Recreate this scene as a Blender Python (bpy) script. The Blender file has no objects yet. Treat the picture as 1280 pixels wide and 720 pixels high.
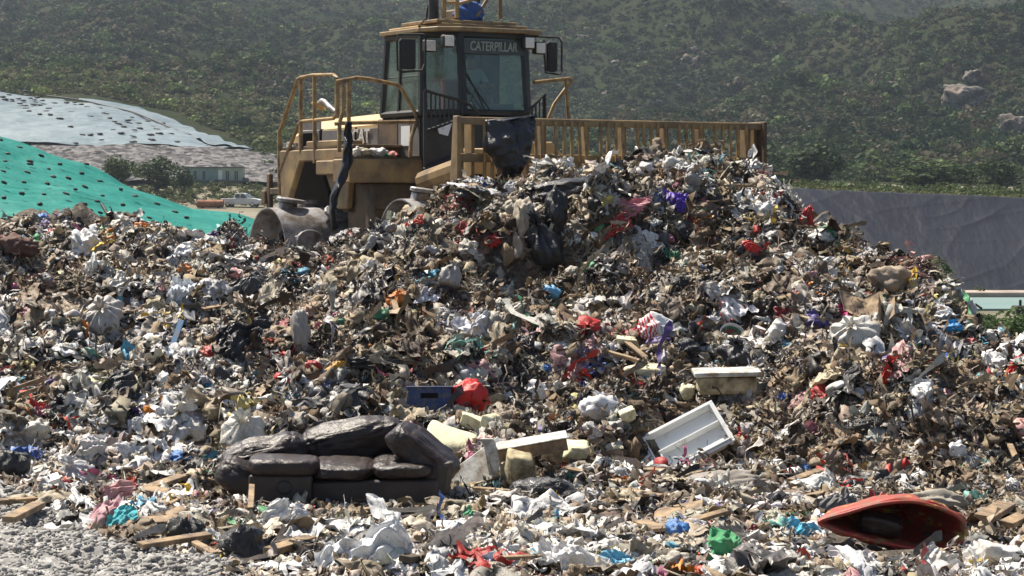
import bpy, math, random
import numpy as np
from mathutils import Vector, Matrix, Euler

random.seed(7)
RS = np.random.RandomState(11)
C = bpy.context.scene.collection
SC = bpy.context.scene

# ------------------------------------------------------------------ camera model (photo pixels 1280x720)
FPX = 2887.0
PITCH = math.atan(110 / FPX)
CP, SP = math.cos(PITCH), math.sin(PITCH)
CAMZ = 2.7


def ray(px, py):
    x = (px - 640) / FPX
    y = -(py - 360) / FPX
    return x, CP + y * SP, -SP + y * CP


def at(px, py, Y):
    a, b, c = ray(px, py)
    return Vector((a * Y / b, Y, CAMZ + c * Y / b))


def zat(py, Y):
    return at(640, py, Y).z


def proj(X, Y, Z):
    Z = Z - CAMZ
    d = Y * CP - Z * SP
    u = Y * SP + Z * CP
    return 640 + FPX * X / d, 360 - FPX * u / d


# ------------------------------------------------------------------ numpy noise helpers
def vnoise(x, y, seed, cell):
    r = np.random.RandomState(seed)
    T = r.rand(256, 256)
    gx = np.asarray(x, float) / cell + 1000.0
    gy = np.asarray(y, float) / cell + 1000.0
    ix = np.floor(gx).astype(int)
    iy = np.floor(gy).astype(int)
    fx = gx - ix
    fy = gy - iy
    fx = fx * fx * (3 - 2 * fx)
    fy = fy * fy * (3 - 2 * fy)
    a = T[ix % 256, iy % 256]
    b = T[(ix + 1) % 256, iy % 256]
    c = T[ix % 256, (iy + 1) % 256]
    d = T[(ix + 1) % 256, (iy + 1) % 256]
    return ((a * (1 - fx) + b * fx) * (1 - fy) + (c * (1 - fx) + d * fx) * fy) * 2 - 1


def tri(x):
    return 2 * np.abs(2 * (x - np.floor(x + 0.5))) - 1


def folds(P, n, freq, seed, gain=0.72, lac=1.35):
    """sum of creased triangular waves in random directions: crumpled film"""
    r = np.random.RandomState(seed)
    s = np.zeros(len(P))
    a = 1.0
    for i in range(n):
        d = r.normal(size=3)
        d /= np.linalg.norm(d)
        w = P + 0.25 * np.sin(P[:, [1, 2, 0]] * freq * 1.3 + r.rand(3) * 6)
        s += a * tri(w @ d * freq + r.rand())
        if i % 2:
            a *= gain
            freq *= lac
    return s


# ------------------------------------------------------------------ mesh helpers
def mesh_np(name, V, F, mats, parent=None, col=None, smooth=False, midx=None):
    V = np.asarray(V, np.float32)
    F = np.asarray(F, np.int32)
    me = bpy.data.meshes.new(name)
    me.vertices.add(len(V))
    me.vertices.foreach_set('co', V.ravel())
    k = F.shape[1]
    me.loops.add(F.size)
    me.loops.foreach_set('vertex_index', F.ravel())
    me.polygons.add(len(F))
    me.polygons.foreach_set('loop_start', np.arange(0, F.size, k, dtype=np.int32))
    me.polygons.foreach_set('loop_total', np.full(len(F), k, np.int32))
    if not isinstance(mats, (list, tuple)):
        mats = [mats]
    for m in mats:
        me.materials.append(m)
    if midx is not None:
        me.polygons.foreach_set('material_index', np.asarray(midx, np.int32))
    me.update(calc_edges=True)
    me.validate()
    if smooth:
        me.polygons.foreach_set('use_smooth', np.ones(len(me.polygons), bool))
    if col is not None:
        at_ = me.color_attributes.new('Col', 'FLOAT_COLOR', 'POINT')
        c4 = np.ones((len(V), 4), np.float32)
        c4[:, :col.shape[1]] = col
        at_.data.foreach_set('color', c4.ravel())
    o = bpy.data.objects.new(name, me)
    C.objects.link(o)
    o.parent = parent
    return o


class MB:
    """collects simple shapes of ONE part"""

    def __init__(s):
        s.v = []
        s.f = []

    def add(s, vs, fs, M=None):
        n = len(s.v)
        for p in vs:
            p = Vector(p)
            s.v.append(tuple(M @ p if M is not None else p))
        for f in fs:
            s.f.append(tuple(i + n for i in f))
        return s

    def box(s, x0, x1, y0, y1, z0, z1, M=None):
        return s.add([(x0, y0, z0), (x1, y0, z0), (x1, y1, z0), (x0, y1, z0), (x0, y0, z1), (x1, y0, z1), (x1, y1, z1), (x0, y1, z1)],
                     [(3, 2, 1, 0), (4, 5, 6, 7), (0, 1, 5, 4), (1, 2, 6, 5), (2, 3, 7, 6), (3, 0, 4, 7)], M)

    def tube(s, pts, r, n=8, M=None, cap=True):
        pts = [Vector(p) for p in pts]
        rings = []
        up0 = Vector((0.3, 0.5, 1)).normalized()
        vs = []
        for i, p in enumerate(pts):
            a = pts[max(i - 1, 0)]
            b = pts[min(i + 1, len(pts) - 1)]
            d = (b - a).normalized()
            up = up0 if abs(d.dot(up0)) < 0.9 else Vector((1, 0, 0))
            e1 = d.cross(up).normalized()
            e2 = d.cross(e1)
            rr = r[i] if isinstance(r, (list, tuple)) else r
            for k in range(n):
                t = 2 * math.pi * k / n
                vs.append(p + (e1 * math.cos(t) + e2 * math.sin(t)) * rr)
        fs = []
        for i in range(len(pts) - 1):
            for k in range(n):
                k2 = (k + 1) % n
                fs.append((i * n + k, i * n + k2, (i + 1) * n + k2, (i + 1) * n + k))
        if cap:
            fs.append(tuple(range(n - 1, -1, -1)))
            fs.append(tuple((len(pts) - 1) * n + k for k in range(n)))
        return s.add(vs, fs, M)

    def lathe(s, prof, n=40, axis='x', M=None):
        vs = []
        for (a, r) in prof:
            for k in range(n):
                t = 2 * math.pi * k / n
                c, d = r * math.cos(t), r * math.sin(t)
                vs.append((a, c, d) if axis == 'x' else ((c, a, d) if axis == 'y' else (c, d, a)))
        fs = []
        for i in range(len(prof) - 1):
            for k in range(n):
                k2 = (k + 1) % n
                fs.append((i * n + k, i * n + k2, (i + 1) * n + k2, (i + 1) * n + k))
        return s.add(vs, fs, M)

    def prism(s, poly, e0, e1, plane='yz', M=None):
        """polygon extruded along the third axis"""
        def P(a, b, e):
            return {'yz': (e, a, b), 'xz': (a, e, b), 'xy': (a, b, e)}[plane]
        n = len(poly)
        vs = [P(a, b, e0) for a, b in poly] + [P(a, b, e1) for a, b in poly]
        fs = [tuple(range(n)), tuple(range(2 * n - 1, n - 1, -1))]
        for i in range(n):
            j = (i + 1) % n
            fs.append((i, j, n + j, n + i))
        return s.add(vs, fs, M)

    def build(s, name, mat, parent=None, bevel=0, smooth=False, seg=1):
        me = bpy.data.meshes.new(name)
        me.from_pydata(s.v, [], s.f)
        me.materials.append(mat)
        o = bpy.data.objects.new(name, me)
        C.objects.link(o)
        o.parent = parent
        import bmesh
        bm = bmesh.new()
        bm.from_mesh(me)
        bmesh.ops.recalc_face_normals(bm, faces=bm.faces)
        bm.to_mesh(me)
        bm.free()
        if bevel:
            m = o.modifiers.new('b', 'BEVEL')
            m.width = bevel
            m.segments = seg
            m.limit_method = 'ANGLE'
        if smooth:
            for p in me.polygons:
                p.use_smooth = True
            m = o.modifiers.new('n', 'EDGE_SPLIT')
            m.split_angle = math.radians(40)
        return o


def tag(o, label=None, cat=None, group=None, kind=None):
    if label:
        o['label'] = label
    if cat:
        o['category'] = cat
    if group:
        o['group'] = group
    if kind:
        o['kind'] = kind
    return o


def empty(name, loc, rz=0):
    o = bpy.data.objects.new(name, None)
    C.objects.link(o)
    o.location = loc
    o.rotation_euler = (0, 0, rz)
    o.empty_display_size = 0.1
    return o


# ------------------------------------------------------------------ materials
def newmat(name):
    m = bpy.data.materials.new(name)
    m.use_nodes = True
    nt = m.node_tree
    b = nt.nodes['Principled BSDF']
    return m, nt, b


def nd(nt, t, **kw):
    n = nt.nodes.new(t)
    for k, v in kw.items():
        setattr(n, k, v)
    return n


def noise(nt, scale, detail=5, rough=0.6, coord='Object', stretch=None):
    tc = nd(nt, 'ShaderNodeTexCoord')
    n = nd(nt, 'ShaderNodeTexNoise')
    n.inputs['Scale'].default_value = scale
    n.inputs['Detail'].default_value = detail
    n.inputs['Roughness'].default_value = rough
    if stretch:
        mp = nd(nt, 'ShaderNodeMapping')
        mp.inputs['Scale'].default_value = stretch
        nt.links.new(tc.outputs[coord], mp.inputs[0])
        nt.links.new(mp.outputs[0], n.inputs['Vector'])
    else:
        nt.links.new(tc.outputs[coord], n.inputs['Vector'])
    return n.outputs['Fac']


def ramp(nt, fac, stops):
    r = nd(nt, 'ShaderNodeValToRGB')
    els = r.color_ramp.elements
    while len(els) < len(stops):
        els.new(0.5)
    for e, (p, c) in zip(els, stops):
        e.position = p
        e.color = (*c, 1) if len(c) == 3 else c
    nt.links.new(fac, r.inputs[0])
    return r.outputs[0]


def mixc(nt, fac, a, b, mode='MIX'):
    m = nd(nt, 'ShaderNodeMix', data_type='RGBA', blend_type=mode)
    for i, v in ((0, fac), (6, a), (7, b)):
        if isinstance(v, (int, float)):
            m.inputs[i].default_value = v
        elif isinstance(v, tuple):
            m.inputs[i].default_value = (*v, 1)
        else:
            nt.links.new(v, m.inputs[i])
    return m.outputs[2]


def bump(nt, b, h, strength=0.3, dist=0.02):
    n = nd(nt, 'ShaderNodeBump')
    n.inputs['Strength'].default_value = strength
    n.inputs['Distance'].default_value = dist
    nt.links.new(h, n.inputs['Height'])
    nt.links.new(n.outputs[0], b.inputs['Normal'])


def dirty(name, base, dirt=(0.09, 0.065, 0.045), amt=(0.45, 0.65), scale=3.0, rough=0.6, metal=0.0, bmp=0.2, bs=20, second=None, bdist=0.01):
    m, nt, b = newmat(name)
    n = noise(nt, scale, 7, 0.65)
    f = ramp(nt, n, [(amt[0], (0, 0, 0)), (amt[1], (1, 1, 1))])
    src = base
    if second:
        n2 = noise(nt, scale * 0.4, 4, 0.6, stretch=(1, 1.3, 0.8))
        src = mixc(nt, ramp(nt, n2, [(0.42, (0, 0, 0)), (0.6, (1, 1, 1))]), base, second)
    c = mixc(nt, f, src, dirt)
    nt.links.new(c, b.inputs['Base Color'])
    b.inputs['Roughness'].default_value = rough
    b.inputs['Metallic'].default_value = metal
    if bmp:
        bump(nt, b, noise(nt, bs, 5, 0.6), bmp, bdist)
    return m


def plastic(name, rough=0.42, dirtamt=0.45, trans=0.0, bs=28, bstr=0.5):
    """film / bag material: colour from the object's own colour"""
    m, nt, b = newmat(name)
    oi = nd(nt, 'ShaderNodeObjectInfo')
    tc = nd(nt, 'ShaderNodeTexCoord')
    off = nd(nt, 'ShaderNodeVectorMath', operation='ADD')
    rnd = nd(nt, 'ShaderNodeVectorMath', operation='SCALE')
    cmb = nd(nt, 'ShaderNodeCombineXYZ')
    nt.links.new(oi.outputs['Random'], cmb.inputs[0])
    nt.links.new(oi.outputs['Random'], cmb.inputs[1])
    nt.links.new(cmb.outputs[0], rnd.inputs[0])
    rnd.inputs['Scale'].default_value = 37
    nt.links.new(tc.outputs['Object'], off.inputs[0])
    nt.links.new(rnd.outputs[0], off.inputs[1])
    n = nd(nt, 'ShaderNodeTexNoise')
    n.inputs['Scale'].default_value = 5
    n.inputs['Detail'].default_value = 7
    n.inputs['Roughness'].default_value = 0.68
    nt.links.new(off.outputs[0], n.inputs['Vector'])
    f = ramp(nt, n.outputs['Fac'], [(0.47, (0, 0, 0)), (0.72, (dirtamt * 1.6,) * 3)])
    c = mixc(nt, f, oi.outputs['Color'], (0.13, 0.10, 0.07))
    n3 = nd(nt, 'ShaderNodeTexNoise')
    n3.inputs['Scale'].default_value = 42
    n3.inputs['Detail'].default_value = 2
    nt.links.new(off.outputs[0], n3.inputs['Vector'])
    c = mixc(nt, ramp(nt, n3.outputs['Fac'], [(0.66, (0, 0, 0)), (0.72, (0.7,) * 3)]), c, (0.06, 0.045, 0.03))
    nt.links.new(c, b.inputs['Base Color'])
    b.inputs['Roughness'].default_value = rough
    n2 = nd(nt, 'ShaderNodeTexNoise')
    n2.inputs['Scale'].default_value = bs
    n2.inputs['Detail'].default_value = 4
    n2.inputs['Distortion'].default_value = 1.5
    nt.links.new(off.outputs[0], n2.inputs['Vector'])
    bump(nt, b, n2.outputs['Fac'], bstr, 0.012)
    if trans:
        tr = nd(nt, 'ShaderNodeBsdfTranslucent')
        nt.links.new(c, tr.inputs[0])
        mx = nd(nt, 'ShaderNodeMixShader')
        mx.inputs[0].default_value = trans
        out = nt.nodes['Material Output']
        nt.links.new(b.outputs[0], mx.inputs[1])
        nt.links.new(tr.outputs[0], mx.inputs[2])
        nt.links.new(mx.outputs[0], out.inputs[0])
    return m


def colmat(name, rough=0.75, gloss=True, trans=0.0, nscale=18.0, bstr=0.35, namt=0.55, dirt=(0.085, 0.058, 0.036)):
    m, nt, b = newmat(name)
    b.inputs['Specular IOR Level'].default_value = 0.4 if gloss else 0.08
    a = nd(nt, 'ShaderNodeAttribute', attribute_name='Col')
    n = noise(nt, nscale, 6, 0.7)
    f = ramp(nt, n, [(0.42, (0, 0, 0)), (0.72, (namt,) * 3)])
    c = mixc(nt, f, a.outputs['Color'], dirt)
    nt.links.new(c, b.inputs['Base Color'])
    b.inputs['Roughness'].default_value = rough
    if gloss:
        mr = nd(nt, 'ShaderNodeMapRange')
        nt.links.new(a.outputs['Alpha'], mr.inputs[0])
        mr.inputs[3].default_value = 0.85
        mr.inputs[4].default_value = 0.3
        nt.links.new(mr.outputs[0], b.inputs['Roughness'])
    if bstr:
        bump(nt, b, noise(nt, nscale * 2.5, 4, 0.6), bstr, 0.012)
    if trans:
        tr = nd(nt, 'ShaderNodeBsdfTranslucent')
        nt.links.new(c, tr.inputs[0])
        mx = nd(nt, 'ShaderNodeMixShader')
        mx.inputs[0].default_value = trans
        nt.links.new(b.outputs[0], mx.inputs[1])
        nt.links.new(tr.outputs[0], mx.inputs[2])
        nt.links.new(mx.outputs[0], nt.nodes['Material Output'].inputs[0])
    return m


M = {}
M['bag'] = plastic('bag_film', 0.42, 0.4, 0.12)
M['blackbag'] = plastic('black_film', 0.30, 0.06, 0.0, 30, 0.9)
M['cloth'] = plastic('woven_cloth', 0.85, 0.4, 0.08, 60, 0.4)
M['foam'] = plastic('foam_board', 0.9, 0.45, 0.0, 45, 0.8)
M['hardplastic'] = plastic('hard_plastic', 0.45, 0.35, 0.0, 12, 0.08)
M['wood'] = dirty('raw_wood', (0.36, 0.25, 0.14), (0.12, 0.085, 0.055), (0.36, 0.66), 9, 0.8, bs=30, second=(0.30, 0.20, 0.12))
M['card'] = dirty('brown_card', (0.36, 0.26, 0.16), (0.14, 0.10, 0.07), (0.45, 0.7), 6, 0.9, bs=12, second=(0.28, 0.2, 0.13))
M['paint'] = dirty('yellow_paint', (0.36, 0.25, 0.11), (0.15, 0.105, 0.065), (0.38, 0.64), 2.6, 0.6, bs=25, second=(0.24, 0.155, 0.07))
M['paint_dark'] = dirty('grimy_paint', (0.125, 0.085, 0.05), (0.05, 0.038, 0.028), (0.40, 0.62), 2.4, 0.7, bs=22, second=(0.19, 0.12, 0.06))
M['paint_clean'] = dirty('cream_paint', (0.52, 0.37, 0.17), (0.2, 0.13, 0.07), (0.5, 0.75), 2.2, 0.5, bs=18)
M['rail'] = dirty('rail_paint', (0.38, 0.25, 0.10), (0.17, 0.11, 0.06), (0.42, 0.62), 6, 0.55, bs=30)
M['grey_panel'] = dirty('grey_panel', (0.15, 0.14, 0.135), (0.10, 0.075, 0.05), (0.45, 0.7), 2.5, 0.55, bs=20)
M['black_panel'] = dirty('black_panel', (0.018, 0.018, 0.02), (0.05, 0.042, 0.034), (0.45, 0.75), 3, 0.45, bs=20)
M['void'] = dirty('recess_shade', (0.010, 0.009, 0.008), (0.016, 0.013, 0.011), (0.4, 0.7), 3, 0.9, bs=20)  # near-black colour painted in for the shade of openings, recesses and gaps
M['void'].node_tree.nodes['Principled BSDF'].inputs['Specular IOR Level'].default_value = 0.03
M['steel'] = dirty('worn_steel', (0.36, 0.35, 0.36), (0.13, 0.10, 0.075), (0.42, 0.64), 4.5, 0.5, 0.3, 0.25, 24, second=(0.33, 0.325, 0.33))
M['steel_dark'] = dirty('shaded_steel', (0.12, 0.11, 0.105), (0.08, 0.065, 0.055), (0.42, 0.7), 4, 0.7, 0.2, 0.3, 24)
M['rubber'] = dirty('rubber', (0.02, 0.02, 0.02), (0.06, 0.05, 0.04), (0.5, 0.8), 5, 0.7)
M['lamp'] = dirty('lamp_lens', (0.75, 0.75, 0.72), (0.45, 0.42, 0.36), (0.5, 0.8), 9, 0.25)
M['white'] = dirty('white_enamel', (0.72, 0.73, 0.72), (0.30, 0.27, 0.22), (0.56, 0.78), 7, 0.4, bs=30, bmp=0.1)
M['cream'] = dirty('cream_foam', (0.66, 0.62, 0.42), (0.26, 0.20, 0.12), (0.5, 0.72), 6, 0.95, bs=30, bmp=0.7)
M['foamold'] = dirty('mouldy_foam', (0.52, 0.45, 0.28), (0.12, 0.085, 0.05), (0.38, 0.62), 5, 0.95, bs=28, bmp=0.8)
M['letter'] = dirty('lettering', (0.30, 0.36, 0.33), (0.18, 0.2, 0.18), (0.5, 0.8), 6, 0.6, bmp=0)
M['letter_w'] = dirty('pale_lettering', (0.62, 0.60, 0.54), (0.3, 0.25, 0.2), (0.5, 0.8), 6, 0.6, bmp=0)
M['skin'] = dirty('skin', (0.28, 0.16, 0.11), (0.22, 0.12, 0.08), (0.4, 0.8), 12, 0.6, bmp=0)
M['shirt'] = dirty('shirt', (0.34, 0.52, 0.54), (0.28, 0.42, 0.44), (0.4, 0.8), 12, 0.9, bmp=0)
M['hair'] = dirty('hair', (0.012, 0.01, 0.009), (0.02, 0.016, 0.014), (0.4, 0.8), 12, 0.7, bmp=0)
M['redcloth'] = dirty('red_cloth', (0.35, 0.03, 0.02), (0.2, 0.03, 0.02), (0.4, 0.8), 12, 0.9)
M['bluecloth'] = dirty('blue_cloth', (0.06, 0.13, 0.36), (0.03, 0.06, 0.15), (0.4, 0.8), 7, 0.7, bs=12, bmp=0.5)
M['bark'] = dirty('bark', (0.10, 0.075, 0.05), (0.05, 0.04, 0.03), (0.4, 0.7), 8, 0.95)


def leather():
    m, nt, b = newmat('brown_leather')
    n = noise(nt, 5, 7, 0.65)
    c = mixc(nt, ramp(nt, n, [(0.40, (0, 0, 0)), (0.62, (1, 1, 1))]), (0.014, 0.008, 0.0075), (0.032, 0.020, 0.017))
    n2 = noise(nt, 2.2, 6, 0.7)
    c = mixc(nt, ramp(nt, n2, [(0.60, (0, 0, 0)), (0.78, (0.5, 0.5, 0.5))]), c, (0.13, 0.10, 0.08))
    nt.links.new(c, b.inputs['Base Color'])
    b.inputs['Roughness'].default_value = 0.44
    bump(nt, b, noise(nt, 17, 5, 0.6, stretch=(0.8, 1.0, 1.15)), 0.6, 0.03)
    return m


M['leather'] = leather()
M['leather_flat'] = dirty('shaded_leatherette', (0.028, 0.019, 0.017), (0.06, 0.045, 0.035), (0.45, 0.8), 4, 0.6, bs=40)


def glassmat():
    m, nt, b = newmat('tinted_glass')
    nt.nodes.remove(b)
    tr = nd(nt, 'ShaderNodeBsdfTransparent')
    tr.inputs[0].default_value = (0.84, 0.90, 0.87, 1)
    gl = nd(nt, 'ShaderNodeBsdfGlossy')
    gl.inputs['Color'].default_value = (0.42, 0.48, 0.44, 1)
    gl.inputs['Roughness'].default_value = 0.08
    df = nd(nt, 'ShaderNodeBsdfDiffuse')
    df.inputs[0].default_value = (0.42, 0.46, 0.44, 1)
    m1 = nd(nt, 'ShaderNodeMixShader')
    n = noise(nt, 2.0, 5, 0.7)
    r = ramp(nt, n, [(0.3, (0.03,) * 3), (0.75, (0.13,) * 3)])
    nt.links.new(r, m1.inputs[0])
    nt.links.new(tr.outputs[0], m1.inputs[1])
    nt.links.new(df.outputs[0], m1.inputs[2])
    m2 = nd(nt, 'ShaderNodeMixShader')
    m2.inputs[0].default_value = 0.10
    nt.links.new(m1.outputs[0], m2.inputs[1])
    nt.links.new(gl.outputs[0], m2.inputs[2])
    nt.links.new(m2.outputs[0], nt.nodes['Material Output'].inputs[0])
    return m


M['glass'] = glassmat()
M['litter'] = colmat('loose_litter', trans=0.06, nscale=24, namt=0.6, bstr=0.5)
M['foliage'] = colmat('foliage', rough=0.65, gloss=False, trans=0.25, nscale=2.0, bstr=0, namt=0.25, dirt=(0.03, 0.04, 0.015))


def heapmat():
    m, nt, b = newmat('compacted_waste')
    n = noise(nt, 9, 9, 0.75)
    c = ramp(nt, n, [(0.30, (0.018, 0.014, 0.011)), (0.45, (0.07, 0.055, 0.04)), (0.58, (0.17, 0.14, 0.11)), (0.68, (0.3, 0.28, 0.25)), (0.8, (0.06, 0.05, 0.04))])
    nt.links.new(c, b.inputs['Base Color'])
    b.inputs['Roughness'].default_value = 0.9
    bump(nt, b, noise(nt, 14, 8, 0.7), 0.9, 0.08)
    return m


M['heap'] = heapmat()


def groundmat():
    m, nt, b = newmat('dry_ground')
    n = noise(nt, 0.05, 8, 0.65)
    c = ramp(nt, n, [(0.35, (0.10, 0.10, 0.055)), (0.5, (0.16, 0.135, 0.09)), (0.65, (0.24, 0.21, 0.16))])
    n2 = noise(nt, 1.3, 6, 0.7)
    c = mixc(nt, ramp(nt, n2, [(0.4, (0, 0, 0)), (0.7, (0.6,) * 3)]), c, (0.06, 0.065, 0.03))
    nt.links.new(c, b.inputs['Base Color'])
    b.inputs['Roughness'].default_value = 0.95
    return m


M['ground'] = groundmat()


def hillmat():
    m, nt, b = newmat('hill_scrub_ground')
    n = noise(nt, 0.02, 9, 0.68)
    c = ramp(nt, n, [(0.32, (0.014, 0.022, 0.010)), (0.48, (0.024, 0.031, 0.014)), (0.62, (0.042, 0.040, 0.023)), (0.74, (0.08, 0.062, 0.042))])
    n2 = noise(nt, 0.35, 6, 0.7)
    c = mixc(nt, ramp(nt, n2, [(0.42, (0, 0, 0)), (0.62, (0.8,) * 3)]), c, (0.03, 0.04, 0.018))
    nt.links.new(c, b.inputs['Base Color'])
    b.inputs['Specular IOR Level'].default_value = 0.03
    b.inputs['Roughness'].default_value = 0.95
    bump(nt, b, noise(nt, 0.3, 6, 0.7), 0.8, 2.0)
    return m


M['hill'] = hillmat()


def gravelmat(name, lo, hi, scale):
    m, nt, b = newmat(name)
    tc = nd(nt, 'ShaderNodeTexCoord')
    v = nd(nt, 'ShaderNodeTexVoronoi')
    v.inputs['Scale'].default_value = scale
    nt.links.new(tc.outputs['Object'], v.inputs['Vector'])
    sep = nd(nt, 'ShaderNodeSeparateColor')
    nt.links.new(v.outputs['Color'], sep.inputs[0])
    n = noise(nt, scale * 0.5, 8, 0.7)
    f = nd(nt, 'ShaderNodeMath', operation='MULTIPLY_ADD')
    nt.links.new(sep.outputs[0], f.inputs[0])
    f.inputs[1].default_value = 0.5
    nt.links.new(n, f.inputs[2])
    c = ramp(nt, f.outputs[0], [(0.45, lo), (0.72, tuple(0.35 * a_ + 0.4 * b_ for a_, b_ in zip(lo, hi))), (0.98, hi)])
    nt.links.new(c, b.inputs['Base Color'])
    b.inputs['Roughness'].default_value = 0.95
    b.inputs['Specular IOR Level'].default_value = 0.1
    bump(nt, b, n, 0.8, 0.5 / scale)
    return m


M['ash'] = gravelmat('ash_gravel', (0.20, 0.195, 0.185), (0.42, 0.41, 0.395), 26)
M['bank'] = gravelmat('bank_rubble', (0.03, 0.03, 0.031), (0.19, 0.18, 0.18), 1.3)
M['rock'] = dirty('granite', (0.17, 0.13, 0.10), (0.03, 0.03, 0.026), (0.42, 0.56), 2.2, 0.95, bmp=0.7, bs=0.9, bdist=0.5, second=(0.24, 0.22, 0.20))


def tarpmat(name, a, b_, sc, rough=0.55, bs=0.6, bd=0.3, stretch=(1, 1, 1)):
    m, nt, b = newmat(name)
    n = noise(nt, sc, 6, 0.6)
    c = mixc(nt, ramp(nt, n, [(0.35, (0, 0, 0)), (0.68, (1, 1, 1))]), a, b_)
    nt.links.new(c, b.inputs['Base Color'])
    b.inputs['Roughness'].default_value = rough
    b.inputs['Specular IOR Level'].default_value = 0.15
    bump(nt, b, noise(nt, bs, 4, 0.55, stretch=stretch), 0.6, bd)
    return m


M['green_tarp'] = tarpmat('green_tarp', (0.004, 0.145, 0.115), (0.008, 0.185, 0.15), 0.5, bs=1.5, bd=0.35, stretch=(0.6, 1.4, 1.4))
M['grey_tarp'] = tarpmat('pale_tarp', (0.115, 0.155, 0.175), (0.18, 0.22, 0.24), 0.06, bs=0.5, bd=1.1, stretch=(0.7, 1.3, 1.3))
M['liner'] = tarpmat('grey_liner', (0.012, 0.0145, 0.022), (0.017, 0.020, 0.030), 0.08, bs=0.35, bd=0.5, stretch=(1, 0.4, 0.4))
M['water'] = tarpmat('pond_water', (0.17, 0.25, 0.23), (0.22, 0.30, 0.28), 0.1, rough=0.35, bs=2, bd=0.02)

# ------------------------------------------------------------------ column table surfaces
def column_surface(cols, Ygrid, pxs_out):
    """cols: {px: [(Y, z)...]}; linear in Y, then linear across px; returns z[ix, iy]"""
    keys = sorted(cols)
    A = np.array([np.interp(Ygrid, [a for a, _ in cols[k]], [b for _, b in cols[k]]) for k in keys])
    return keys, A


def smooth1(A, k, axis):
    if k < 1:
        return A
    w = np.hanning(2 * k + 3)[1:-1]
    w /= w.sum()
    pad = [(0, 0)] * A.ndim
    pad[axis] = (k, k)
    B = np.pad(A, pad, mode='edge')
    return np.apply_along_axis(lambda v: np.convolve(v, w, 'valid'), axis, B)


# heap: for each photo column, where its surface lies (distance, picture height)
HC = {
    -260: [(22, 604), (26, 510), (30, 410), (35, 325), (42, 268)],
    0: [(22, 604), (26, 500), (30, 400), (35, 320), (42, 264)],
    150: [(22, 606), (26, 500), (30, 400), (35, 325), (41, 271)],
    300: [(21.5, 614), (26, 490), (30, 400), (34, 335), (36.3, 303)],
    400: [(20.8, 630), (24, 548), (27, 470), (30, 395), (33, 335), (35.2, 309)],
    450: [(20.8, 628), (24, 545), (27, 460), (30, 380), (32.5, 324), (34.4, 299)],
    500: [(20.8, 626), (24, 540), (26, 480), (28, 424), (30, 368), (32, 316), (33.7, 281)],
    560: [(20.8, 626), (24, 545), (26, 485), (28, 425), (30, 352), (31.5, 298), (32.7, 253)],
    600: [(20.8, 626), (24, 545), (26, 488), (28, 430), (29.6, 385), (30.8, 310), (31.4, 270), (32.3, 236)],
    640: [(20.8, 626), (24, 545), (26, 490), (28, 435), (29.6, 392), (30.6, 335), (31.1, 280), (31.8, 243), (32.6, 216)],
    690: [(20.8, 626), (24, 550), (26, 488), (28, 432), (29.4, 392), (30.3, 335), (30.8, 280), (31.8, 228), (32.9, 202)],
    740: [(20.8, 626), (24, 552), (26, 490), (28, 430), (29.4, 385), (30.4, 325), (31.2, 262), (32.2, 228), (33.4, 210)],
    800: [(20.8, 626), (24, 560), (26, 500), (28, 425), (29.6, 370), (30.8, 306), (31.6, 258), (32.6, 224), (34, 207)],
    900: [(21.5, 612), (24, 560), (26, 490), (28, 425), (30, 350), (31.6, 288), (33.2, 238), (34.8, 208)],
    945: [(21.5, 612), (24, 556), (26, 486), (28, 420), (30, 348), (31.8, 285), (33.4, 240), (35.0, 214)],
    975: [(21.5, 612), (24, 548), (25.5, 480), (28, 415), (30, 348), (31.8, 290), (33.4, 255), (34.6, 236)],
    1010: [(21.6, 608), (23.6, 540), (24.6, 472), (26, 440), (28, 405), (30, 350), (32, 300), (34, 262)],
    1050: [(21.8, 604), (23, 556), (24, 492), (24.8, 444), (26, 430), (28, 400), (30, 350), (32, 306), (33, 285)],
    1100: [(21.8, 604), (23, 558), (24, 495), (24.9, 442), (26, 428), (28, 400), (30, 356), (32, 315)],
    1150: [(21.8, 604), (23, 560), (24, 500), (25, 444), (26, 428), (28, 402), (30, 362), (31, 343)],
    1190: [(21.8, 604), (23.2, 555), (24.6, 490), (26, 440), (27, 424), (28.6, 395), (30, 370)],
    1210: [(21.8, 604), (23.5, 545), (25, 484), (26, 450), (27, 430), (28, 414), (29, 398)],
    1240: [(21.8, 604), (24, 545), (25.5, 488), (27, 440), (28.5, 412)],
    1280: [(21.8, 604), (24, 550), (26, 488), (28, 438)],
    1340: [(21.8, 604), (24, 556), (26, 510), (27.5, 478)],
    1480: [(21.8, 604), (24, 570), (26, 552)],
    1700: [(21.8, 606), (24, 585), (26, 580)],
}
YG = np.arange(15.0, 60.01, 0.1)
cz = {}
for k, L in HC.items():
    pts = [(15.0, 0.0), (L[0][0] - 1.5, max(0.0, zat(L[0][1], L[0][0])) * 0.5)]
    pts += [(Y, zat(py + (9 if i_ >= len(L) - 2 else 3), Y)) for i_, (Y, py) in enumerate(L)]
    Yc, zc = pts[-1]
    base = 1.1 if k < 960 else (1.1 - 4.4 * min(1, (k - 960) / 200))
    run = max(0.8, abs(zc - base) * 0.75)
    pts += [(Yc + 0.35, zc - 0.03), (Yc + 0.35 + run, base)]
    if k >= 960:
        pts += [(60, base)]
    else:
        pts += [(60, 1.1)]
    pts = [(a, b) for a, b in pts]
    pts.sort()
    cz[k] = pts
KEYS, HA = column_surface(cz, YG, None)
KEYS = np.array(KEYS, float)
PXG = np.arange(-260, 1701, 8.0)
HZ = np.array([[0.0]])
HZ = np.stack([np.interp(PXG, KEYS, HA[:, j]) for j in range(len(YG))], 1)
HZ = smooth1(smooth1(HZ, 2, 1), 3, 0)


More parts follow.
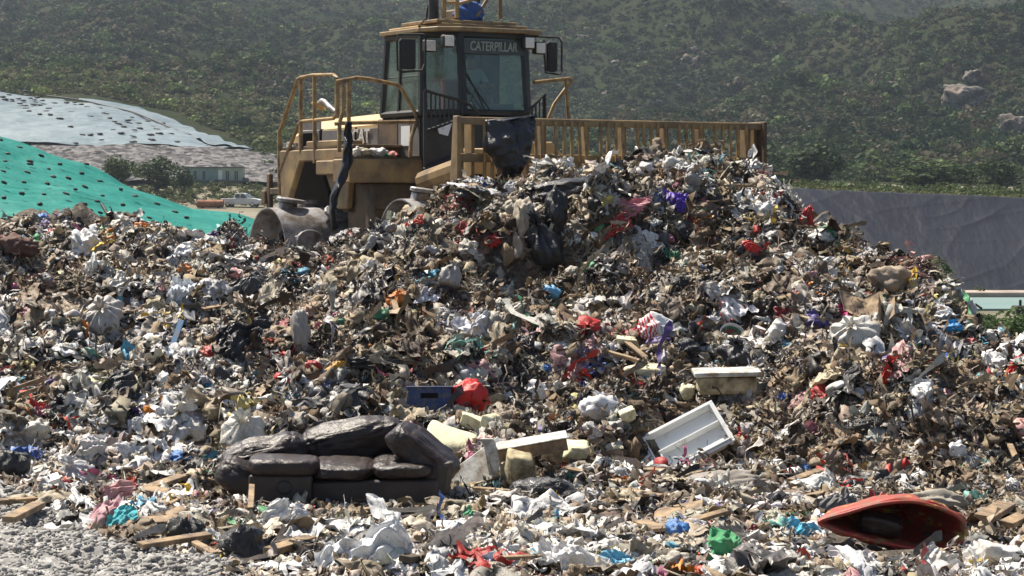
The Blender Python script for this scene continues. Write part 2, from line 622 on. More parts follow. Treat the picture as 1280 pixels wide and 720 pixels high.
def bil(A, gx, gy):
    gx = np.clip(gx, 0, A.shape[0] - 1.001)
    gy = np.clip(gy, 0, A.shape[1] - 1.001)
    i = gx.astype(int)
    j = gy.astype(int)
    a = gx - i
    b = gy - j
    return (A[i, j] * (1 - a) + A[i + 1, j] * a) * (1 - b) + (A[i, j + 1] * (1 - a) + A[i + 1, j + 1] * a) * b


def base_h(X, Y):
    px = 640 + FPX * X / Y
    return bil(HZ, (px + 260) / 8.0, (Y - 15) / 0.1)


# world grid of the heap with lumps
GX0, GX1, GY0, GY1, GS = -11.0, 13.0, 15.2, 52.0, 0.07
gx = np.arange(GX0, GX1, GS)
gy = np.arange(GY0, GY1, GS)
XX, YY = np.meshgrid(gx, gy, indexing='ij')
ZB = base_h(XX, YY)
amp = np.clip((YY - 19.5) / 4, 0.22, 1.0)
crY = np.interp(640 + FPX * XX / YY, [k for k in sorted(HC)], [HC[k][-1][0] for k in sorted(HC)])
amp = amp * np.clip(1 - (YY - crY - 1.8) / 1.5, 0.12, 1)
lump = 0.27 * vnoise(XX, YY, 1, 1.3) + 0.25 * vnoise(XX, YY, 2, 0.62) + 0.11 * vnoise(XX, YY, 3, 0.31) + 0.05 * vnoise(XX, YY, 4, 0.15)
rid = 0.15 * (1 - 2 * np.abs(vnoise(XX, YY, 5, 0.8)))
# hollows torn out of the pushed face and the ledges of matted waste above them
for (hx, hy, hd, hr) in ((612, 345, 0.55, 0.42), (690, 330, 0.40, 0.40), (655, 345, 0.35, 0.35), (575, 350, 0.3, 0.3), (300, 415, 0.28, 0.35), (800, 330, 0.30, 0.45), (870, 300, 0.25, 0.4), (760, 395, 0.25, 0.35),
                         (610, 455, 0.28, 0.3), (455, 452, 0.28, 0.35), (520, 440, 0.25, 0.3), (1075, 560, 0.30, 0.35), (1160, 560, 0.35, 0.4), (1230, 575, 0.35, 0.35), (1000, 560, 0.25, 0.35), (940, 400, 0.22, 0.3),
                         (690, 600, 0.20, 0.35), (90, 350, 0.25, 0.4), (20, 340, 0.25, 0.4), (960, 350, 0.22, 0.3), (1010, 330, 0.22, 0.3), (380, 340, 0.2, 0.3), (740, 300, 0.25, 0.3), (840, 420, 0.2, 0.3)):
    a_, b_, c_ = ray(hx, hy)
    ys_ = np.arange(18, 45, 0.05)
    w_ = np.nonzero(CAMZ + c_ * ys_ / b_ <= base_h(a_ * ys_ / b_, ys_))[0]
    y0_ = ys_[w_[0]]
    x0_ = a_ * y0_ / b_
    d2 = ((XX - x0_) / (hr * 1.2)) ** 2 + ((YY - y0_) / (hr * 0.8)) ** 2
    ZB = ZB - 1.25 * hd * np.exp(-d2)
    d2 = ((XX - x0_) / (hr * 1.5)) ** 2 + ((YY - y0_ - hr * 1.3) / (hr * 0.6)) ** 2
    ZB = ZB + 0.35 * hd * np.exp(-d2)
ZZ = ZB + amp * (lump + rid - 0.03)
# keep the ground around the machine low and the crest line where it is
Hgrid = ZZ


def H(X, Y):
    X = np.asarray(X, float)
    Y = np.asarray(Y, float)
    return bil(Hgrid, (X - GX0) / GS, (Y - GY0) / GS)


def Hn(X, Y, e=0.12):
    dx = (H(X + e, Y) - H(X - e, Y)) / (2 * e)
    dy = (H(X, Y + e) - H(X, Y - e)) / (2 * e)
    n = np.stack([-dx, -dy, np.ones_like(dx)], -1)
    return n / np.linalg.norm(n, axis=-1, keepdims=True)


YM = np.arange(15.3, 50, 0.04)


def hit(px, py):
    a, b, c = ray(px, py)
    t = YM / b
    z = CAMZ + c * t
    h = H(a * t, YM)
    w = np.nonzero(z <= h)[0]
    if len(w) == 0:
        return None
    Y = YM[w[0]]
    return Vector((a * Y / b, Y, float(h[w[0]])))


def in_gravel(px, py):
    px = np.asarray(px, float)
    edge = np.interp(px, [-200, 0, 40, 110, 170, 270, 300, 310], [590, 598, 622, 668, 690, 706, 735, 900])
    return np.asarray(py) > edge


nxg, nyg = len(gx), len(gy)
idx = np.arange(nxg * nyg).reshape(nxg, nyg)
Fq = np.stack([idx[:-1, :-1], idx[1:, :-1], idx[1:, 1:], idx[:-1, 1:]], -1).reshape(-1, 4)
PXV, PYV = proj(XX, YY, ZZ)
gr = in_gravel(PXV, PYV)
ZH = np.where(gr, ZZ - 0.12, ZZ)
mound = mesh_np('rubbish_mound', np.stack([XX, YY, ZH], -1).reshape(-1, 3), Fq, M['heap'], smooth=True)
tag(mound, kind='structure')

# ------------------------------------------------------------------ terrain
def zz(py, Y):
    return (Y, zat(py, Y))


LOW = -3.4
TC = {
    -500: [(52, 1.1), (280, 1.1), (330, 4.5), (352, 10.3), zz(122, 430), (450, 20), zz(112, 490), zz(95, 600), zz(15, 900), zz(-150, 1400)],
    0: [(52, 1.1), (280, 1.1), (330, 4.7), (352, 10.3), zz(121, 430), (450, 20), zz(112, 490), zz(95, 600), zz(15, 900), zz(-150, 1400)],
    110: [(52, 1.1), (280, 1.1), (330, 4.7), (352, 10.3), zz(133, 425), zz(127, 440), zz(118, 490), zz(95, 600), zz(15, 900), zz(-150, 1400)],
    165: [(52, 1.1), (280, 1.1), (330, 4.7), (352, 10.3), zz(147, 415), zz(135, 440), zz(122, 490), zz(98, 600), zz(15, 900), zz(-150, 1400)],
    215: [(52, 1.1), (280, 1.1), (330, 4.7), (352, 10.3), zz(168, 395), zz(150, 425), zz(128, 500), zz(100, 600), zz(12, 900), zz(-150, 1400)],
    255: [(52, 1.1), (280, 1.1), (330, 4.7), (352, 10.3), zz(186, 370), zz(171, 400), zz(130, 500), zz(100, 600), zz(10, 900), zz(-150, 1400)],
    320: [(52, 1.1), (280, 1.1), (330, 4.7), (352, 9.5), zz(188, 380), zz(165, 450), zz(130, 520), zz(95, 620), zz(10, 900), zz(-150, 1400)],
    450: [(52, 1.1), (280, 1.1), (330, 3.5), (352, 7.5), zz(190, 400), zz(165, 450), zz(135, 520), zz(95, 620), zz(10, 900), zz(-150, 1400)],
    700: [(52, 1.1), (200, 1.1), (300, 3.0), (400, 6), zz(195, 480), zz(100, 700), zz(10, 900), zz(-150, 1400)],
    900: [(45, 1.1), (60, 1.1), (150, 1.1), (162, 2.0), (300, 4.0), zz(222, 400), zz(180, 500), zz(100, 700), zz(10, 920), zz(-150, 1400)],
    975: [(40, 0.6), (60, -1), (120, -2), (150, -2), (162, zat(239, 162)), (300, zat(236, 300)), zz(222, 400), zz(180, 500), zz(100, 700), zz(10, 940), zz(-150, 1400)],
    1060: [(40, -1), (60, LOW), (150, LOW), (162, zat(243, 162)), (200, zat(243, 200)), (300, zat(237, 300)), zz(224, 400), zz(180, 500), zz(100, 700), zz(10, 960), zz(-150, 1400)],
    1280: [(40, -2), (60, LOW), (150, LOW), (162, zat(251.5, 162)), (200, zat(252, 200)), (300, zat(243, 300)), zz(228, 400), zz(180, 500), zz(100, 700), zz(10, 960), zz(-150, 1400)],
    1800: [(40, -2), (60, LOW), (150, LOW), (162, zat(262, 162)), (200, zat(262, 200)), (300, zat(250, 300)), zz(228, 400), zz(180, 500), zz(100, 700), zz(10, 960), zz(-150, 1400)],
}
TY = np.concatenate([np.arange(-20, 60, 8.0), np.arange(60, 180, 3.0), np.arange(180, 480, 4.0), np.arange(480, 1400, 5.5)])
tk = sorted(TC)
TA = []
for k in tk:
    L = TC[k]
    first = L[0]
    L2 = [(-20, -0.15), (24, -0.2), (34, min(first[1], 0.3) - 0.3)] + L
    TA.append(np.interp(TY, [a for a, _ in L2], [b for _, b in L2]))
TA = np.array(TA)
TPX = np.arange(-500, 1801, 14.0)
TZ = np.stack([np.interp(TPX, tk, TA[:, j]) for j in range(len(TY))], 1)
TZ = smooth1(TZ, 2, 0)
TX = (TPX[:, None] - 640) / FPX * np.maximum(TY[None, :], 60) * 1.0
# widen the near part so the sheet covers the ground beside the camera
TX = np.where(TY[None, :] < 60, (TPX[:, None] - 640) / FPX * 60 * 1.0, TX)
TYY = np.repeat(TY[None, :], len(TPX), 0)
w = np.clip((TYY - 480) / 250, 0, 1)
hn = 18 * vnoise(TX, TYY, 21, 160) + 15 * vnoise(TX, TYY * 0.6, 22, 70) - 22 * np.abs(vnoise(TX + 0.3 * TYY, TYY * 0.35, 23, 60)) + 6 * vnoise(TX, TYY, 24, 24)
w2 = np.clip((TYY - 360) / 200, 0, 1)
TZ2 = TZ + w * hn + w2 * (1.2 * vnoise(TX, TYY, 25, 18) + 0.5 * vnoise(TX, TYY, 26, 7))


def terr(px, Y):
    """height of the terrain under photo column px at distance Y"""
    gxx = (np.asarray(px, float) + 500) / 14.0
    gyy = np.interp(Y, TY, np.arange(len(TY)))
    return bil(TZ2, gxx, np.asarray(gyy, float))


nT, nY = TZ2.shape
idx = np.arange(nT * nY).reshape(nT, nY)
Ft = np.stack([idx[:-1, :-1], idx[1:, :-1], idx[1:, 1:], idx[:-1, 1:]], -1).reshape(-1, 4)
VT = np.stack([TX, TYY, TZ2], -1).reshape(-1, 3)
ymid = TYY.reshape(-1)[Ft].mean(1)
near = ymid < 352
# the ground and the hillside share one grid; each is its own sheet
def submesh(name, mask, mat):
    F_ = Ft[mask]
    u, inv = np.unique(F_, return_inverse=True)
    o = mesh_np(name, VT[u], inv.reshape(F_.shape), mat, smooth=True)
    tag(o, kind='structure')
    return o


submesh('ground', near, M['ground'])
submesh('hillside', ~near, M['hill'])

# ash gravel apron, bottom left
ax = np.arange(-9, -1.2, 0.03)
ay = np.arange(15.3, 24.5, 0.03)
AX, AY = np.meshgrid(ax, ay, indexing='ij')
AZ = 0.02 + 0.05 * vnoise(AX, AY, 31, 0.7) + 0.035 * vnoise(AX, AY, 32, 0.22) + 0.022 * vnoise(AX, AY, 33, 0.09) + 0.012 * vnoise(AX, AY, 34, 0.045)
ap, aq = proj(AX, AY, AZ)
edge = in_gravel(ap, aq + 14)
AZ = np.where(edge, AZ, AZ - 0.35)
idx = np.arange(AX.size).reshape(AX.shape)
Fa = np.stack([idx[:-1, :-1], idx[1:, :-1], idx[1:, 1:], idx[:-1, 1:]], -1).reshape(-1, 4)
tag(mesh_np('gravel_ground', np.stack([AX, AY, AZ], -1).reshape(-1, 3), Fa, M['ash'], smooth=True), kind='structure')

# ------------------------------------------------------------------ templates
import bmesh


def ico(sub):
    bm = bmesh.new()
    bmesh.ops.create_icosphere(bm, subdivisions=sub, radius=1)
    V = np.array([v.co[:] for v in bm.verts])
    F = np.array([[v.index for v in f.verts] for f in bm.faces])
    bm.free()
    return V, F


def t_chunk(seed, sub=2, f=1.1, a=0.2):
    V, F = ico(sub)
    r = np.random.RandomState(seed)
    d = 1 + a * 1.35 * folds(V * r.uniform(0.9, 1.6), 7, f * 1.2, seed)
    V = V * d[:, None] * r.uniform([0.7, 0.5, 0.35], [1.1, 0.95, 0.7])
    return V * 0.5, F


def t_grid(n, m):
    u, v = np.meshgrid(np.linspace(-0.5, 0.5, n), np.linspace(-0.5, 0.5, m), indexing='ij')
    idx = np.arange(n * m).reshape(n, m)
    a, b, c, d = idx[:-1, :-1].ravel(), idx[1:, :-1].ravel(), idx[1:, 1:].ravel(), idx[:-1, 1:].ravel()
    F = np.concatenate([np.stack([a, b, c], 1), np.stack([a, c, d], 1)])
    return u.ravel(), v.ravel(), F


def t_sheet(seed, n=10, a=0.14, f=1.3):
    r = np.random.RandomState(seed)
    u, v, F = t_grid(n, n)
    ang = np.arctan2(v, u)
    rad = 1 + 0.25 * np.sin(ang * 3 + r.rand() * 6) * r.rand() + 0.15 * np.sin(ang * 5 + r.rand() * 6)
    P = np.stack([u * rad, v * rad * r.uniform(0.5, 1), np.zeros_like(u)], 1)
    z = a * folds(P, 6, f * 1.3, seed)
    k = r.uniform(-0.7, 0.7)
    z += k * (P[:, 0] ** 2)
    P[:, 2] = z
    P[:, 0] += 0.3 * a * folds(P, 4, f * 1.5, seed + 50)
    P[:, 1] += 0.3 * a * folds(P, 4, f * 1.5, seed + 90)
    return P, F


def t_ribbon(seed, seg=9, wid=0.05, wig=0.35):
    r = np.random.RandomState(seed)
    d = np.array([1.0, 0, 0])
    p = np.array([-0.5, 0, 0])
    side = np.array([0, 1.0, 0])
    V = []
    for i in range(seg):
        d = d + r.normal(size=3) * wig
        d /= np.linalg.norm(d)
        p = p + d / seg
        side = side + r.normal(size=3) * 0.4
        s = side - d * (side @ d)
        s /= np.linalg.norm(s)
        ww = wid * r.uniform(0.4, 1.3)
        V += [p - s * ww, p + s * ww]
    F = []
    for i in range(seg - 1):
        F += [[2 * i, 2 * i + 1, 2 * i + 3], [2 * i, 2 * i + 3, 2 * i + 2]]
    return np.array(V), np.array(F)


def t_tangle(seed, k=11):
    r = np.random.RandomState(seed)
    Vs, Fs, n = [], [], 0
    for i in range(k):
        V, F = t_ribbon(seed * 31 + i, r.randint(5, 8), r.uniform(0.02, 0.075), 0.5)
        e = Euler((r.uniform(-0.7, 0.7), r.uniform(-0.7, 0.7), r.uniform(0, 6.3))).to_matrix()
        V = V @ np.array(e).T * r.uniform(0.5, 1.0) + r.normal(size=3) * [0.22, 0.22, 0.12]
        Vs.append(V)
        Fs.append(F + n)
        n += len(V)
    return np.concatenate(Vs), np.concatenate(Fs)


def t_box(seed):
    r = np.random.RandomState(seed)
    V = np.array([[x, y, z] for x in (-.5, .5) for y in (-.5, .5) for z in (-.5, .5)]) * r.uniform([0.7, 0.3, 0.05], [1, 0.7, 0.3])
    V += r.normal(size=V.shape) * 0.04
    F = np.array([[0, 1, 3], [0, 3, 2], [4, 6, 7], [4, 7, 5], [0, 4, 5], [0, 5, 1], [2, 3, 7], [2, 7, 6], [0, 2, 6], [0, 6, 4], [1, 5, 7], [1, 7, 3]])
    return V, F


def t_stick(seed):
    V, F = t_box(seed)
    r = np.random.RandomState(seed)
    V = V / np.abs(V).max(0) * [0.5, r.uniform(0.015, 0.05), r.uniform(0.01, 0.03)]
    return V, F


def rand_rot(k, tilt, rs):
    """random rotations: yaw free, tilt limited (radians)"""
    yaw = rs.uniform(0, 2 * np.pi, k)
    ax = rs.uniform(0, 2 * np.pi, k)
    th = np.abs(rs.normal(0, tilt, k))
    c, s = np.cos(yaw), np.sin(yaw)
    Rz = np.zeros((k, 3, 3))
    Rz[:, 0, 0] = c
    Rz[:, 0, 1] = -s
    Rz[:, 1, 0] = s
    Rz[:, 1, 1] = c
    Rz[:, 2, 2] = 1
    a = np.stack([np.cos(ax), np.sin(ax), np.zeros(k)], 1)
    K = np.zeros((k, 3, 3))
    K[:, 0, 2] = a[:, 1]
    K[:, 1, 2] = -a[:, 0]
    K[:, 2, 0] = -a[:, 1]
    K[:, 2, 1] = a[:, 0]
    Rt = np.eye(3)[None] + np.sin(th)[:, None, None] * K + (1 - np.cos(th))[:, None, None] * (K @ K)
    return Rt @ Rz


def align_n(N):
    """rotation taking z to N, vectorised"""
    z = N
    x = np.cross(np.array([0.0, 1.0, 0.0]), z)
    x /= np.linalg.norm(x, axis=1, keepdims=True)
    y = np.cross(z, x)
    return np.stack([x, y, z], -1)


def bake(parts):
    """parts: list of (V,F,P,R,S,Ccol) -> merged arrays"""
    VV, FF, CC, n = [], [], [], 0
    for V, F, P, R, S, col in parts:
        k = len(P)
        if k == 0:
            continue
        W = np.einsum('kij,kvj->kvi', R, V[None] * S[:, None, :]) + P[:, None, :]
        VV.append(W.reshape(-1, 3))
        FF.append((F[None] + (np.arange(k) * len(V))[:, None, None]).reshape(-1, 3) + n)
        CC.append(np.repeat(col, len(V), 0))
        n += k * len(V)
    return np.concatenate(VV), np.concatenate(FF), np.concatenate(CC)


# ------------------------------------------------------------------ litter colours
def pal(rs, k, mulch, nearw):
    """albedo + gloss for k scraps; mulch in 0..1"""
    fib = np.array([(0.09, 0.055, 0.032), (0.17, 0.115, 0.07), (0.25, 0.185, 0.115), (0.34, 0.27, 0.18), (0.045, 0.030, 0.020), (0.42, 0.35, 0.255), (0.20, 0.155, 0.11)])
    pale = np.array([(0.58, 0.56, 0.52), (0.70, 0.69, 0.66), (0.50, 0.475, 0.43), (0.70, 0.70, 0.70), (0.60, 0.54, 0.45), (0.55, 0.56, 0.58), (0.44, 0.42, 0.39)])
    dark = np.array([(0.016, 0.016, 0.018), (0.028, 0.026, 0.025), (0.05, 0.05, 0.055)])
    brt = np.array([(0.50, 0.025, 0.02), (0.42, 0.03, 0.03), (0.55, 0.06, 0.02), (0.30, 0.03, 0.04), (0.03, 0.10, 0.36), (0.07, 0.30, 0.45), (0.06, 0.30, 0.12),
                    (0.60, 0.42, 0.05), (0.62, 0.22, 0.03), (0.45, 0.12, 0.22), (0.10, 0.06, 0.25), (0.55, 0.50, 0.2), (0.5, 0.27, 0.27), (0.2, 0.45, 0.42)])
    out = np.zeros((k, 4))
    r = rs.rand(k)
    pf = 0.22 + 0.48 * mulch - 0.06 * nearw
    pd = 0.17 + 0.04 * mulch - 0.09 * nearw
    pb = 0.070 - 0.02 * mulch
    isf = r < pf
    isd = (r >= pf) & (r < pf + pd)
    isb = (r >= pf + pd) & (r < pf + pd + pb)
    isp = ~(isf | isd | isb)
    for m_, P_ in ((isf, fib), (isd, dark), (isb, brt), (isp, pale)):
        n_ = m_.sum()
        out[m_, :3] = P_[rs.randint(0, len(P_), n_)]
    out[:, :3] *= rs.uniform(0.72, 1.18, (k, 1))
    out[:, :3] *= 1 + rs.normal(0, 0.03, (k, 3))
    # grime dulls a share of the pale pieces
    g = isp & (rs.rand(k) < 0.35 + 0.35 * mulch)
    out[g, :3] = out[g, :3] * [0.62, 0.55, 0.46]
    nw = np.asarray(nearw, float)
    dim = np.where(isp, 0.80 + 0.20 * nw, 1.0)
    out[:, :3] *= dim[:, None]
    out[:, 3] = np.where(isd, 0.85, np.where(isp, rs.uniform(0, 0.7, k), np.where(isb, 0.6, 0.05)))
    return np.clip(out, 0, 1)


BL = [(700, 330, 150, 75, 1.0), (860, 300, 130, 60, 0.9), (1090, 520, 130, 70, 1.0), (500, 380, 130, 70, 0.75), (1010, 300, 60, 50, 0.6), (1110, 320, 60, 25, 0.9),
      (80, 350, 80, 40, 0.7), (760, 470, 110, 60, 0.55), (900, 560, 120, 35, 0.8), (1230, 560, 70, 60, 0.9), (400, 450, 80, 40, 0.4)]


def mulchmap(px, py):
    s = np.zeros_like(px)
    for cx, cy, rx, ry, a in BL:
        s = np.maximum(s, a * np.exp(-0.5 * (((px - cx) / rx) ** 2 + ((py - cy) / ry) ** 2)))
    return np.clip(s * 1.15 + 0.12, 0, 1)


# ------------------------------------------------------------------ scatter loose rubbish (stuff)
ZFILM = [(440, 625, 474, 528), (800, 916, 505, 596), (860, 956, 452, 506), (555, 745, 532, 626), (262, 580, 522, 662), (788, 848, 386, 444), (1010, 1212, 622, 718), (852, 980, 582, 628), (712, 788, 484, 552),
         (604, 652, 370, 402), (888, 960, 418, 462), (635, 722, 222, 345), (820, 868, 236, 270), (1072, 1156, 328, 384), (1035, 1108, 392, 452), (204, 248, 342, 394)]
ZONES = [(1030, 1205, 636, 700), (300, 548, 560, 630), (812, 900, 530, 584), (505, 568, 490, 518), (560, 618, 478, 516)]


def scatter(name, n, seed, kinds, ylim=(15.6, 40), dens=None):
    rs = np.random.RandomState(seed)
    # sample uniformly over photo columns, distance weighted so that density per picture area is even-ish
    px = rs.uniform(-170, 1450, n * 3)
    Y = rs.uniform(ylim[0], ylim[1], n * 3)
    X = (px - 640) / FPX * Y
    z = H(X, Y)
    P, Q = proj(X, Y, z)
    keep = ~in_gravel(P, Q)
    # thin out the hidden back of the heap and the strip under the machine
    crest = np.interp(px, [k for k in sorted(HC)], [HC[k][-1][0] for k in sorted(HC)])
    keep &= (Y < crest + np.where(px < 330, 4.5, 1.3))
    for (xa, xb, ya, yb) in ZONES + (ZFILM if name == 'torn_film' else []):
        keep &= ~((P > xa) & (P < xb) & (Q > ya) & (Q < yb))
    nrm = Hn(X, Y)
    # more samples where the surface faces the camera
    facing = np.clip(-nrm[:, 1] * 0.75 + nrm[:, 2] * 0.35, 0.12, 1)
    keep &= rs.rand(len(px)) < facing
    ii = np.nonzero(keep)[0][:n]
    X, Y, z, px, P, Q, nrm = X[ii], Y[ii], z[ii], px[ii], P[ii], Q[ii], nrm[ii]
    k = len(ii)
    mul = np.clip(mulchmap(P, Q) + 0.42 * vnoise(X, Y * 0.7, 93, 0.55) + 0.22 * vnoise(X, Y, 94, 0.22) - 0.05, 0, 1)
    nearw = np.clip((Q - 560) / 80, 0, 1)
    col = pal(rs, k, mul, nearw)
    # neighbours torn from the same sack share their colour
    cell = (np.floor(X / 0.30 + 0.4 * vnoise(X, Y, 91, 0.3)).astype(int) * 7919 + np.floor(Y / 0.42 + 0.4 * vnoise(X, Y, 92, 0.3)).astype(int) * 104729) % 5003
    table = pal(np.random.RandomState(seed + 5), 5003, np.full(5003, 0.35), np.zeros(5003))
    share = rs.rand(k) < 0.42
    col[share] = table[cell[share]] * np.concatenate([rs.uniform(0.8, 1.15, (share.sum(), 1)).repeat(3, 1), np.ones((share.sum(), 1))], 1)
    col = np.clip(col, 0, 0.8)
    if name == 'torn_film':
        mx_, mn_ = col[:, :3].max(1), col[:, :3].min(1)
        sat = (mx_ - mn_) > 0.2
        calm = sat & (rs.rand(k) < 0.6)
        col[calm, :3] = np.array([0.62, 0.60, 0.57]) * rs.uniform(0.6, 1.1, (calm.sum(), 1))
        flat_ = (~sat) & (rs.rand(k) < 0.35) & (mul < 0.6)
        col[flat_, :3] = np.array([0.66, 0.66, 0.66]) * rs.uniform(0.75, 1.08, (flat_.sum(), 1))
        col[:, 3] = np.maximum(col[:, 3], 0.45)
    parts = []
    kind = rs.rand(k)
    RN = align_n(nrm)
    for (lo, hi, maker, seeds, smin, smax, tilt, lift, flat, mm) in kinds:
        sel = np.nonzero((kind >= lo) & (kind < hi))[0]
        if mm in ('mulch', 'hang'):
            sel = sel[rs.rand(len(sel)) < 0.25 + 0.75 * mul[sel]]
        if mm == 'clean':
            sel = sel[rs.rand(len(sel)) < 1.15 - 0.85 * mul[sel]]
        if mm == 'near':
            sel = sel[rs.rand(len(sel)) < 0.15 + nearw[sel]]
        for j, sd in enumerate(seeds):
            s2 = sel[j::len(seeds)]
            V, F = maker(sd)
            kk = len(s2)
            if kk == 0:
                continue
            s = (rs.uniform(0, 1, kk) ** 2.0 * (smax - smin) + smin) * (1 - (0.0 if name == 'torn_film' else 0.3) * nearw[s2])
            S = s[:, None] * rs.uniform(0.75, 1.25, (kk, 3))
            S[:, 2] *= flat
            Rr = rand_rot(kk, tilt, rs)
            if mm == 'hang':
                ya = np.pi / 2 + rs.normal(0, 0.45, kk)
                Rr = Rr * 0
                Rr[:, 0, 0] = np.cos(ya)
                Rr[:, 0, 1] = -np.sin(ya)
                Rr[:, 1, 0] = np.sin(ya)
                Rr[:, 1, 1] = np.cos(ya)
                Rr[:, 2, 2] = 1
            R = RN[s2] @ Rr
            Pp = np.stack([X[s2], Y[s2], z[s2]], 1) + nrm[s2] * (s[:, None] * lift + rs.normal(0, 0.018, (kk, 1)))
            parts.append((V, F, Pp, R, S, col[s2]))
    V, F, CC = bake(parts)
    o = mesh_np(name, V, F, M['litter'], col=CC)
    return o


sc1 = scatter('loose_rubbish', 56000, 101, [
    (0.00, 0.21, lambda s: t_chunk(s), range(1, 13), 0.06, 0.30, 0.5, 0.08, 0.8, 'all'),
    (0.21, 0.50, lambda s: t_sheet(s), range(20, 34), 0.08, 0.34, 0.34, 0.07, 1.0, 'clean'),
    (0.50, 0.70, lambda s: t_tangle(s), range(40, 50), 0.18, 0.46, 0.35, 0.08, 0.8, 'mulch'),
    (0.70, 0.80, lambda s: t_ribbon(s, 9, 0.06, 0.28), range(60, 72), 0.25, 0.9, 0.2, 0.05, 0.7, 'hang'),
    (0.80, 0.88, lambda s: t_ribbon(s, 9, 0.06), range(72, 80), 0.15, 0.5, 0.3, 0.06, 0.7, 'all'),
    (0.88, 0.95, lambda s: t_box(s), range(80, 86), 0.05, 0.16, 0.6, 0.25, 1.0, 'all'),
    (0.95, 1.00, lambda s: t_stick(s), range(90, 94), 0.15, 0.5, 0.45, 0.12, 1.0, 'near'),
])
tag(sc1, 'mixed loose scraps of film, paper and rags covering the whole rubbish heap', 'rubbish', kind='stuff')

def t_filmlow(seed):
    n = 19
    r = np.random.RandomState(seed)
    u, v, F = t_grid(n, n)
    ang = np.arctan2(v, u)
    rad = 1 + 0.28 * np.sin(ang * 2 + r.rand() * 6) + 0.18 * np.sin(ang * 3 + r.rand() * 6) + 0.12 * np.sin(ang * 7 + r.rand() * 6)
    P = np.stack([u * rad, v * rad * r.uniform(0.35, 0.9), np.zeros_like(u)], 1)
    P[:, 2] = 0.042 * folds(P, 6, 1.6, seed) + 0.028 * folds(P, 8, 3.4, seed + 3) + 0.10 * np.exp(-((P[:, 0] ** 2 + P[:, 1] ** 2) / 0.06))
    P[:, 0] += 0.035 * folds(P, 6, 2.4, seed + 7)
    P[:, 1] += 0.035 * folds(P, 6, 2.4, seed + 8)
    return P, F


sc2 = scatter('torn_film', 9500, 202, [
    (0.00, 0.62, t_filmlow, range(100, 116), 0.15, 0.60, 0.28, 0.05, 1.0, 'clean'),
    (0.62, 1.00, t_filmlow, range(116, 128), 0.16, 0.58, 0.30, 0.05, 1.0, 'hang'),
])
tag(sc2, 'torn sheets of film and cloth matted into the surface of the heap', 'rubbish', kind='stuff')

# pebbles of the gravel apron
rs = np.random.RandomState(5)
n = 9000
px = rs.uniform(-150, 310, n * 2)
Y = rs.uniform(15.6, 23.5, n * 2)
X = (px - 640) / FPX * Y
P, Q = proj(X, Y, 0 * X)
k_ = np.nonzero(in_gravel(P, Q + 5))[0][:n]
X, Y = X[k_], Y[k_]
parts = []
for j in range(5):
    V, F = t_chunk(300 + j, 1, 0.8, 0.12)
    V = V / np.abs(V).max(0) * [0.5, 0.45, 0.35]
    s2 = np.arange(j, len(X), 5)
    kk = len(s2)
    s = 0.010 + 0.065 * rs.rand(kk) ** 4
    zz_ = 0.03 + 0.05 * vnoise(X[s2], Y[s2], 31, 0.7) + 0.035 * vnoise(X[s2], Y[s2], 32, 0.22)
    g = rs.uniform(0.2, 0.42, kk)
    col = np.stack([g, g * 0.975, g * 0.93, g * 0], 1)
    parts.append((V, F, np.stack([X[s2], Y[s2], zz_], 1), rand_rot(kk, 0.6, rs), np.repeat(s[:, None], 3, 1), col))
V, F, CC = bake(parts)
tag(mesh_np('gravel', V, F, M['litter'], col=CC), 'grey ash gravel lying at the foot of the heap', 'gravel', kind='stuff')

# ================================================================== BACKGROUND
YS = np.concatenate([np.arange(60, 200, 1.0), np.arange(200, 1390, 2.5)])


def thit(px, py, y0=60):
    a, b, c = ray(px, py)
    z = CAMZ + c * YS / b
    h = terr(np.full(len(YS), float(px)), YS)
    w_ = np.nonzero((z <= h) & (YS >= y0))[0]
    if len(w_) == 0:
        return None
    Y = YS[w_[0]]
    return Vector((a * Y / b, Y, float(h[w_[0]])))


def t_bush(seed, leaves=130, leaf=0.24, clusters=7, tall=0.8):
    r = np.random.RandomState(seed)
    cc = r.normal(size=(clusters, 3))
    cc /= np.linalg.norm(cc, axis=1, keepdims=True)
    cc *= r.uniform(0.2, 0.62, (clusters, 1))
    cr = r.uniform(0.28, 0.5, clusters)
    which = r.randint(0, clusters, leaves)
    d = r.normal(size=(leaves, 3))
    d /= np.linalg.norm(d, axis=1, keepdims=True)
    p = cc[which] + d * (cr[which] * r.uniform(0.65, 1.08, leaves))[:, None]
    p[:, 2] *= tall
    n = d + r.normal(size=(leaves, 3)) * 0.55
    n /= np.linalg.norm(n, axis=1, keepdims=True)
    R = align_n(n)
    an = r.uniform(0, 6.28, leaves)
    s = leaf * r.uniform(0.5, 1.3, leaves)
    Q = []
    for (a, b) in ((-0.5, -0.35), (0.5, -0.3), (0.45, 0.35), (-0.4, 0.4)):
        x = (a * np.cos(an) - b * np.sin(an)) * s
        y = (a * np.sin(an) + b * np.cos(an)) * s
        Q.append(p + R[:, :, 0] * x[:, None] + R[:, :, 1] * y[:, None])
    V = np.stack(Q, 1).reshape(-1, 3)
    k = np.arange(leaves)[:, None] * 4
    F = np.concatenate([k + [0, 1, 2], k + [0, 2, 3]])
    return V, F


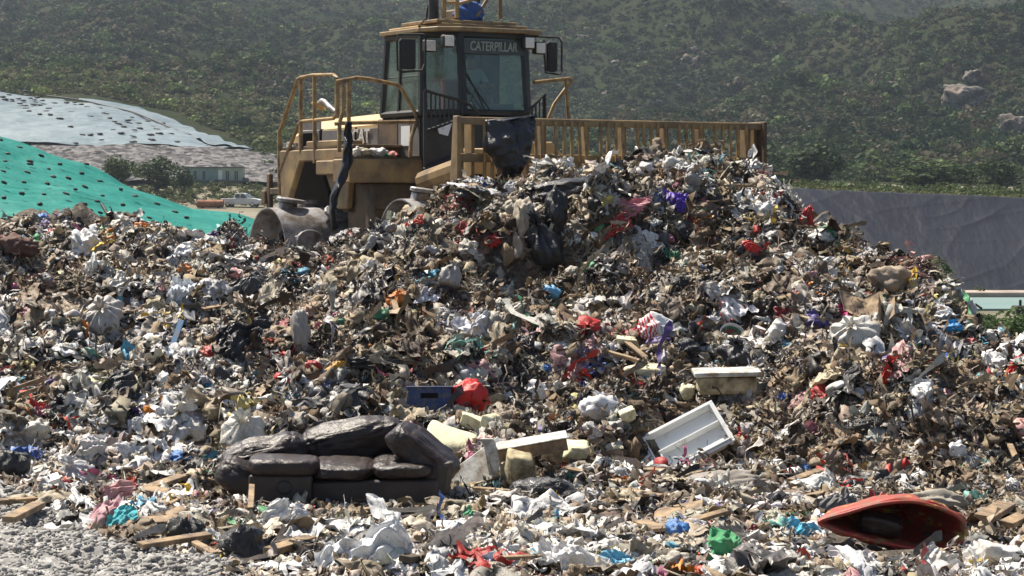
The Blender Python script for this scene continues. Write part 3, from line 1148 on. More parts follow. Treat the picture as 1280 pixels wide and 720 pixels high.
def foliage_stuff(name, pts, rad, cols, seeds, label, cat, leaves=130, leaf=0.24, squash=0.8):
    rs = np.random.RandomState(seeds)
    parts = []
    k = 7
    for j in range(k):
        V, F = t_bush(seeds * 10 + j, leaves, leaf)
        s2 = np.arange(j, len(pts), k)
        kk = len(s2)
        S = rad[s2][:, None] * rs.uniform(0.8, 1.2, (kk, 3)) * [1, 1, squash]
        P = pts[s2].copy()
        P[:, 2] += S[:, 2] * 0.35
        c = np.ones((kk, 4))
        c[:, :3] = cols[s2]
        parts.append((V, F, P, rand_rot(kk, 0.15, rs), S, c))
    V, F, CC = bake(parts)
    # each leaf clump its own slight tone
    n4 = len(V) // 4
    CC[:, :3] *= np.repeat(rs.uniform(0.7, 1.35, n4), 4)[:, None]
    o = mesh_np(name, V, F, M['foliage'], col=CC)
    tag(o, label, cat, kind='stuff')
    return o


rs = np.random.RandomState(77)
n = 36000
px = rs.uniform(-140, 1420, n)
Y = 385 + 790 * rs.rand(n) ** 0.95
tX = (px - 640) / FPX * Y
tz = terr(px, Y)
pp, qq = proj(tX, Y, tz)
keep = (qq > -40)
# leave the pale sheets and open grass strips free
pale = (px < 330) & (qq > np.interp(px, [-200, 0, 60, 110, 190, 250, 300, 330], [100, 106, 108, 112, 120, 155, 175, 190])) & (Y < 470)
keep &= ~pale
dens = vnoise(tX, Y, 41, 60) * 0.6 + vnoise(tX, Y, 42, 22) * 0.5 + 0.35
foot = (Y < 560) & (px < 480)
keep &= rs.rand(n) < np.where(foot, 0.45, np.clip(dens + 0.45, 0.25, 1))
px, Y, tX, tz, foot, qq = [a[keep] for a in (px, Y, tX, tz, foot, qq)]
k = len(px)
tone = np.clip(vnoise(tX, Y, 43, 90)[:, None] * 0.6 + vnoise(tX, Y, 46, 30)[:, None] * 0.5 + 0.42, 0, 1)
ca = np.array([0.016, 0.032, 0.012])
cb = np.array([0.050, 0.074, 0.028])
col = ca * (1 - tone) + cb * tone
br = rs.rand(k) < 0.2
col[br] = [0.085, 0.075, 0.048]
yg = rs.rand(k) < 0.14
col[yg] = [0.085, 0.12, 0.038]
fm = foot[:, None]
col = np.where(fm, col * 1.35 + [0.03, 0.03, 0.008], col)
col *= rs.uniform(0.65, 1.3, (k, 1))
rad = 1.0 + 2.8 * rs.rand(k) ** 2.4 + np.where(rs.rand(k) < 0.05, 2.2, 0)
rad = np.where(foot, rad * 0.75, rad)
foliage_stuff('hillside_scrub', np.stack([tX, Y, tz], 1), rad, col, 9, 'dense green scrub and low trees covering the hazy hillside', 'scrub')
n = 62000
px = rs.uniform(-120, 1400, n)
Y = 372 + 800 * rs.rand(n)
tX = (px - 640) / FPX * Y
tz = terr(px, Y)
pp, qq = proj(tX, Y, tz)
pale = (px < 340) & (qq > np.interp(px, [-200, 0, 60, 110, 190, 250, 300, 330], [100, 106, 108, 112, 120, 155, 175, 190])) & (Y < 470)
keep = (qq > -30) & ~pale
px, Y, tX, tz = [a[keep] for a in (px, Y, tX, tz)]
k = len(px)
t_ = np.clip(vnoise(tX, Y, 44, 50) * 0.9 + vnoise(tX, Y, 45, 15) * 0.6 + 0.5, 0, 1)[:, None]
low = np.array([0.018, 0.032, 0.012]) * (1 - t_) + np.array([0.068, 0.066, 0.036]) * t_
low = low + ((Y < 560) & (px < 500))[:, None] * np.array([0.035, 0.032, 0.012])
low *= rs.uniform(0.7, 1.3, (k, 1))
foliage_stuff('hillside_shrubs', np.stack([tX, Y, tz], 1), rs.uniform(0.8, 1.9, k), low, 19, 'low heath and grass tussocks between the bushes of the hillside', 'scrub', leaves=36, leaf=0.42, squash=0.6)

# rough grass belts: top of the liner, foot of the bank, valley bottom
pts, rads, cols = [], [], []
rs = np.random.RandomState(78)


def belt(n, px0, px1, Y0, Y1, r0, r1, c, jit=0.25):
    for i in range(n):
        p = rs.uniform(px0, px1)
        Y = rs.uniform(Y0, Y1)
        pts.append(((p - 640) / FPX * Y, Y, float(terr(p, Y))))
        rads.append(rs.uniform(r0, r1))
        cols.append(np.array(c) * rs.uniform(1 - jit, 1 + jit))


belt(420, 955, 1500, 164.5, 190, 0.3, 0.75, (0.115, 0.125, 0.06))
belt(240, 950, 1500, 200, 290, 0.8, 1.6, (0.07, 0.095, 0.038))
belt(520, 60, 480, 296, 327, 0.5, 1.3, (0.085, 0.10, 0.042))
belt(260, 60, 480, 291.5, 300, 0.2, 0.6, (0.16, 0.12, 0.075))
belt(120, 330, 480, 335, 380, 0.8, 1.8, (0.085, 0.11, 0.045))
belt(90, 1120, 1500, 143, 149, 0.25, 0.6, (0.08, 0.10, 0.045))
belt(260, 1100, 1500, 62, 118, 0.3, 0.9, (0.07, 0.11, 0.04))
belt(60, 60, 130, 318, 345, 0.5, 1.2, (0.09, 0.10, 0.045))
foliage_stuff('rough_grass', np.array(pts), np.array(rads), np.array(cols), 12, 'rough pale grass and weeds along the banks', 'grass', leaves=110, leaf=0.2)


def bush(name, px, pybase, Y, wpx, hpx, c, label, group=None, stem=True, leaves=1400, seed=1, leaf=0.11):
    base = at(px, pybase, Y)
    s = Y / FPX
    rw, rh = wpx * s * 0.58, hpx * s * 1.08
    root = empty(name, base)
    tag(root, label, 'bush', group)
    r = np.random.RandomState(seed)
    V, F = t_bush(seed, leaves, leaf, 16, 1.0)
    V = V * [rw * 1.05, rw * 0.95, rh * 0.52] + [0, 0, rh * 0.5]
    cc = np.ones((len(V), 3)) * np.array(c)
    cc *= np.repeat(r.uniform(0.6, 1.45, len(V) // 4), 4)[:, None]
    cc += np.repeat(r.rand(len(V) // 4, 1) < 0.12, 4, 0) * np.array([0.03, 0.03, 0.0])
    mesh_np('crown', V, F, M['foliage'], parent=root, col=cc)
    m = MB()
    for j in range(5):
        a = j * 1.256 + r.rand()
        m.tube([(0, 0, -0.3), (0.15 * rw * math.cos(a), 0.15 * rw * math.sin(a), rh * 0.25), (0.45 * rw * math.cos(a), 0.45 * rw * math.sin(a), rh * 0.62)],
               [0.035 * rh, 0.025 * rh, 0.008 * rh], 6)
    m.build('trunk', M['bark'], root)
    return root


bush('bush', 150, 238, 312, 52, 50, (0.060, 0.085, 0.035), 'tall feathery olive bush left of the pale green hut', seed=3)
bush('bush', 196, 240, 309, 62, 46, (0.055, 0.080, 0.036), 'broad olive bush between the green sheet and the hut', seed=4)
bush('bush', 229, 243, 306, 34, 32, (0.040, 0.070, 0.036), 'small darker bush against the left end of the hut', seed=5)
bush('bush', 299, 183, 440, 44, 44, (0.035, 0.055, 0.026), 'dark round bush on the grassy slope beyond the pale sheet', seed=6, leaves=1600)
bush('bush', 138, 162, 470, 40, 26, (0.055, 0.075, 0.033), 'low bush behind the ridge of the pale sheet', seed=7)
bush('bush', 395, 182, 450, 60, 34, (0.050, 0.075, 0.032), 'bush on the slope behind the compactor railing', seed=8)
bush('bush', 1017, 238, 300, 82, 62, (0.028, 0.045, 0.022), 'big dark round tree-like bush above the grey liner', seed=9, leaves=2600)
bush('bush', 968, 238, 296, 44, 36, (0.030, 0.050, 0.024), 'dark bush right of the end of the blade rack', seed=10)
bush('bush', 1080, 240, 300, 30, 20, (0.035, 0.055, 0.024), 'small low bush above the middle of the grey liner', seed=11)
bush('bush', 1165, 243, 310, 110, 42, (0.045, 0.068, 0.028), 'wide mid green bush above the grey liner', seed=12, leaves=2400)
bush('bush', 1248, 244, 305, 74, 48, (0.038, 0.060, 0.026), 'tall bush above the right end of the grey liner', seed=13)
bush('bush', 1160, 368, 140, 84, 52, (0.070, 0.105, 0.042), 'green bush in front of the grey liner', seed=14, leaves=2200)
bush('bush', 1218, 447, 88, 66, 58, (0.075, 0.115, 0.045), 'leafy bush beside the foot of the heap, below the pond', seed=15, leaves=2200)
bush('bush', 1268, 458, 84, 80, 72, (0.070, 0.110, 0.042), 'large leafy bush at the right edge below the pond', seed=16, leaves=2400)
bush('bush', 1222, 372, 146, 26, 14, (0.075, 0.10, 0.045), 'tiny shrub at the foot of the grey liner', seed=18, leaves=400)

# boulders on the hillside
def rock_mesh(seed):
    V, F = ico(4)
    V = np.sign(V) * np.abs(V) ** 0.7
    V = V * (1 + 0.14 * folds(V, 5, 0.5, seed) + 0.05 * folds(V, 8, 1.6, seed + 1))[:, None]
    V = V / np.abs(V).max(0) * 0.5
    return V, F


RK = {}


def boulder(px, py, w_, h_, label, seed=0, group=None, y0=60, mat='rock'):
    p = thit(px, py + h_ * 0.4, y0)
    if p is None:
        return
    s = p.y / FPX
    if seed not in RK:
        V, F = rock_mesh(500 + seed)
        RK[seed] = mesh_np('boulder', V, F, M[mat])
        o = RK[seed]
    else:
        o = RK[seed].copy()
        C.objects.link(o)
    c = at(px, py, p.y)
    o.location = (c.x, c.y, c.z)
    o.scale = (w_ * s * 0.95, (w_ + h_) * s * 0.5, h_ * s * 0.95)
    o.rotation_euler = (0, 0, seed * 1.3 + px * 0.01)
    tag(o, label, 'boulder', group)


BO = [(1203 + 12, 96, 26, 20, 'tall pale boulder perched on top of the right-hand cliff'), (1203, 122, 62, 44, 'wide rocky cliff face with an overhang on the right slope'),
      (1188, 112, 26, 14, 'flat ledge of rock at the left end of the cliff'), (1114, 107, 18, 12, 'pale tilted boulder left of the cliff'),
      (1126, 152, 18, 12, 'round pinkish boulder below the pale tilted one'), (1122, 165, 22, 7, 'flat pale slab under the round pinkish boulder'),
      (1160, 139, 12, 6, 'small pale rock just left of the cliff foot'), (1268, 160, 34, 46, 'streaked pale rock outcrop at the right edge'),
      (1255, 186, 26, 18, 'low rubble rock below the right-edge outcrop'), (1276, 142, 14, 12, 'small rock capping the right-edge outcrop'),
      (858, 74, 18, 15, 'largest pale boulder of the cluster above the rack'), (868, 62, 12, 9, 'upper pale rock of the cluster above the rack'),
      (855, 60, 8, 6, 'small rock at the top left of the cluster'), (871, 78, 10, 20, 'narrow shadowed rock at the right of the cluster'),
      (847, 66, 7, 5, 'tiny rock at the left end of the cluster'), (769, 81, 13, 13, 'round pale boulder right of the cab mirror'),
      (777, 90, 9, 5, 'little rock touching the round pale boulder'), (797, 67, 10, 9, 'small boulder between the mirror and the cluster'),
      (797, 62, 8, 5, 'flat cap rock above the small boulder'), (728, 47, 24, 9, 'low pinkish slab up the slope from the cab mirror'),
      (740, 50, 12, 5, 'thin slab beside the low pinkish slab'), (756, 34, 8, 5, 'small white rock high above the mirror'),
      (824, 128, 24, 8, 'long flat rock just above the rack'), (755, 118, 12, 9, 'grey rock low above the left of the rack'),
      (848, 108, 12, 6, 'small flat rock under the cluster'), (898, 46, 11, 5, 'white stone high on the middle slope'),
      (838, 33, 16, 8, 'pale bare patch of rock near the top middle'), (308, 62, 12, 5, 'pale rock high on the left slope'), (324, 22, 7, 6, 'single white boulder near the top left'),
      (901, 142, 8, 5, 'tiny pale stone above the right of the rack'), (957, 122, 12, 6, 'flat stone on the slope right of the rack'), (1010, 160, 12, 7, 'half buried rock above the big dark bush')]
for i, (a, b_, c_, d_, lab) in enumerate(BO):
    boulder(a, b_, c_, d_, lab, i % 6, 'boulders on the hillside', 330)

# pale sheets on the far mound
def sheet_on_terrain(name, pxa, pxb, Yfun0, Yfun1, off, mat, nx, ny, wr, seed, ext=1.0):
    u = np.linspace(pxa, pxb, nx)
    v = np.linspace(0, 1, ny)
    U, Vv = np.meshgrid(u, v, indexing='ij')
    Yv = Yfun0(U) * (1 - Vv) + Yfun1(U) * Vv
    X = (U - 640) / FPX * Yv
    Z = terr(U, Yv) + off
    P3 = np.stack([X / ext, Yv / ext, Z / ext], -1).reshape(-1, 3)
    Z = Z + (wr * folds(P3, 6, 0.6, seed)).reshape(Z.shape) + wr * 1.5 * vnoise(X, Yv, seed, ext * 4)
    idx = np.arange(nx * ny).reshape(nx, ny)
    F = np.stack([idx[:-1, :-1], idx[1:, :-1], idx[1:, 1:], idx[:-1, 1:]], -1).reshape(-1, 4)
    o = mesh_np(name, np.stack([X, Yv, Z], -1).reshape(-1, 3), F, M[mat], smooth=True)
    sol = o.modifiers.new('s', 'SOLIDIFY')
    sol.thickness = 0.03
    return o


cy = lambda P_: np.interp(P_, [-500, 0, 110, 165, 215, 255, 320], [430, 430, 425, 415, 395, 370, 356])
o = sheet_on_terrain('tarpaulin', -260, 316, lambda P_: np.interp(P_, [-260, 100, 316], [352.5, 352.5, 352.5]), lambda P_: cy(P_) + 1.5, 0.9, 'grey_tarp', 260, 90, 0.15, 51, 6)
tag(o, 'pale blue-grey cover sheet dotted with weights on the far mound', 'tarpaulin')
o = sheet_on_terrain('tarpaulin', 100, 318, lambda P_: cy(P_) + 3.5, lambda P_: np.interp(P_, [100, 165, 215, 255, 320], [439, 438, 423, 400, 362]), 0.8, 'grey_tarp', 110, 30, 0.12, 52, 6)
tag(o, 'narrow pale sheet behind the crest of the far mound', 'tarpaulin')
# black seam rope along the crest
m = MB()
m.tube([tuple(Vector(((p - 640) / FPX * float(cy(p)), float(cy(p)), float(terr(p, cy(p))) + 1.1))) for p in range(60, 240, 9)], 0.16, 6)
tag(m.build('seam_rope', M['rubber']), 'dark rolled seam along the crest of the pale sheet', 'rope')

# gravel bank below it
o = sheet_on_terrain('gravel_bank', 40, 350, lambda P_: P_ * 0 + 329.0, lambda P_: P_ * 0 + 352.4, 0.7, 'bank', 220, 50, 0.10, 53, 3)
tag(o, kind='structure')

# green sheet mound
GT = ([-400, -60, 0, 60, 100, 150, 200, 240, 270, 300, 325, 350], [60, 142, 165, 188, 201, 223, 243, 258, 264, 268, 273, 277])


def green_z(px, Y):
    top = np.interp(px, *GT)
    zt = CAMZ + (250 - top) / FPX * 103.0
    zt = np.maximum(zt, 1.3)
    t = np.clip((Y - 76) / 27.0, 0, 1)
    front = 1.15 + (zt - 1.15) * (t ** 0.85)
    back = zt - np.clip((Y - 103) / 9.0, 0, 1) * (zt - 0.9)
    return np.where(Y <= 103, front, back)


nx, ny = 420, 150
U, Yv = np.meshgrid(np.linspace(-300, 345, nx), np.linspace(76, 112, ny), indexing='ij')
X = (U - 640) / FPX * Yv
Z = green_z(U, Yv)
P3 = np.stack([X, Yv * 0.6, Z], -1).reshape(-1, 3)
wrn = folds(P3, 7, 0.22, 61).reshape(Z.shape)
Zw = Z - 0.1 + 0.06 * wrn + 0.07 * vnoise(X, Yv, 62, 3.0) + 0.03 * tri((X * 0.35 + Yv * 0.9) / 2.3 + 0.4 * vnoise(X, Yv, 63, 5))
idx = np.arange(nx * ny).reshape(nx, ny)
F = np.stack([idx[:-1, :-1], idx[1:, :-1], idx[1:, 1:], idx[:-1, 1:]], -1).reshape(-1, 4)
o = mesh_np('tarpaulin', np.stack([X, Yv, Zw], -1).reshape(-1, 3), F, M['green_tarp'], smooth=True)
tag(o, 'bright turquoise green cover sheet weighted with dark bags, left', 'tarpaulin')

sbV, sbF = t_chunk(901, 3, 0.8, 0.1)
sbV = sbV / np.abs(sbV).max(0) * [0.5, 0.34, 0.26]
SB0 = mesh_np('sandbag', sbV, sbF, M['rubber'], smooth=True)
SBL = [(75, 323), (30, 348), (155, 355), (20, 376), (113, 376), (113, 387), (225, 386), (325, 386), (183, 405), (13, 415), (103, 418), (200, 434), (307, 422), (257, 440), (375, 450),
       (15, 458), (90, 457), (178, 460), (283, 482), (319, 472), (453, 481), (248, 499), (385, 505), (507, 506), (82, 500), (165, 502), (317, 540), (365, 528), (461, 541),
       (590, 536), (335, 562), (445, 572), (530, 570), (657, 566), (376, 572), (560, 590), (15, 515), (150, 540), (453, 592), (700, 588), (2, 295)]
rs = np.random.RandomState(15)
first = True
GYS = np.arange(77, 103, 0.15)
for (a, b_) in SBL:
    pxx, pyy = a / 3.0, 80 + b_ / 3.0
    ra, rb, rc = ray(pxx, pyy)
    zl = CAMZ + rc * GYS / rb
    w_ = np.nonzero(zl <= green_z(pxx, GYS))[0]
    if len(w_) == 0:
        continue
    Y = GYS[w_[0]]
    o = SB0 if first else SB0.copy()
    if not first:
        C.objects.link(o)
    first = False
    o.location = (ra * Y / rb, Y, green_z(pxx, Y) + 0.12)
    o.scale = (rs.uniform(0.22, 0.36), rs.uniform(0.2, 0.4), rs.uniform(0.18, 0.32))
    o.rotation_euler = (0.1, rs.uniform(0.1, 0.5), rs.uniform(-0.5, 0.5))
    tag(o, 'dark weight bag lying on the turquoise green sheet', 'sandbag', 'weight bags on the green sheet')
GP = [(95, 122), (20, 155), (45, 155), (70, 152), (88, 160), (115, 152), (140, 148), (60, 130), (250, 168), (35, 137), (100, 140), (10, 145), (130, 160), (160, 163), (75, 176), (95, 182), (125, 178),
      (150, 175), (185, 190), (205, 172), (235, 193), (215, 208), (175, 205), (190, 213), (240, 208), (270, 207), (265, 258), (310, 292), (285, 322), (330, 187), (375, 190), (400, 208), (430, 240),
      (445, 250), (480, 235), (505, 272), (500, 298), (525, 265), (555, 237), (575, 262), (590, 270), (610, 246), (625, 262), (650, 268), (565, 292), (598, 287), (640, 285), (570, 310), (665, 316),
      (375, 287), (425, 271), (455, 285), (380, 312), (500, 320), (340, 220), (390, 212), (495, 222), (705, 288), (340, 290), (412, 228), (520, 248), (465, 262), (250, 150), (280, 165), (305, 172), (225, 228), (150, 212), (110, 200)]
first = True
for (a, b_) in GP:
    p = thit(a / 3.0, 80 + b_ / 3.0, 345)
    if p is None:
        continue
    if first:
        o = mesh_np('sandbag', sbV, sbF, M['rubber'], smooth=True)
        G0 = o
        first = False
    else:
        o = G0.copy()
        C.objects.link(o)
    o.location = p + Vector((0, 0, 1.0))
    o.scale = (rs.uniform(1.0, 1.6), rs.uniform(1.2, 2.4), rs.uniform(0.5, 0.9))
    o.rotation_euler = (0, rs.uniform(0.0, 0.25), 0)
    tag(o, 'dark weight bag lying on the pale blue-grey sheet', 'sandbag', 'weight bags on the pale sheet')
for i, (a, b_) in enumerate([(193, 152), (203, 155), (219, 161), (231, 167), (250, 181), (258, 184), (268, 189), (282, 192)]):
    boulder(a, b_, 10, 6, 'brown rock holding down the right edge of the pale sheet', i % 6, 'rocks along the edge of the pale sheet', 345)

# grey liner, ledge, pond
U, Yv = np.meshgrid(np.linspace(930, 1700, 330), np.linspace(149.0, 163.5, 110), indexing='ij')
X = (U - 640) / FPX * Yv
Z = terr(U, Yv) + 0.22
wr = 0.020 * (1 - np.abs(tri((X * 0.9 + (Yv - 150) * 0.35) / 5.1 + 1.6 * vnoise(X, Yv, 71, 9)))) ** 6 + 0.018 * (1 - np.abs(tri((X * 0.6 - (Yv - 150) * 1.3) / 7.3 + 1.5 * vnoise(X, Yv, 72, 8)))) ** 6 \
    + 0.012 * vnoise(X, Yv, 74, 2.5)
idx = np.arange(U.size).reshape(U.shape)
F = np.stack([idx[:-1, :-1], idx[1:, :-1], idx[1:, 1:], idx[:-1, 1:]], -1).reshape(-1, 4)
o = mesh_np('pond_liner', np.stack([X, Yv, Z + wr * 2.2], -1).reshape(-1, 3), F, M['liner'], smooth=True)
tag(o, 'wrinkled dark grey liner sheet covering the slope right of the heap', 'liner')
m = MB().box((1120 - 640) / FPX * 124, 70, 127, 142, LOW - 0.4, LOW + 0.12)
tag(m.build('pond_water', M['water']), kind='structure')
m = MB().box((1150 - 640) / FPX * 143, 70, 142, 145.5, LOW - 0.5, LOW + 0.42)
M['ledge'] = dirty('ledge_concrete', (0.36, 0.29, 0.25), (0.2, 0.16, 0.13), (0.4, 0.7), 0.4, 0.9)
tag(m.build('concrete_ledge', M['ledge'], bevel=0.04), 'pinkish concrete ledge along the far side of the pond', 'ledge')
m = MB().box((1268 - 640) / FPX * 124, (1284 - 640) / FPX * 124, 123.4, 124.6, LOW, LOW + 0.42)
m.tube([((1276 - 640) / FPX * 124, 124, LOW + 0.4), ((1276 - 640) / FPX * 124, 124, LOW + 0.75)], 0.08)
tag(m.build('floating_pump', M['rubber'], bevel=0.05), 'small dark pump float on the pond', 'pump')

# hut
S = 330 / FPX
hb = at(268, 231, 330)
hut = empty('hut', (hb.x, 330, 4.75))
tag(hut, 'long low pale green site hut with flat roof before the gravel bank', 'hut')
X0, X1, XM = (233 - 268) * S, (303 - 268) * S, (272 - 268) * S
hw = dirty('hut_teal', (0.26, 0.36, 0.33), (0.18, 0.22, 0.2), (0.5, 0.75), 0.8, 0.8)
hw2 = dirty('hut_green', (0.36, 0.42, 0.32), (0.25, 0.26, 0.2), (0.5, 0.75), 0.8, 0.8)
MB().box(X0, XM, 0, 3, 0, 2.55).build('wall', hw, hut)
MB().box(XM + 0.003, X1, -0.12, 3, 0, 2.55).build('wall', hw2, hut)
MB().box(X0 - 0.1, X1 + 0.12, -0.28, 3.2, 2.555, 2.68).build('roof', dirty('hut_roof', (0.10, 0.085, 0.08), (0.18, 0.12, 0.1), (0.4, 0.7), 0.8), hut)
M['hutglass'] = dirty('dark_pane', (0.06, 0.08, 0.085), (0.1, 0.11, 0.1), (0.4, 0.8), 2, 0.2, bmp=0)
for wx, ww, off in ((244, 3.6, 0), (255, 3.6, 0), (284.5, 4.4, -0.12), (295.5, 4.4, -0.12)):
    xc = (wx - 268) * S
    f = MB().box(xc - ww * S / 2 - 0.06, xc + ww * S / 2 + 0.06, off - 0.05, off - 0.003, 0.75, 2.15).build('window', hw2, hut)
    MB().box(xc - ww * S / 2, xc - 0.03, off - 0.075, off - 0.053, 0.82, 2.08).box(xc + 0.03, xc + ww * S / 2, off - 0.075, off - 0.053, 0.82, 2.08).build('pane', M['hutglass'], f)
xc = (275.5 - 268) * S
MB().box(xc - 0.28, xc + 0.28, -0.17, -0.123, 0.05, 2.2).build('door', M['white'], hut)
for wx in (234, 262, 267, 272.2):
    xc = (wx - 268) * S
    MB().tube([(xc, -0.1 if wx < 272 else -0.2, 0), (xc, -0.1 if wx < 272 else -0.2, 2.5)], 0.05, 6).build('downpipe', hw, hut)

# pickup truck
tb = at(303, 266.5, 290)
tk_ = empty('pickup_truck', (tb.x, 290, float(terr(303, 290))))
tk_.rotation_euler = (0, 0, math.radians(-12))
tag(tk_, 'silver white double-cab pickup truck parked beyond the green sheet', 'truck')
car = dirty('silver_paint', (0.55, 0.56, 0.55), (0.35, 0.33, 0.3), (0.55, 0.8), 1.2, 0.3, 0.2, bmp=0)
body = [(-2.55, 0.42), (-2.55, 1.08), (-0.95, 1.1), (-0.75, 1.12), (1.15, 1.14), (2.1, 1.02), (2.5, 0.88), (2.6, 0.45), (2.1, 0.34), (-2.3, 0.36)]
MB().prism(body, -0.9, 0.9, 'xz').build('body', car, tk_, bevel=0.06, seg=2)
MB().prism([(-0.95, 1.1), (-0.72, 1.72), (0.25, 1.76), (0.55, 1.66), (1.25, 1.13)], -0.76, 0.76, 'xz').build('cab', car, tk_, bevel=0.06, seg=2)
for a, b_ in (((-0.72, 1.18), (-0.1, 1.6)), ((0.0, 1.18), (0.45, 1.6))):
    x0, z0 = a
    x1, z1 = b_
    g = MB().prism([(x0, z0), (x0 + 0.1, z1), (x1, z1), (x1 + (0.4 if x1 > 0.2 else 0), z0)], -0.79, -0.765, 'xz').build('side_window', M['hutglass'], tk_)
MB().prism([(0.62, 1.64), (1.22, 1.2), (1.26, 1.22), (0.66, 1.67)], -0.66, 0.66, 'xz').build('windscreen', M['hutglass'], tk_)
for x in (-1.65, 1.6):
    for y in (-0.86, 0.72):
        t_ = MB().lathe([(y - 0.06, 0.05), (y - 0.06, 0.2), (y, 0.36), (y + 0.16, 0.36), (y + 0.16, 0.05)], 20, 'y', Matrix.Translation((x, 0, 0.37))).build('wheel', M['rubber'], tk_, smooth=True)
        MB().lathe([(y - 0.07, 0.0), (y - 0.07, 0.19), (y - 0.05, 0.2)], 16, 'y', Matrix.Translation((x, 0, 0.37))).build('rim', car, t_)
MB().box(2.42, 2.58, -0.85, -0.55, 0.72, 0.9).build('headlight', M['lamp'], tk_, bevel=0.03)
MB().box(-2.6, -2.5, -0.88, -0.72, 0.7, 1.0).build('tail_light', M['redcloth'], tk_, bevel=0.02)
MB().box(-0.5, -0.3, -0.93, -0.9, 1.0, 1.04).box(0.35, 0.55, -0.93, -0.9, 1.0, 1.04).build('door_handle', M['rubber'], tk_)

M['rust'] = dirty('rusty_tank', (0.30, 0.12, 0.055), (0.12, 0.06, 0.04), (0.4, 0.65), 1.2, 0.85, second=(0.36, 0.17, 0.09))
tp = at(263, 261, 288)
tn = empty('steel_tank', (tp.x, 288, float(terr(263, 288))))
tag(tn, 'rusty orange steel tank lying on its side left of the truck', 'tank')
MB().lathe([(-1.65, 0.0), (-1.65, 0.42), (-1.6, 0.5), (1.6, 0.5), (1.65, 0.42), (1.65, 0)], 26, 'x', Matrix.Translation((0, 0, 0.55))).build('shell', M['rust'], tn, smooth=True)
MB().lathe([(-1.72, 0.0), (-1.72, 0.36), (-1.652, 0.38)], 20, 'x', Matrix.Translation((0, 0, 0.55))).build('end_cap', M['rubber'], tn)
for x in (-1.0, 1.0):
    MB().box(x - 0.12, x + 0.12, -0.45, 0.45, -0.05, 0.16).build('cradle', M['rubber'], tn)

# ================================================================== COMPACTOR
P0 = (0.67, 36.58)
GZ = 1.1
A32 = math.radians(32)
mc = empty('landfill_compactor', (P0[0], P0[1], GZ), A32)
tag(mc, 'large yellow landfill compactor with slatted blade rack working behind the heap', 'compactor')


def L(u, v, z):
    return Vector((u, -v, z - GZ))


def pu(px, py, u):
    """point on the machine's plane u = const seen at a photo pixel"""
    d = ray(px, py)
    bx, by = math.cos(A32), math.sin(A32)
    t = (u + P0[0] * bx + P0[1] * by) / (d[0] * bx + d[1] * by)
    X, Y = d[0] * t - P0[0], d[1] * t - P0[1]
    return L(u, X * by - Y * bx, CAMZ + d[2] * t)


def pv_(px, py, v):
    d = ray(px, py)
    bx, by = math.cos(A32), math.sin(A32)
    fx, fy = by, -bx
    t = (v + P0[0] * fx + P0[1] * fy) / (d[0] * fx + d[1] * fy)
    X, Y = d[0] * t - P0[0], d[1] * t - P0[1]
    return L(X * bx + Y * by, v, CAMZ + d[2] * t)


def bx(u0, u1, v0, v1, z0, z1, mb=None):
    mb = mb or MB()
    return mb.box(u0, u1, -v1, -v0, z0 - GZ, z1 - GZ)


# drums
def drum(u0, side, v, zc, cleats=True):
    """side -1: open end towards -u"""
    R = 0.70
    Wd = 1.35
    T = Matrix.Translation(L(u0, v, zc)) @ Matrix.Scale(-side, 4, (1, 0, 0))
    d = MB().lathe([(0.42, 0.30), (0.42, 0.60), (0.03, 0.665), (0.0, 0.68), (0.0, 0.70), (0.03, R), (Wd, R), (Wd, 0.0)], 56, 'x', T).build('drum', M['steel'], mc, smooth=True)
    MB().lathe([(0.9, 0.0), (0.9, 0.29), (0.415, 0.305), (0.37, 0.33), (0.37, 0.36), (0.418, 0.37)], 36, 'x', T).build('hub', M['void'], d, smooth=True)  # hub hole coloured near-black in place of its inner shade
    if cleats:
        for row, (uu, n_, ph) in enumerate(((0.30, 5, 0.0), (0.95, 5, 0.63))):
            for q in range(n_):
                a = ph + q * 2 * math.pi / n_ + 0.12
                Mx = T @ Matrix.Translation((uu, 0, 0)) @ Matrix.Rotation(a, 4, 'X')
                c_ = MB()
                # pedestal
                c_.add([(-0.13, -0.10, R - 0.04), (0.13, -0.10, R - 0.04), (0.13, 0.10, R - 0.04), (-0.13, 0.10, R - 0.04), (-0.10, -0.09, R + 0.10), (0.10, -0.09, R + 0.10), (0.10, 0.09, R + 0.10), (-0.10, 0.09, R + 0.10)],
                       [(3, 2, 1, 0), (4, 5, 6, 7), (0, 1, 5, 4), (1, 2, 6, 5), (2, 3, 7, 6), (3, 0, 4, 7)], Mx)
                # rounded wear plate
                pl = [(0.24 * math.cos(t) * 1.1, 0.18 * math.sin(t)) for t in [k * math.pi / 7 for k in range(14)]]
                c_.prism(pl, R + 0.102, R + 0.165, 'xy', Mx @ Matrix.Rotation(0.12, 4, 'Y'))
                c_.build('cleat', M['steel'], d, bevel=0.012)
    return d


drum(-2.8, -1, -4.58, 1.87)
drum(-2.8, -1, 0.0, 2.02)
drum(2.75, 1, -4.58, 1.87, False)
drum(2.75, 1, 0.0, 2.02, False)
MB().tube([L(-1.5, 0, 2.02), L(1.5, 0, 2.02)], 0.25, 14).build('axle', M['paint_dark'], mc)
MB().tube([L(-1.5, -4.58, 1.87), L(1.5, -4.58, 1.87)], 0.25, 14).build('axle', M['paint_dark'], mc)

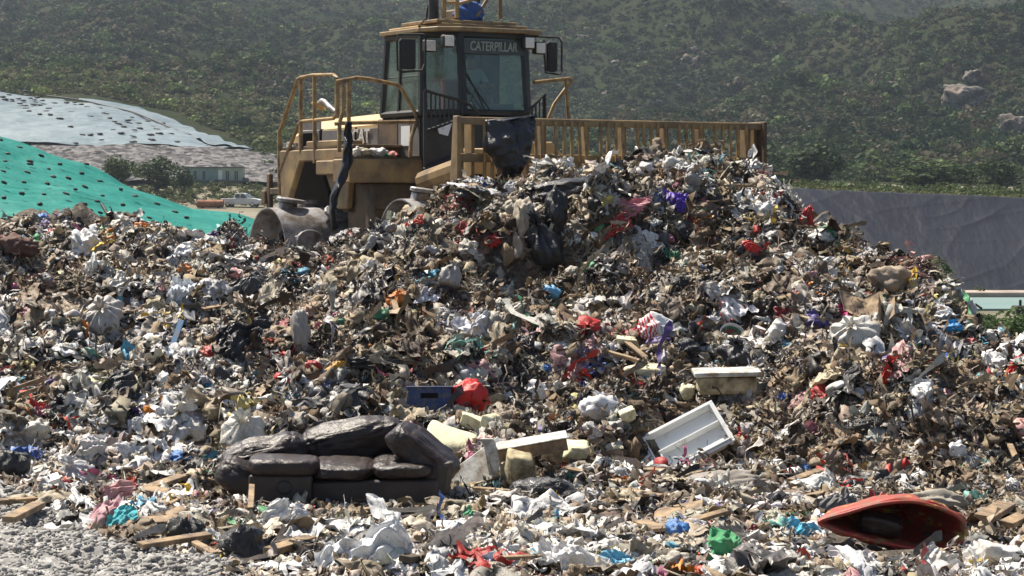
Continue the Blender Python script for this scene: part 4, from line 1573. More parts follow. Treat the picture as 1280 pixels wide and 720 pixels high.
# chassis core
bx(-1.25, 1.25, -7.2, -3.1, 1.75, 3.45).build('rear_chassis', M['void'], mc)  # core coloured near-black as the shadow seen through the fender arch
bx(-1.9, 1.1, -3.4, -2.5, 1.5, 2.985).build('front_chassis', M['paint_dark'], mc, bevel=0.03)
bx(-1.0, 1.0, -2.5, 0.9, 1.6, 2.6).build('front_frame', M['paint_dark'], mc, bevel=0.04)
bx(-1.85, -1.55, -2.49, -2.42, 2.3, 2.36, bx(-1.85, -1.55, -2.49, -2.42, 2.55, 2.61)).build('hinge', M['paint_dark'], mc, bevel=0.01)

# rear fenders with the trapezoid arch
arch = [(-5.72, 3.56), (-3.3, 3.56), (-3.05, 3.3), (-3.2, 2.55), (-3.55, 2.55), (-4.12, 3.36), (-4.92, 3.36), (-5.42, 2.62), (-5.62, 2.62)]
for s in (-1, 1):
    o = MB().prism([(-a, b_ - GZ) for a, b_ in arch], s * 2.02, s * 1.90, 'yz').build('fender', M['paint'], mc, bevel=0.02)
bx(-2.0, 2.0, -5.7, -3.1, 3.45, 3.555).build('deck_frame', M['paint_dark'], mc)
bx(-1.9, -1.3, -3.55, -3.1, 2.5, 3.44).build('fender_web', M['paint_dark'], mc)
bx(-2.18, -1.5, -4.0, -3.35, 3.12, 3.36).build('step', M['paint'], mc, bevel=0.02)
bx(-2.0, 1.0, -5.7, -3.0, 3.565, 3.62).build('deck', M['paint_dark'], mc, bevel=0.01)
# small deck boxes
bx(-2.0, -1.6, -4.7, -3.4, 3.56, 3.70).build('deck_box', M['paint'], mc, bevel=0.015)
# platform box beside the cab
bx(-2.38, -1.02, -3.0, -2.4, 2.98, 3.37).build('platform', M['paint'], mc, bevel=0.02)
bx(-2.36, -1.04, -2.98, -2.42, 3.375, 3.40).build('platform_tread', M['paint_dark'], mc)
bx(1.02, 2.38, -3.0, -2.4, 2.98, 3.37).build('platform', M['paint'], mc, bevel=0.02)

# hood
hs = [(-0.98, 3.6), (-0.98, 4.0), (-0.72, 4.2), (0.72, 4.2), (0.98, 4.0), (0.98, 3.6)]
mb = MB()
sl = [(-3.62, 0.0), (-6.6, -0.06), (-7.25, -0.17), (-7.75, -0.38)]
n0 = len(hs)
vs, fs = [], []
for v_, dz in sl:
    for (a, b_) in hs:
        vs.append(L(a, v_, b_ + (dz if b_ > 3.7 else 0)))
for i in range(len(sl) - 1):
    for j in range(n0):
        k2 = (j + 1) % n0
        fs.append((i * n0 + j, i * n0 + k2, (i + 1) * n0 + k2, (i + 1) * n0 + j))
fs.append(tuple(range(n0)))
fs.append(tuple((len(sl) - 1) * n0 + j for j in range(n0)))
hood = mb.add(vs, fs).build('hood', M['paint_clean'], mc)
for s in (-1,):
    for (va, vb, za, zb, mname, nm) in ((-3.75, -4.75, 3.62, 3.93, 'grey_panel', 'side_panel'), (-4.80, -6.05, 3.62, 3.93, 'grey_panel', 'side_panel'), (-7.05, -7.6, 3.62, 3.74, 'grey_panel', 'side_panel')):
        bx(-1.0, -0.983, vb, va, za, zb).build(nm, M[mname], hood, bevel=0.004)
g = bx(-1.015, -0.984, -6.95, -6.12, 3.61, 3.95).build('grille', M['grey_panel'], hood, bevel=0.01)
mm = MB()
for i in range(9):
    v0 = -6.82 + i * 0.07
    mm.box(-1.03, -1.017, -v0 - 0.05, -v0, 3.66 - GZ, 3.9 - GZ)
mm.build('louvre', M['void'], g)
bx(-0.995, -0.983, -6.95, -6.1, 3.955, 4.10).build('rear_cap', M['grey_panel'], hood)
for v0 in (-4.775, -6.085):
    bx(-1.005, -0.984, v0 - 0.012, v0 + 0.012, 3.61, 3.96).build('panel_gap', M['void'], hood)
bx(-1.006, -0.99, -6.0, -3.7, 3.60, 3.635).build('trim_strip', dirty('pale_trim', (0.45, 0.33, 0.28), (0.2, 0.15, 0.12), (0.4, 0.7), 4), hood)


def lettering(txt, size, mat, parent, loc, xdir, updir, name='lettering', depth=0.006, squash=1.0):
    cu = bpy.data.curves.new('t', 'FONT')
    cu.body = txt
    cu.size = size
    cu.extrude = depth
    cu.offset = size * 0.018
    cu.align_x = 'CENTER'
    cu.align_y = 'CENTER'
    to = bpy.data.objects.new('t', cu)
    C.objects.link(to)
    bpy.context.view_layer.update()
    me = bpy.data.meshes.new_from_object(to.evaluated_get(bpy.context.evaluated_depsgraph_get()))
    bpy.data.objects.remove(to)
    me.materials.clear()
    me.materials.append(mat)
    o = bpy.data.objects.new(name, me)
    C.objects.link(o)
    o.parent = parent
    x = Vector(xdir).normalized()
    y = Vector(updir).normalized()
    z = x.cross(y)
    R = Matrix((x, y, z)).transposed().to_4x4()
    o.matrix_local = Matrix.Translation(loc) @ R @ Matrix.Diagonal((squash, 1, 1, 1))
    return o


# side of hood faces -u: text runs towards +v (local -y)
lettering('CAT', 0.33, M['letter_w'], hood, L(-1.02, -4.55, 3.79), (0, -1, 0), (0, 0, 1))
MB().add([L(-1.022, -4.42, 3.64), L(-1.022, -4.68, 3.64), L(-1.022, -4.55, 3.78), L(-1.012, -4.42, 3.64), L(-1.012, -4.68, 3.64), L(-1.012, -4.55, 3.78)],
         [(0, 1, 2), (3, 5, 4), (0, 3, 4, 1), (1, 4, 5, 2), (2, 5, 3, 0)]).build('emblem', M['paint_clean'], hood)
lettering('826', 0.2, M['letter_w'], hood, L(-1.008, -7.3, 3.68), (0, -1, 0), (0, 0, 1))
MB().tube([L(-0.3, -4.3, 4.15), L(-0.3, -4.3, 4.55)], 0.09, 12).build('air_intake', M['black_panel'], mc)
# exhaust with curved end and disc (front edge of the hood)
MB().tube([pu(420, 140, -1.3), pu(412, 134, -1.3), pu(405, 127, -1.3), pu(402, 126, -1.3), pu(399, 129, -1.3)], [0.045, 0.05, 0.05, 0.045, 0.045], 10).build('mirror_arm', M['steel'], mc, smooth=True)
mm = MB().lathe([(-0.02, 0.0), (-0.015, 0.13), (0.015, 0.14), (0.02, 0.0)], 18, 'z', Matrix.Translation(pu(398, 133, -1.3)) @ Matrix.Rotation(0.5, 4, 'Y'))
mm.build('work_lamp', M['paint_clean'], mc, smooth=True)

# cab
plan = [(-1.0, -3.62), (-1.0, -2.45), (-0.56, -1.97), (0.64, -1.97), (0.98, -2.42), (0.98, -3.62)]
zt, zb = 5.42, 4.13


def pt(i, z):
    u, v = plan[i % 6]
    t = (zt - z) / (zt - zb)
    cv = -2.8
    v2 = v + (v - cv) / 0.82 * 0.13 * t
    u2 = u * (1 + 0.03 * t)
    return L(u2, v2, z)


cab = MB()
for i in range(6):
    a, b_ = pt(i, zb), pt(i, zt)
    cab.tube([a, b_], 0.055 if i not in (1, 2) else 0.07, 6)
cab.tube([pt(i, zt) for i in range(6)] + [pt(0, zt)], 0.07, 6)
cab.tube([pt(i, zb) for i in range(6)] + [pt(0, zb)], 0.06, 6)
cabo = cab.build('cab', M['black_panel'], mc)
# mid window bars
MB().tube([pt(0, 4.75).lerp(pt(1, 4.75), 0.0), pt(0, 4.75).lerp(pt(1, 4.75), 1.0)], 0.012, 5).build('window_bar', M['black_panel'], cabo)
MB().tube([pt(0, zb).lerp(pt(1, zb), 0.42), pt(0, zt).lerp(pt(1, zt), 0.42)], 0.035, 5).build('pillar', M['black_panel'], cabo)
for i in range(6):
    j = (i + 1) % 6
    a, b_, c_, d_ = pt(i, zb), pt(j, zb), pt(j, zt), pt(i, zt)
    ins = lambda p, q: p.lerp(q, 0.03)
    cen = (a + b_ + c_ + d_) / 4
    vs = [p.lerp(cen, 0.04) for p in (a, b_, c_, d_)]
    nrm = (b_ - a).cross(d_ - a).normalized() * 0.006
    MB().add([p for p in vs] + [p + nrm for p in vs], [(0, 1, 2, 3), (7, 6, 5, 4), (0, 4, 5, 1), (1, 5, 6, 2), (2, 6, 7, 3), (3, 7, 4, 0)]).build('windscreen' if i == 2 else 'window', M['glass'], cabo)
# visor band with the maker's word
a, b_ = pt(2, 5.34), pt(3, 5.34)
c_, d_ = pt(3, 5.10), pt(2, 5.10)
off = Vector((0, -0.03, 0))
MB().add([p + off for p in (a, b_, c_, d_)] + [p + off * 1.6 for p in (a, b_, c_, d_)], [(0, 1, 2, 3), (7, 6, 5, 4), (0, 4, 5, 1), (1, 5, 6, 2), (2, 6, 7, 3), (3, 7, 4, 0)]).build('sun_visor', dirty('visor', (0.07, 0.08, 0.08), (0.05, 0.055, 0.05), (0.4, 0.7), 3, 0.5, bmp=0), cabo)
tc_ = (a + b_ + c_ + d_) / 4 + off * 1.9
lettering('CATERPILLAR', 0.215, M['letter'], cabo, tc_, (1, 0, 0), (0, -0.10, 1), squash=0.70)
# wipers
MB().tube([pv_(578, 62, -1.80), pv_(583, 95, -1.78), pv_(612, 137, -1.74)], 0.014, 5).tube([pv_(584, 92, -1.77), pv_(606, 137, -1.72)], 0.012, 5).build('wiper', M['rubber'], cabo)
# cab lower body
lo = [(-1.03, -3.95), (-1.03, -2.40), (-0.58, -1.78), (0.66, -1.78), (1.0, -2.35), (1.0, -3.9)]
MB().prism([(a, -b_) for a, b_ in lo], 3.40 - GZ, 4.07 - GZ, 'xy').build('cab_base', M['black_panel'], cabo, bevel=0.02)
MB().prism([(-1.02, 2.35), (-0.57, 1.73), (0.0, 1.70), (0.0, 2.35)], 2.62 - GZ, 3.395 - GZ, 'xy').build('lower_panel', M['black_panel'], cabo, bevel=0.02)
bx(-1.055, -1.034, -3.85, -3.2, 3.42, 4.05).build('side_panel', M['paint_dark'], cabo, bevel=0.005)
bx(-1.055, -1.034, -3.17, -2.46, 3.42, 4.05).build('side_panel', M['grey_panel'], cabo, bevel=0.005)
bx(-1.068, -1.057, -3.05, -2.75, 3.6, 3.93).build('notice', M['white'], cabo)
bx(-1.07, -1.057, -2.9, -2.75, 4.02, 4.045).build('door_handle', M['rubber'], cabo)
# roof
rf = [(-1.1, -3.75), (-1.1, -2.42), (-0.98, -1.98), (-0.62, -1.80), (0.70, -1.80), (0.98, -1.88), (1.10, -2.4), (1.1, -3.75)]
roof = MB().prism([(a, -b_) for a, b_ in rf], 5.455 - GZ, 5.53 - GZ, 'xy').build('roof', M['paint'], cabo, bevel=0.012)
bx(-0.85, 0.80, -3.4, -2.05, 5.535, 5.60).build('roof_platform', M['paint'], roof, bevel=0.01)
bx(-0.92, 0.62, -3.3, -2.1, 5.603, 5.66).build('roof_platform', M['paint'], roof, bevel=0.01)
bx(-1.05, -0.87, -3.5, -2.5, 5.535, 5.57).build('roof_plate', M['paint_clean'], roof, bevel=0.008)
# roof cage around the cooling unit
mm = MB()
for (x, y) in ((555, 22), (571, 22)):
    mm.tube([pv_(x, y, -2.2), pv_(x, y - 22, -2.2)], 0.04, 6)
mm.tube([pv_(625, 24, -2.2), pv_(625, -40, -2.2)], 0.04, 6)
mm.tube([pv_(553, 3, -2.2), pv_(572, 3, -2.2)], 0.03, 6)
mm.tube([pv_(571, 5, -2.2), pv_(600, -3, -2.2), pv_(625, -10, -2.2)], 0.03, 6)
mm.tube([pv_(595, 21, -2.25), pv_(614, -8, -2.25)], 0.03, 6)
mm.build('roof_cage', M['paint'], roof)
mm = MB().prism([(-0.42, 2.35), (0.1, 2.35), (0.1, 2.8), (-0.42, 2.8)], 5.665 - GZ, 5.86 - GZ, 'xy')
mm.build('cooling_unit', M['paint_dark'], roof, bevel=0.03)
MB().tube([pv_(542, 27, -2.4), pv_(542, -6, -2.4)], 0.085, 10).build('exhaust_stack', M['black_panel'], mc)
MB().tube([pv_(524, 33, -2.4), pv_(533, 22, -2.5), pv_(535, 8, -2.5), pv_(540, -2, -2.5)], 0.02, 6).build('cable', M['rubber'], mc)
bx(0.25, 0.33, -2.9, -2.8, 5.66, 6.3).build('antenna_post', M['black_panel'], roof)
# lamps
for (x, y, v_) in ((539, 57, -2.05), (562, 51, -1.78), (662.5, 53.5, -1.74), (676, 60, -1.95)):
    c0 = pv_(x, y, v_)
    h_ = MB().box(c0.x - 0.105, c0.x + 0.105, c0.y + 0.012, c0.y + 0.14, c0.z - 0.105, c0.z + 0.105).build('headlight', M['black_panel'], cabo, bevel=0.03)
    MB().box(c0.x - 0.085, c0.x + 0.085, c0.y - 0.01, c0.y + 0.01, c0.z - 0.085, c0.z + 0.085).build('lens', M['lamp'], h_, bevel=0.02, seg=2)
# mirrors
for pts_, rect in (([(530, 43), (498, 43), (496, 50), (497, 88), (503, 90), (527, 88), (531, 80), (532, 50)], (499, 519, 48, 87)),
                   ([(655, 45), (698, 47), (702, 52), (702, 90), (698, 93), (682, 91), (680, 60), (680, 50)], (683, 696, 52, 90))):
    vv = -1.95 if pts_[0][0] < 600 else -2.1
    fr = MB().tube([pv_(x, y, vv) for x, y in pts_ + [pts_[0]]][:len(pts_) + (1 if pts_[0][0] < 600 else 0)], 0.018, 6).build('mirror_frame', M['rubber'], cabo)
    x0, x1, y0, y1 = rect
    a, b_ = pv_(x0, y0, vv), pv_(x1, y1, vv)
    MB().box(min(a.x, b_.x), max(a.x, b_.x), a.y - 0.05, a.y + 0.05, min(a.z, b_.z), max(a.z, b_.z)).build('mirror', M['rubber'], fr, bevel=0.04, seg=2)
# black guard rail before the windows
mm = MB()
tr = [(531, 113), (577, 126), (587, 131), (598, 141)]
br_ = [(533, 163), (577, 148), (587, 146), (598, 144)]
mm.tube([pv_(x, y, -1.62) for x, y in tr], 0.025, 6)
mm.tube([pv_(x, y, -1.62) for x, y in br_], 0.02, 6)
for i in range(9):
    x = 533 + i * 5.6
    ya = np.interp(x, [p[0] for p in tr], [p[1] for p in tr])
    yb = np.interp(x, [p[0] for p in br_], [p[1] for p in br_])
    mm.tube([pv_(x, ya, -1.62), pv_(x, yb, -1.62)], 0.016, 5)
mm.tube([pv_(531, 113, -1.62), pv_(531, 215, -1.62)], 0.03, 6)
mm.build('guard_rail', M['black_panel'], mc)
mm = MB()
mm.tube([pv_(x, y, -1.62) for x, y in [(652, 142), (668, 132), (681, 118), (682, 150)]], 0.025, 6)
for i in range(6):
    x = 656 + i * 4.6
    ya = np.interp(x, [652, 668, 681], [142, 132, 118])
    mm.tube([pv_(x, ya, -1.62), pv_(x, 148, -1.62)], 0.014, 5)
mm.build('guard_rail', M['black_panel'], mc)
MB().add([pv_(528, 163, -1.66), pv_(577, 149, -1.66), pv_(574, 196, -1.66), pv_(528, 216, -1.66)] + [pv_(528, 163, -1.70), pv_(577, 149, -1.70), pv_(574, 196, -1.70), pv_(528, 216, -1.70)],
         [(0, 1, 2, 3), (7, 6, 5, 4), (0, 4, 5, 1), (1, 5, 6, 2), (2, 6, 7, 3), (3, 7, 4, 0)]).build('door_panel', M['black_panel'], mc)
MB().tube([pv_(529, 212, -1.6), pv_(573, 194, -1.6)], 0.03, 6).build('door_sill', M['rubber'], mc)
MB().add([pv_(547, 161, -1.58), pv_(565, 154, -1.58), pv_(560, 170, -1.56), pv_(549, 167, -1.57)] + [pv_(547, 161, -1.60), pv_(565, 154, -1.60), pv_(560, 170, -1.58), pv_(549, 167, -1.59)],
         [(0, 1, 2, 3), (7, 6, 5, 4), (0, 4, 5, 1), (1, 5, 6, 2), (2, 6, 7, 3), (3, 7, 4, 0)]).build('paper_notice', M['white'], mc)
# railings
def rails(name, plane, k, lines, r=0.034, mat='rail'):
    mm = MB()
    for ln in lines:
        mm.tube([(pu if plane == 'u' else pv_)(x, y, k) for x, y in ln], r, 8)
    return mm.build(name, M[mat], mc, smooth=True)


rails('railing', 'u', -2.0, [[(350, 243), (349, 215), (349, 165), (352, 158), (372, 99), (376, 97), (391, 94), (418, 93.5), (421, 97), (421, 143), (417, 148), (376, 152), (373, 156), (351, 212)],
                             [(376, 98), (376, 190)], [(393, 95), (393.5, 204)]])
rails('railing', 'v', -2.52, [[(419.5, 102), (446, 97), (463, 99), (497, 106), (502, 111), (520, 143), (520.5, 153), (514, 172), (512.5, 200)],
                              [(419, 155), (424, 154), (519, 152)], [(428.5, 102), (428.5, 140), (424.5, 153), (424, 190)], [(436, 99), (436, 200)]])
rails('railing', 'v', -2.52, [[(667, 103), (712, 98), (716, 99), (693, 130), (684, 152)], [(707, 101), (711, 150)]])
# rear bracket at the back corner
mm = MB()
c0 = pu(338, 240, -1.9)
yb = c0.y
z0, z1 = pu(338, 262, -1.9).z, pu(338, 217, -1.9).z
mm.box(-1.95, -1.87, yb - 0.06, yb + 0.06, z0, z1)
mm.box(-1.93, -1.5, yb - 0.05, yb + 0.05, z0 + 0.25, z0 + 0.4)
mm.box(-1.95, -1.87, yb - 0.62, yb - 0.06, z0 + 0.26, z0 + 0.38)
mm.box(-1.98, -1.84, yb + 0.06, yb + 0.22, z0 + 0.1, z0 + 0.34)
mm.build('rear_bracket', M['paint_dark'], mc, bevel=0.015)

# blade with slatted rack
ZT, ZM, ZBt = 3.91, 3.33, 1.75
U0, U1, VB = -2.86, 2.72, 1.83
blade = MB()
prof = []
for i in range(9):
    t = i / 8
    prof.append((VB - 0.25 * math.sin(math.pi * t) - 0.0, ZBt + (3.0 - ZBt) * t))
poly = [(-a, b_ - GZ) for a, b_ in prof] + [(-(a - 0.12), b_ - GZ) for a, b_ in reversed(prof)]
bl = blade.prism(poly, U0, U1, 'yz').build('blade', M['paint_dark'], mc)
bx(U0, U1, VB - 0.12, VB + 0.0, ZT - 0.11, ZT).build('top_rail', M['paint'], bl, bevel=0.012)
bx(U0, U1, VB - 0.13, VB - 0.03, ZM - 0.08, ZM + 0.05).build('middle_rail', M['paint'], bl, bevel=0.012)
for px_ in (605.5, 614, 623.5, 632, 641, 650, 659, 668.5, 677, 694, 705, 714, 723, 731, 751, 760, 769, 778, 796, 804, 813, 822, 831, 848, 857, 866, 875, 894, 903, 912, 921, 932):
    p_ = pv_(px_, 170, VB)
    MB().tube([Vector((p_.x, -VB - 0.008, ZT - 0.04 - GZ)), Vector((p_.x + RS.uniform(-0.02, 0.02), -VB - 0.02 + RS.uniform(-0.01, 0.01), 3.3 - GZ)), Vector((p_.x + RS.uniform(-0.03, 0.03), -VB + 0.01, 2.75 - GZ))], 0.027, 6).build('rack_bar', M['rail'], bl)
for px_ in (583.5, 597, 687, 741, 787, 840, 884, 943, 950.5):
    p_ = pv_(px_, 170, VB)
    bx(p_.x - 0.028, p_.x + 0.028, VB - 0.34, VB - 0.125, 2.7, ZT - 0.02).build('rack_rib', M['paint'], bl, bevel=0.008)
MB().add([L(U0 - 0.05, VB - 0.06, 3.92), L(U0 + 0.01, VB - 0.06, 3.92), L(U0 + 0.01, VB + 0.08, 3.92), L(U0 - 0.05, VB + 0.08, 3.92),
          L(U0 - 0.10, VB - 0.10, 2.6), L(U0 - 0.04, VB - 0.10, 2.6), L(U0 - 0.02, VB + 0.12, 2.6), L(U0 - 0.08, VB + 0.12, 2.6)],
         [(0, 1, 2, 3), (7, 6, 5, 4), (0, 4, 5, 1), (1, 5, 6, 2), (2, 6, 7, 3), (3, 7, 4, 0)]).build('end_plate', M['paint'], bl, bevel=0.01)
bx(U1 - 0.02, U1 + 0.04, VB - 0.35, VB + 0.08, 2.6, ZT + 0.02).build('end_plate', M['paint_dark'], bl, bevel=0.01)
# lift frame seen through the rack
a = pv_(588, 240, 0.9)
b_ = pv_(655, 186, 0.9)
mm = MB().box(a.x, b_.x, -0.9, -0.3, a.z - 0.8, b_.z)
lf = mm.build('lift_frame', M['paint_clean'], mc, bevel=0.05, seg=2)
for x in (599, 625):
    p_ = pv_(x, 222, 0.93)
    MB().box(p_.x - 0.06, p_.x + 0.06, -0.93, -0.905, p_.z - 0.05, p_.z + 0.05).build('bolt_pocket', M['void'], lf)
q = [pv_(x, y, 0.7) for x, y in ((640, 240), (640, 177), (690, 177), (706, 196), (706, 240))]
MB().add(q + [p + Vector((0, 0.5, 0)) for p in q], [(0, 1, 2, 3, 4), (9, 8, 7, 6, 5), (0, 5, 6, 1), (1, 6, 7, 2), (2, 7, 8, 3), (3, 8, 9, 4), (4, 9, 5, 0)]).build('lift_bracket', M['paint_clean'], mc, bevel=0.02)
MB().tube([pv_(530, 226, -1.4), pv_(585, 206, 0.2)], 0.16, 10).build('lift_arm', M['paint'], mc)
# cab interior
bx(0.52, 0.92, -3.4, -3.1, 4.0, 5.38).build('cab_column', dirty('cab_trim', (0.05, 0.052, 0.055), (0.08, 0.075, 0.07), (0.4, 0.7), 3, 0.8), cabo, bevel=0.03)
st = bx(-0.11, 0.37, -3.4, -3.24, 4.05, 4.75).build('operator_seat', M['redcloth'], cabo, bevel=0.05, seg=2)
bx(-0.11, 0.37, -3.23, -2.75, 4.05, 4.2).build('cushion', M['rubber'], st, bevel=0.04)
MB().tube([L(0.15, -2.2, 4.1), L(0.13, -2.42, 4.38)], 0.03, 6).tube([L(0.13 + 0.17 * math.cos(t), -2.45, 4.40 + 0.17 * math.sin(t)) for t in [k * 0.524 for k in range(13)]], 0.016, 6, cap=False).build('steering_wheel', M['rubber'], cabo)
bx(-0.1, 0.6, -2.35, -2.1, 4.05, 4.3).build('dashboard', M['grey_panel'], cabo, bevel=0.04)


# driver
def skinned(name, pts_, edges, rad, mat, parent, sub=2):
    me = bpy.data.meshes.new(name)
    me.from_pydata(pts_, edges, [])
    me.materials.append(mat)
    o = bpy.data.objects.new(name, me)
    C.objects.link(o)
    o.parent = parent
    sk = o.modifiers.new('k', 'SKIN')
    sk.use_smooth_shade = True
    if not me.skin_vertices:
        bpy.context.view_layer.objects.active = o
    for i, r in enumerate(rad):
        me.skin_vertices[0].data[i].radius = (r, r * 0.85) if isinstance(r, float) else r
    me.skin_vertices[0].data[0].use_root = True
    s_ = o.modifiers.new('s', 'SUBSURF')
    s_.levels = sub
    s_.render_levels = sub
    return o


dw = Matrix.Translation((P0[0], P0[1], GZ)) @ Matrix.Rotation(A32, 4, 'Z')
dr = empty('person', dw @ L(0.16, -2.85, 4.36), A32)
tag(dr, 'driver in a pale teal shirt seated behind the cab windscreen', 'person')
# local frame: x = u, y = back, z up; seat at origin
def skin_layer(o):
    pass


pb = [(0, 0, 0.08), (0, 0.03, 0.28), (0, 0.02, 0.46), (0, 0, 0.56), (0, -0.01, 0.63), (0, -0.02, 0.75),
      (0.19, 0.0, 0.50), (0.25, -0.14, 0.28), (0.16, -0.42, 0.24), (0.13, -0.50, 0.25), (-0.19, 0.0, 0.50), (-0.25, -0.14, 0.28), (-0.02, -0.42, 0.24), (0.0, -0.50, 0.25),
      (0.10, -0.1, 0.05), (0.13, -0.42, 0.06), (0.14, -0.46, -0.3), (-0.10, -0.1, 0.05), (-0.13, -0.42, 0.06), (-0.14, -0.46, -0.3)]
ed = [(0, 1), (1, 2), (2, 3), (3, 4), (4, 5), (2, 6), (6, 7), (7, 8), (8, 9), (2, 10), (10, 11), (11, 12), (12, 13), (0, 14), (14, 15), (15, 16), (0, 17), (17, 18), (18, 19)]
rd = [0.15, 0.15, 0.15, 0.07, 0.055, 0.09, 0.07, 0.05, 0.035, 0.035, 0.07, 0.05, 0.035, 0.035, 0.09, 0.075, 0.05, 0.09, 0.075, 0.05]
me = bpy.data.meshes.new('body')
me.from_pydata(pb, ed, [])
me.materials.append(M['skin'])
bo = bpy.data.objects.new('body', me)
C.objects.link(bo)
bo.parent = dr


def add_skin(o, radii, sub=2):
    import bmesh
    bm = bmesh.new()
    bm.from_mesh(o.data)
    lay = bm.verts.layers.skin.verify()
    for v, r in zip(bm.verts, radii):
        v[lay].radius = (r, r * 0.85)
    bm.verts.ensure_lookup_table()
    bm.verts[0][lay].use_root = True
    bm.to_mesh(o.data)
    bm.free()
    k = o.modifiers.new('k', 'SKIN')
    k.use_smooth_shade = True
    s_ = o.modifiers.new('s', 'SUBSURF')
    s_.levels = s_.render_levels = sub


add_skin(bo, rd)
me = bpy.data.meshes.new('shirt')
sb = [pb[0], pb[1], pb[2], pb[6], pb[7], pb[10], pb[11]]
me.from_pydata(sb, [(0, 1), (1, 2), (2, 3), (3, 4), (2, 5), (5, 6)], [])
me.materials.append(M['shirt'])
sh = bpy.data.objects.new('shirt', me)
C.objects.link(sh)
sh.parent = dr
add_skin(sh, [0.17, 0.175, 0.17, 0.09, 0.07, 0.09, 0.07])
V, F = ico(3)
hv = V * [0.105, 0.12, 0.125]
keepf = (V[F].mean(1)[:, 2] > 0.05) | (V[F].mean(1)[:, 1] > 0.25)
mesh_np('hair', hv + [0, -0.015, 0.77], F[keepf], M['hair'], parent=dr, smooth=True)

# ================================================================== THINGS ON THE HEAP
def t_bag(seed, nl=26, nr=44, knot=True):
    """tied bag: bulging body, pleated neck, flaring frill"""
    r = np.random.RandomState(seed)
    t = np.linspace(0, 1, nl)
    th = np.linspace(0, 2 * np.pi, nr, endpoint=False)
    T, TH = np.meshgrid(t, th, indexing='ij')
    if knot:
        R = np.interp(T, [0, 0.06, 0.2, 0.42, 0.62, 0.78, 0.85, 0.93, 1.0], [0.02, 0.42, 0.88, 1.0, 0.86, 0.42, 0.12, 0.22, 0.34])
        Z = np.interp(T, [0, 0.06, 0.2, 0.42, 0.62, 0.78, 0.85, 0.93, 1.0], [-0.62, -0.62, -0.48, -0.05, 0.34, 0.60, 0.72, 0.84, 0.94])
    else:
        R = np.sin(np.pi * np.clip(T, 0.01, 0.99)) ** 0.7
        Z = -0.62 * np.cos(np.pi * T)
    pl = r.randint(7, 13)
    amt = np.interp(T, [0, 0.4, 0.8, 1], [0.03, 0.04, 0.30, 0.45]) if knot else 0.05
    R = R * (1 + amt * tri(TH / (2 * np.pi) * pl + 0.25 * np.sin(TH * 2 + r.rand() * 6) + T * r.uniform(-1, 1)))
    lob = 1 + 0.20 * np.cos(TH - r.rand() * 6) * np.sin(np.pi * T) + 0.14 * np.cos(2 * TH + r.rand() * 6)
    R = R * lob
    bend = r.uniform(-0.5, 0.5, 2)
    X = R * np.cos(TH) + bend[0] * np.clip(Z, 0, 2) ** 1.5
    Y = R * np.sin(TH) + bend[1] * np.clip(Z, 0, 2) ** 1.5
    P = np.stack([X, Y, Z], -1).reshape(-1, 3)
    d = 0.055 * folds(P, 9, 0.75, seed) + 0.02 * folds(P, 6, 2.2, seed + 3)
    nn = P / (np.linalg.norm(P, axis=1, keepdims=True) + 1e-6)
    P = P + nn * d[:, None]
    idx = np.arange(nl * nr).reshape(nl, nr)
    a, b, c, e = idx[:-1], idx[1:], np.roll(idx[1:], -1, 1), np.roll(idx[:-1], -1, 1)
    F = np.stack([a, b, c, e], -1).reshape(-1, 4)
    P = P / (P.max(0) - P.min(0)).max() * 1.0
    P -= (P.max(0) + P.min(0)) / 2
    return P, F


def t_lump(seed):
    V, F = ico(4)
    d = 1 + 0.12 * folds(V, 8, 0.7, seed) + 0.05 * folds(V, 8, 2.2, seed + 1)
    V = V * d[:, None]
    r = np.random.RandomState(seed)
    V *= r.uniform([0.8, 0.55, 0.45], [1, 0.9, 0.8])
    V = V / (V.max(0) - V.min(0)).max()
    return V, F


def t_film(seed, n=34):
    """crumpled open sheet, gathered and folded over itself"""
    r = np.random.RandomState(seed)
    u, v, F = t_grid(n, n)
    ang = np.arctan2(v, u)
    rad = 1 + 0.22 * np.sin(ang * 2 + r.rand() * 6) + 0.16 * np.sin(ang * 3 + r.rand() * 6) + 0.07 * np.sin(ang * 7 + r.rand() * 6)
    P = np.stack([u * rad, v * rad * r.uniform(0.5, 0.95), np.zeros_like(u)], 1)
    k = r.uniform(0, 3.1)
    al = P[:, 0] * math.cos(k) + P[:, 1] * math.sin(k)
    ac = -P[:, 0] * math.sin(k) + P[:, 1] * math.cos(k)
    z = 0.075 * folds(P, 7, 1.2, seed) + 0.05 * tri(al * 5 + 0.8 * np.sin(ac * 4 + seed)) + 0.03 * tri(al * 9 - ac * 3)
    z += 0.28 * np.exp(-((P[:, 0] ** 2 + P[:, 1] ** 2) / 0.08))
    P[:, 2] = z
    P[:, 0] += 0.03 * folds(P, 5, 1.6, seed + 7)
    P[:, 1] += 0.03 * folds(P, 5, 1.6, seed + 8)
    P = P / (P.max(0) - P.min(0)).max()
    return P, F


def t_bottle(seed):
    prof = [(-0.5, 0.0), (-0.5, 0.12), (-0.47, 0.145), (-0.2, 0.15), (-0.17, 0.135), (-0.14, 0.15), (0.15, 0.15), (0.3, 0.10), (0.38, 0.05), (0.42, 0.045), (0.42, 0.055), (0.5, 0.055), (0.5, 0.0)]
    n = 18
    V, F = [], []
    for a, rr in prof:
        for k in range(n):
            t = 2 * math.pi * k / n
            V.append((a, rr * math.cos(t), rr * math.sin(t)))
    for i in range(len(prof) - 1):
        for k in range(n):
            F.append((i * n + k, i * n + (k + 1) % n, (i + 1) * n + (k + 1) % n, (i + 1) * n + k))
    V = np.array(V)
    V[:, 1:] *= (1 - 0.25 * np.exp(-((V[:, 0] + 0.05) / 0.12) ** 2 * (seed % 3)))[:, None]
    return V, np.array(F)


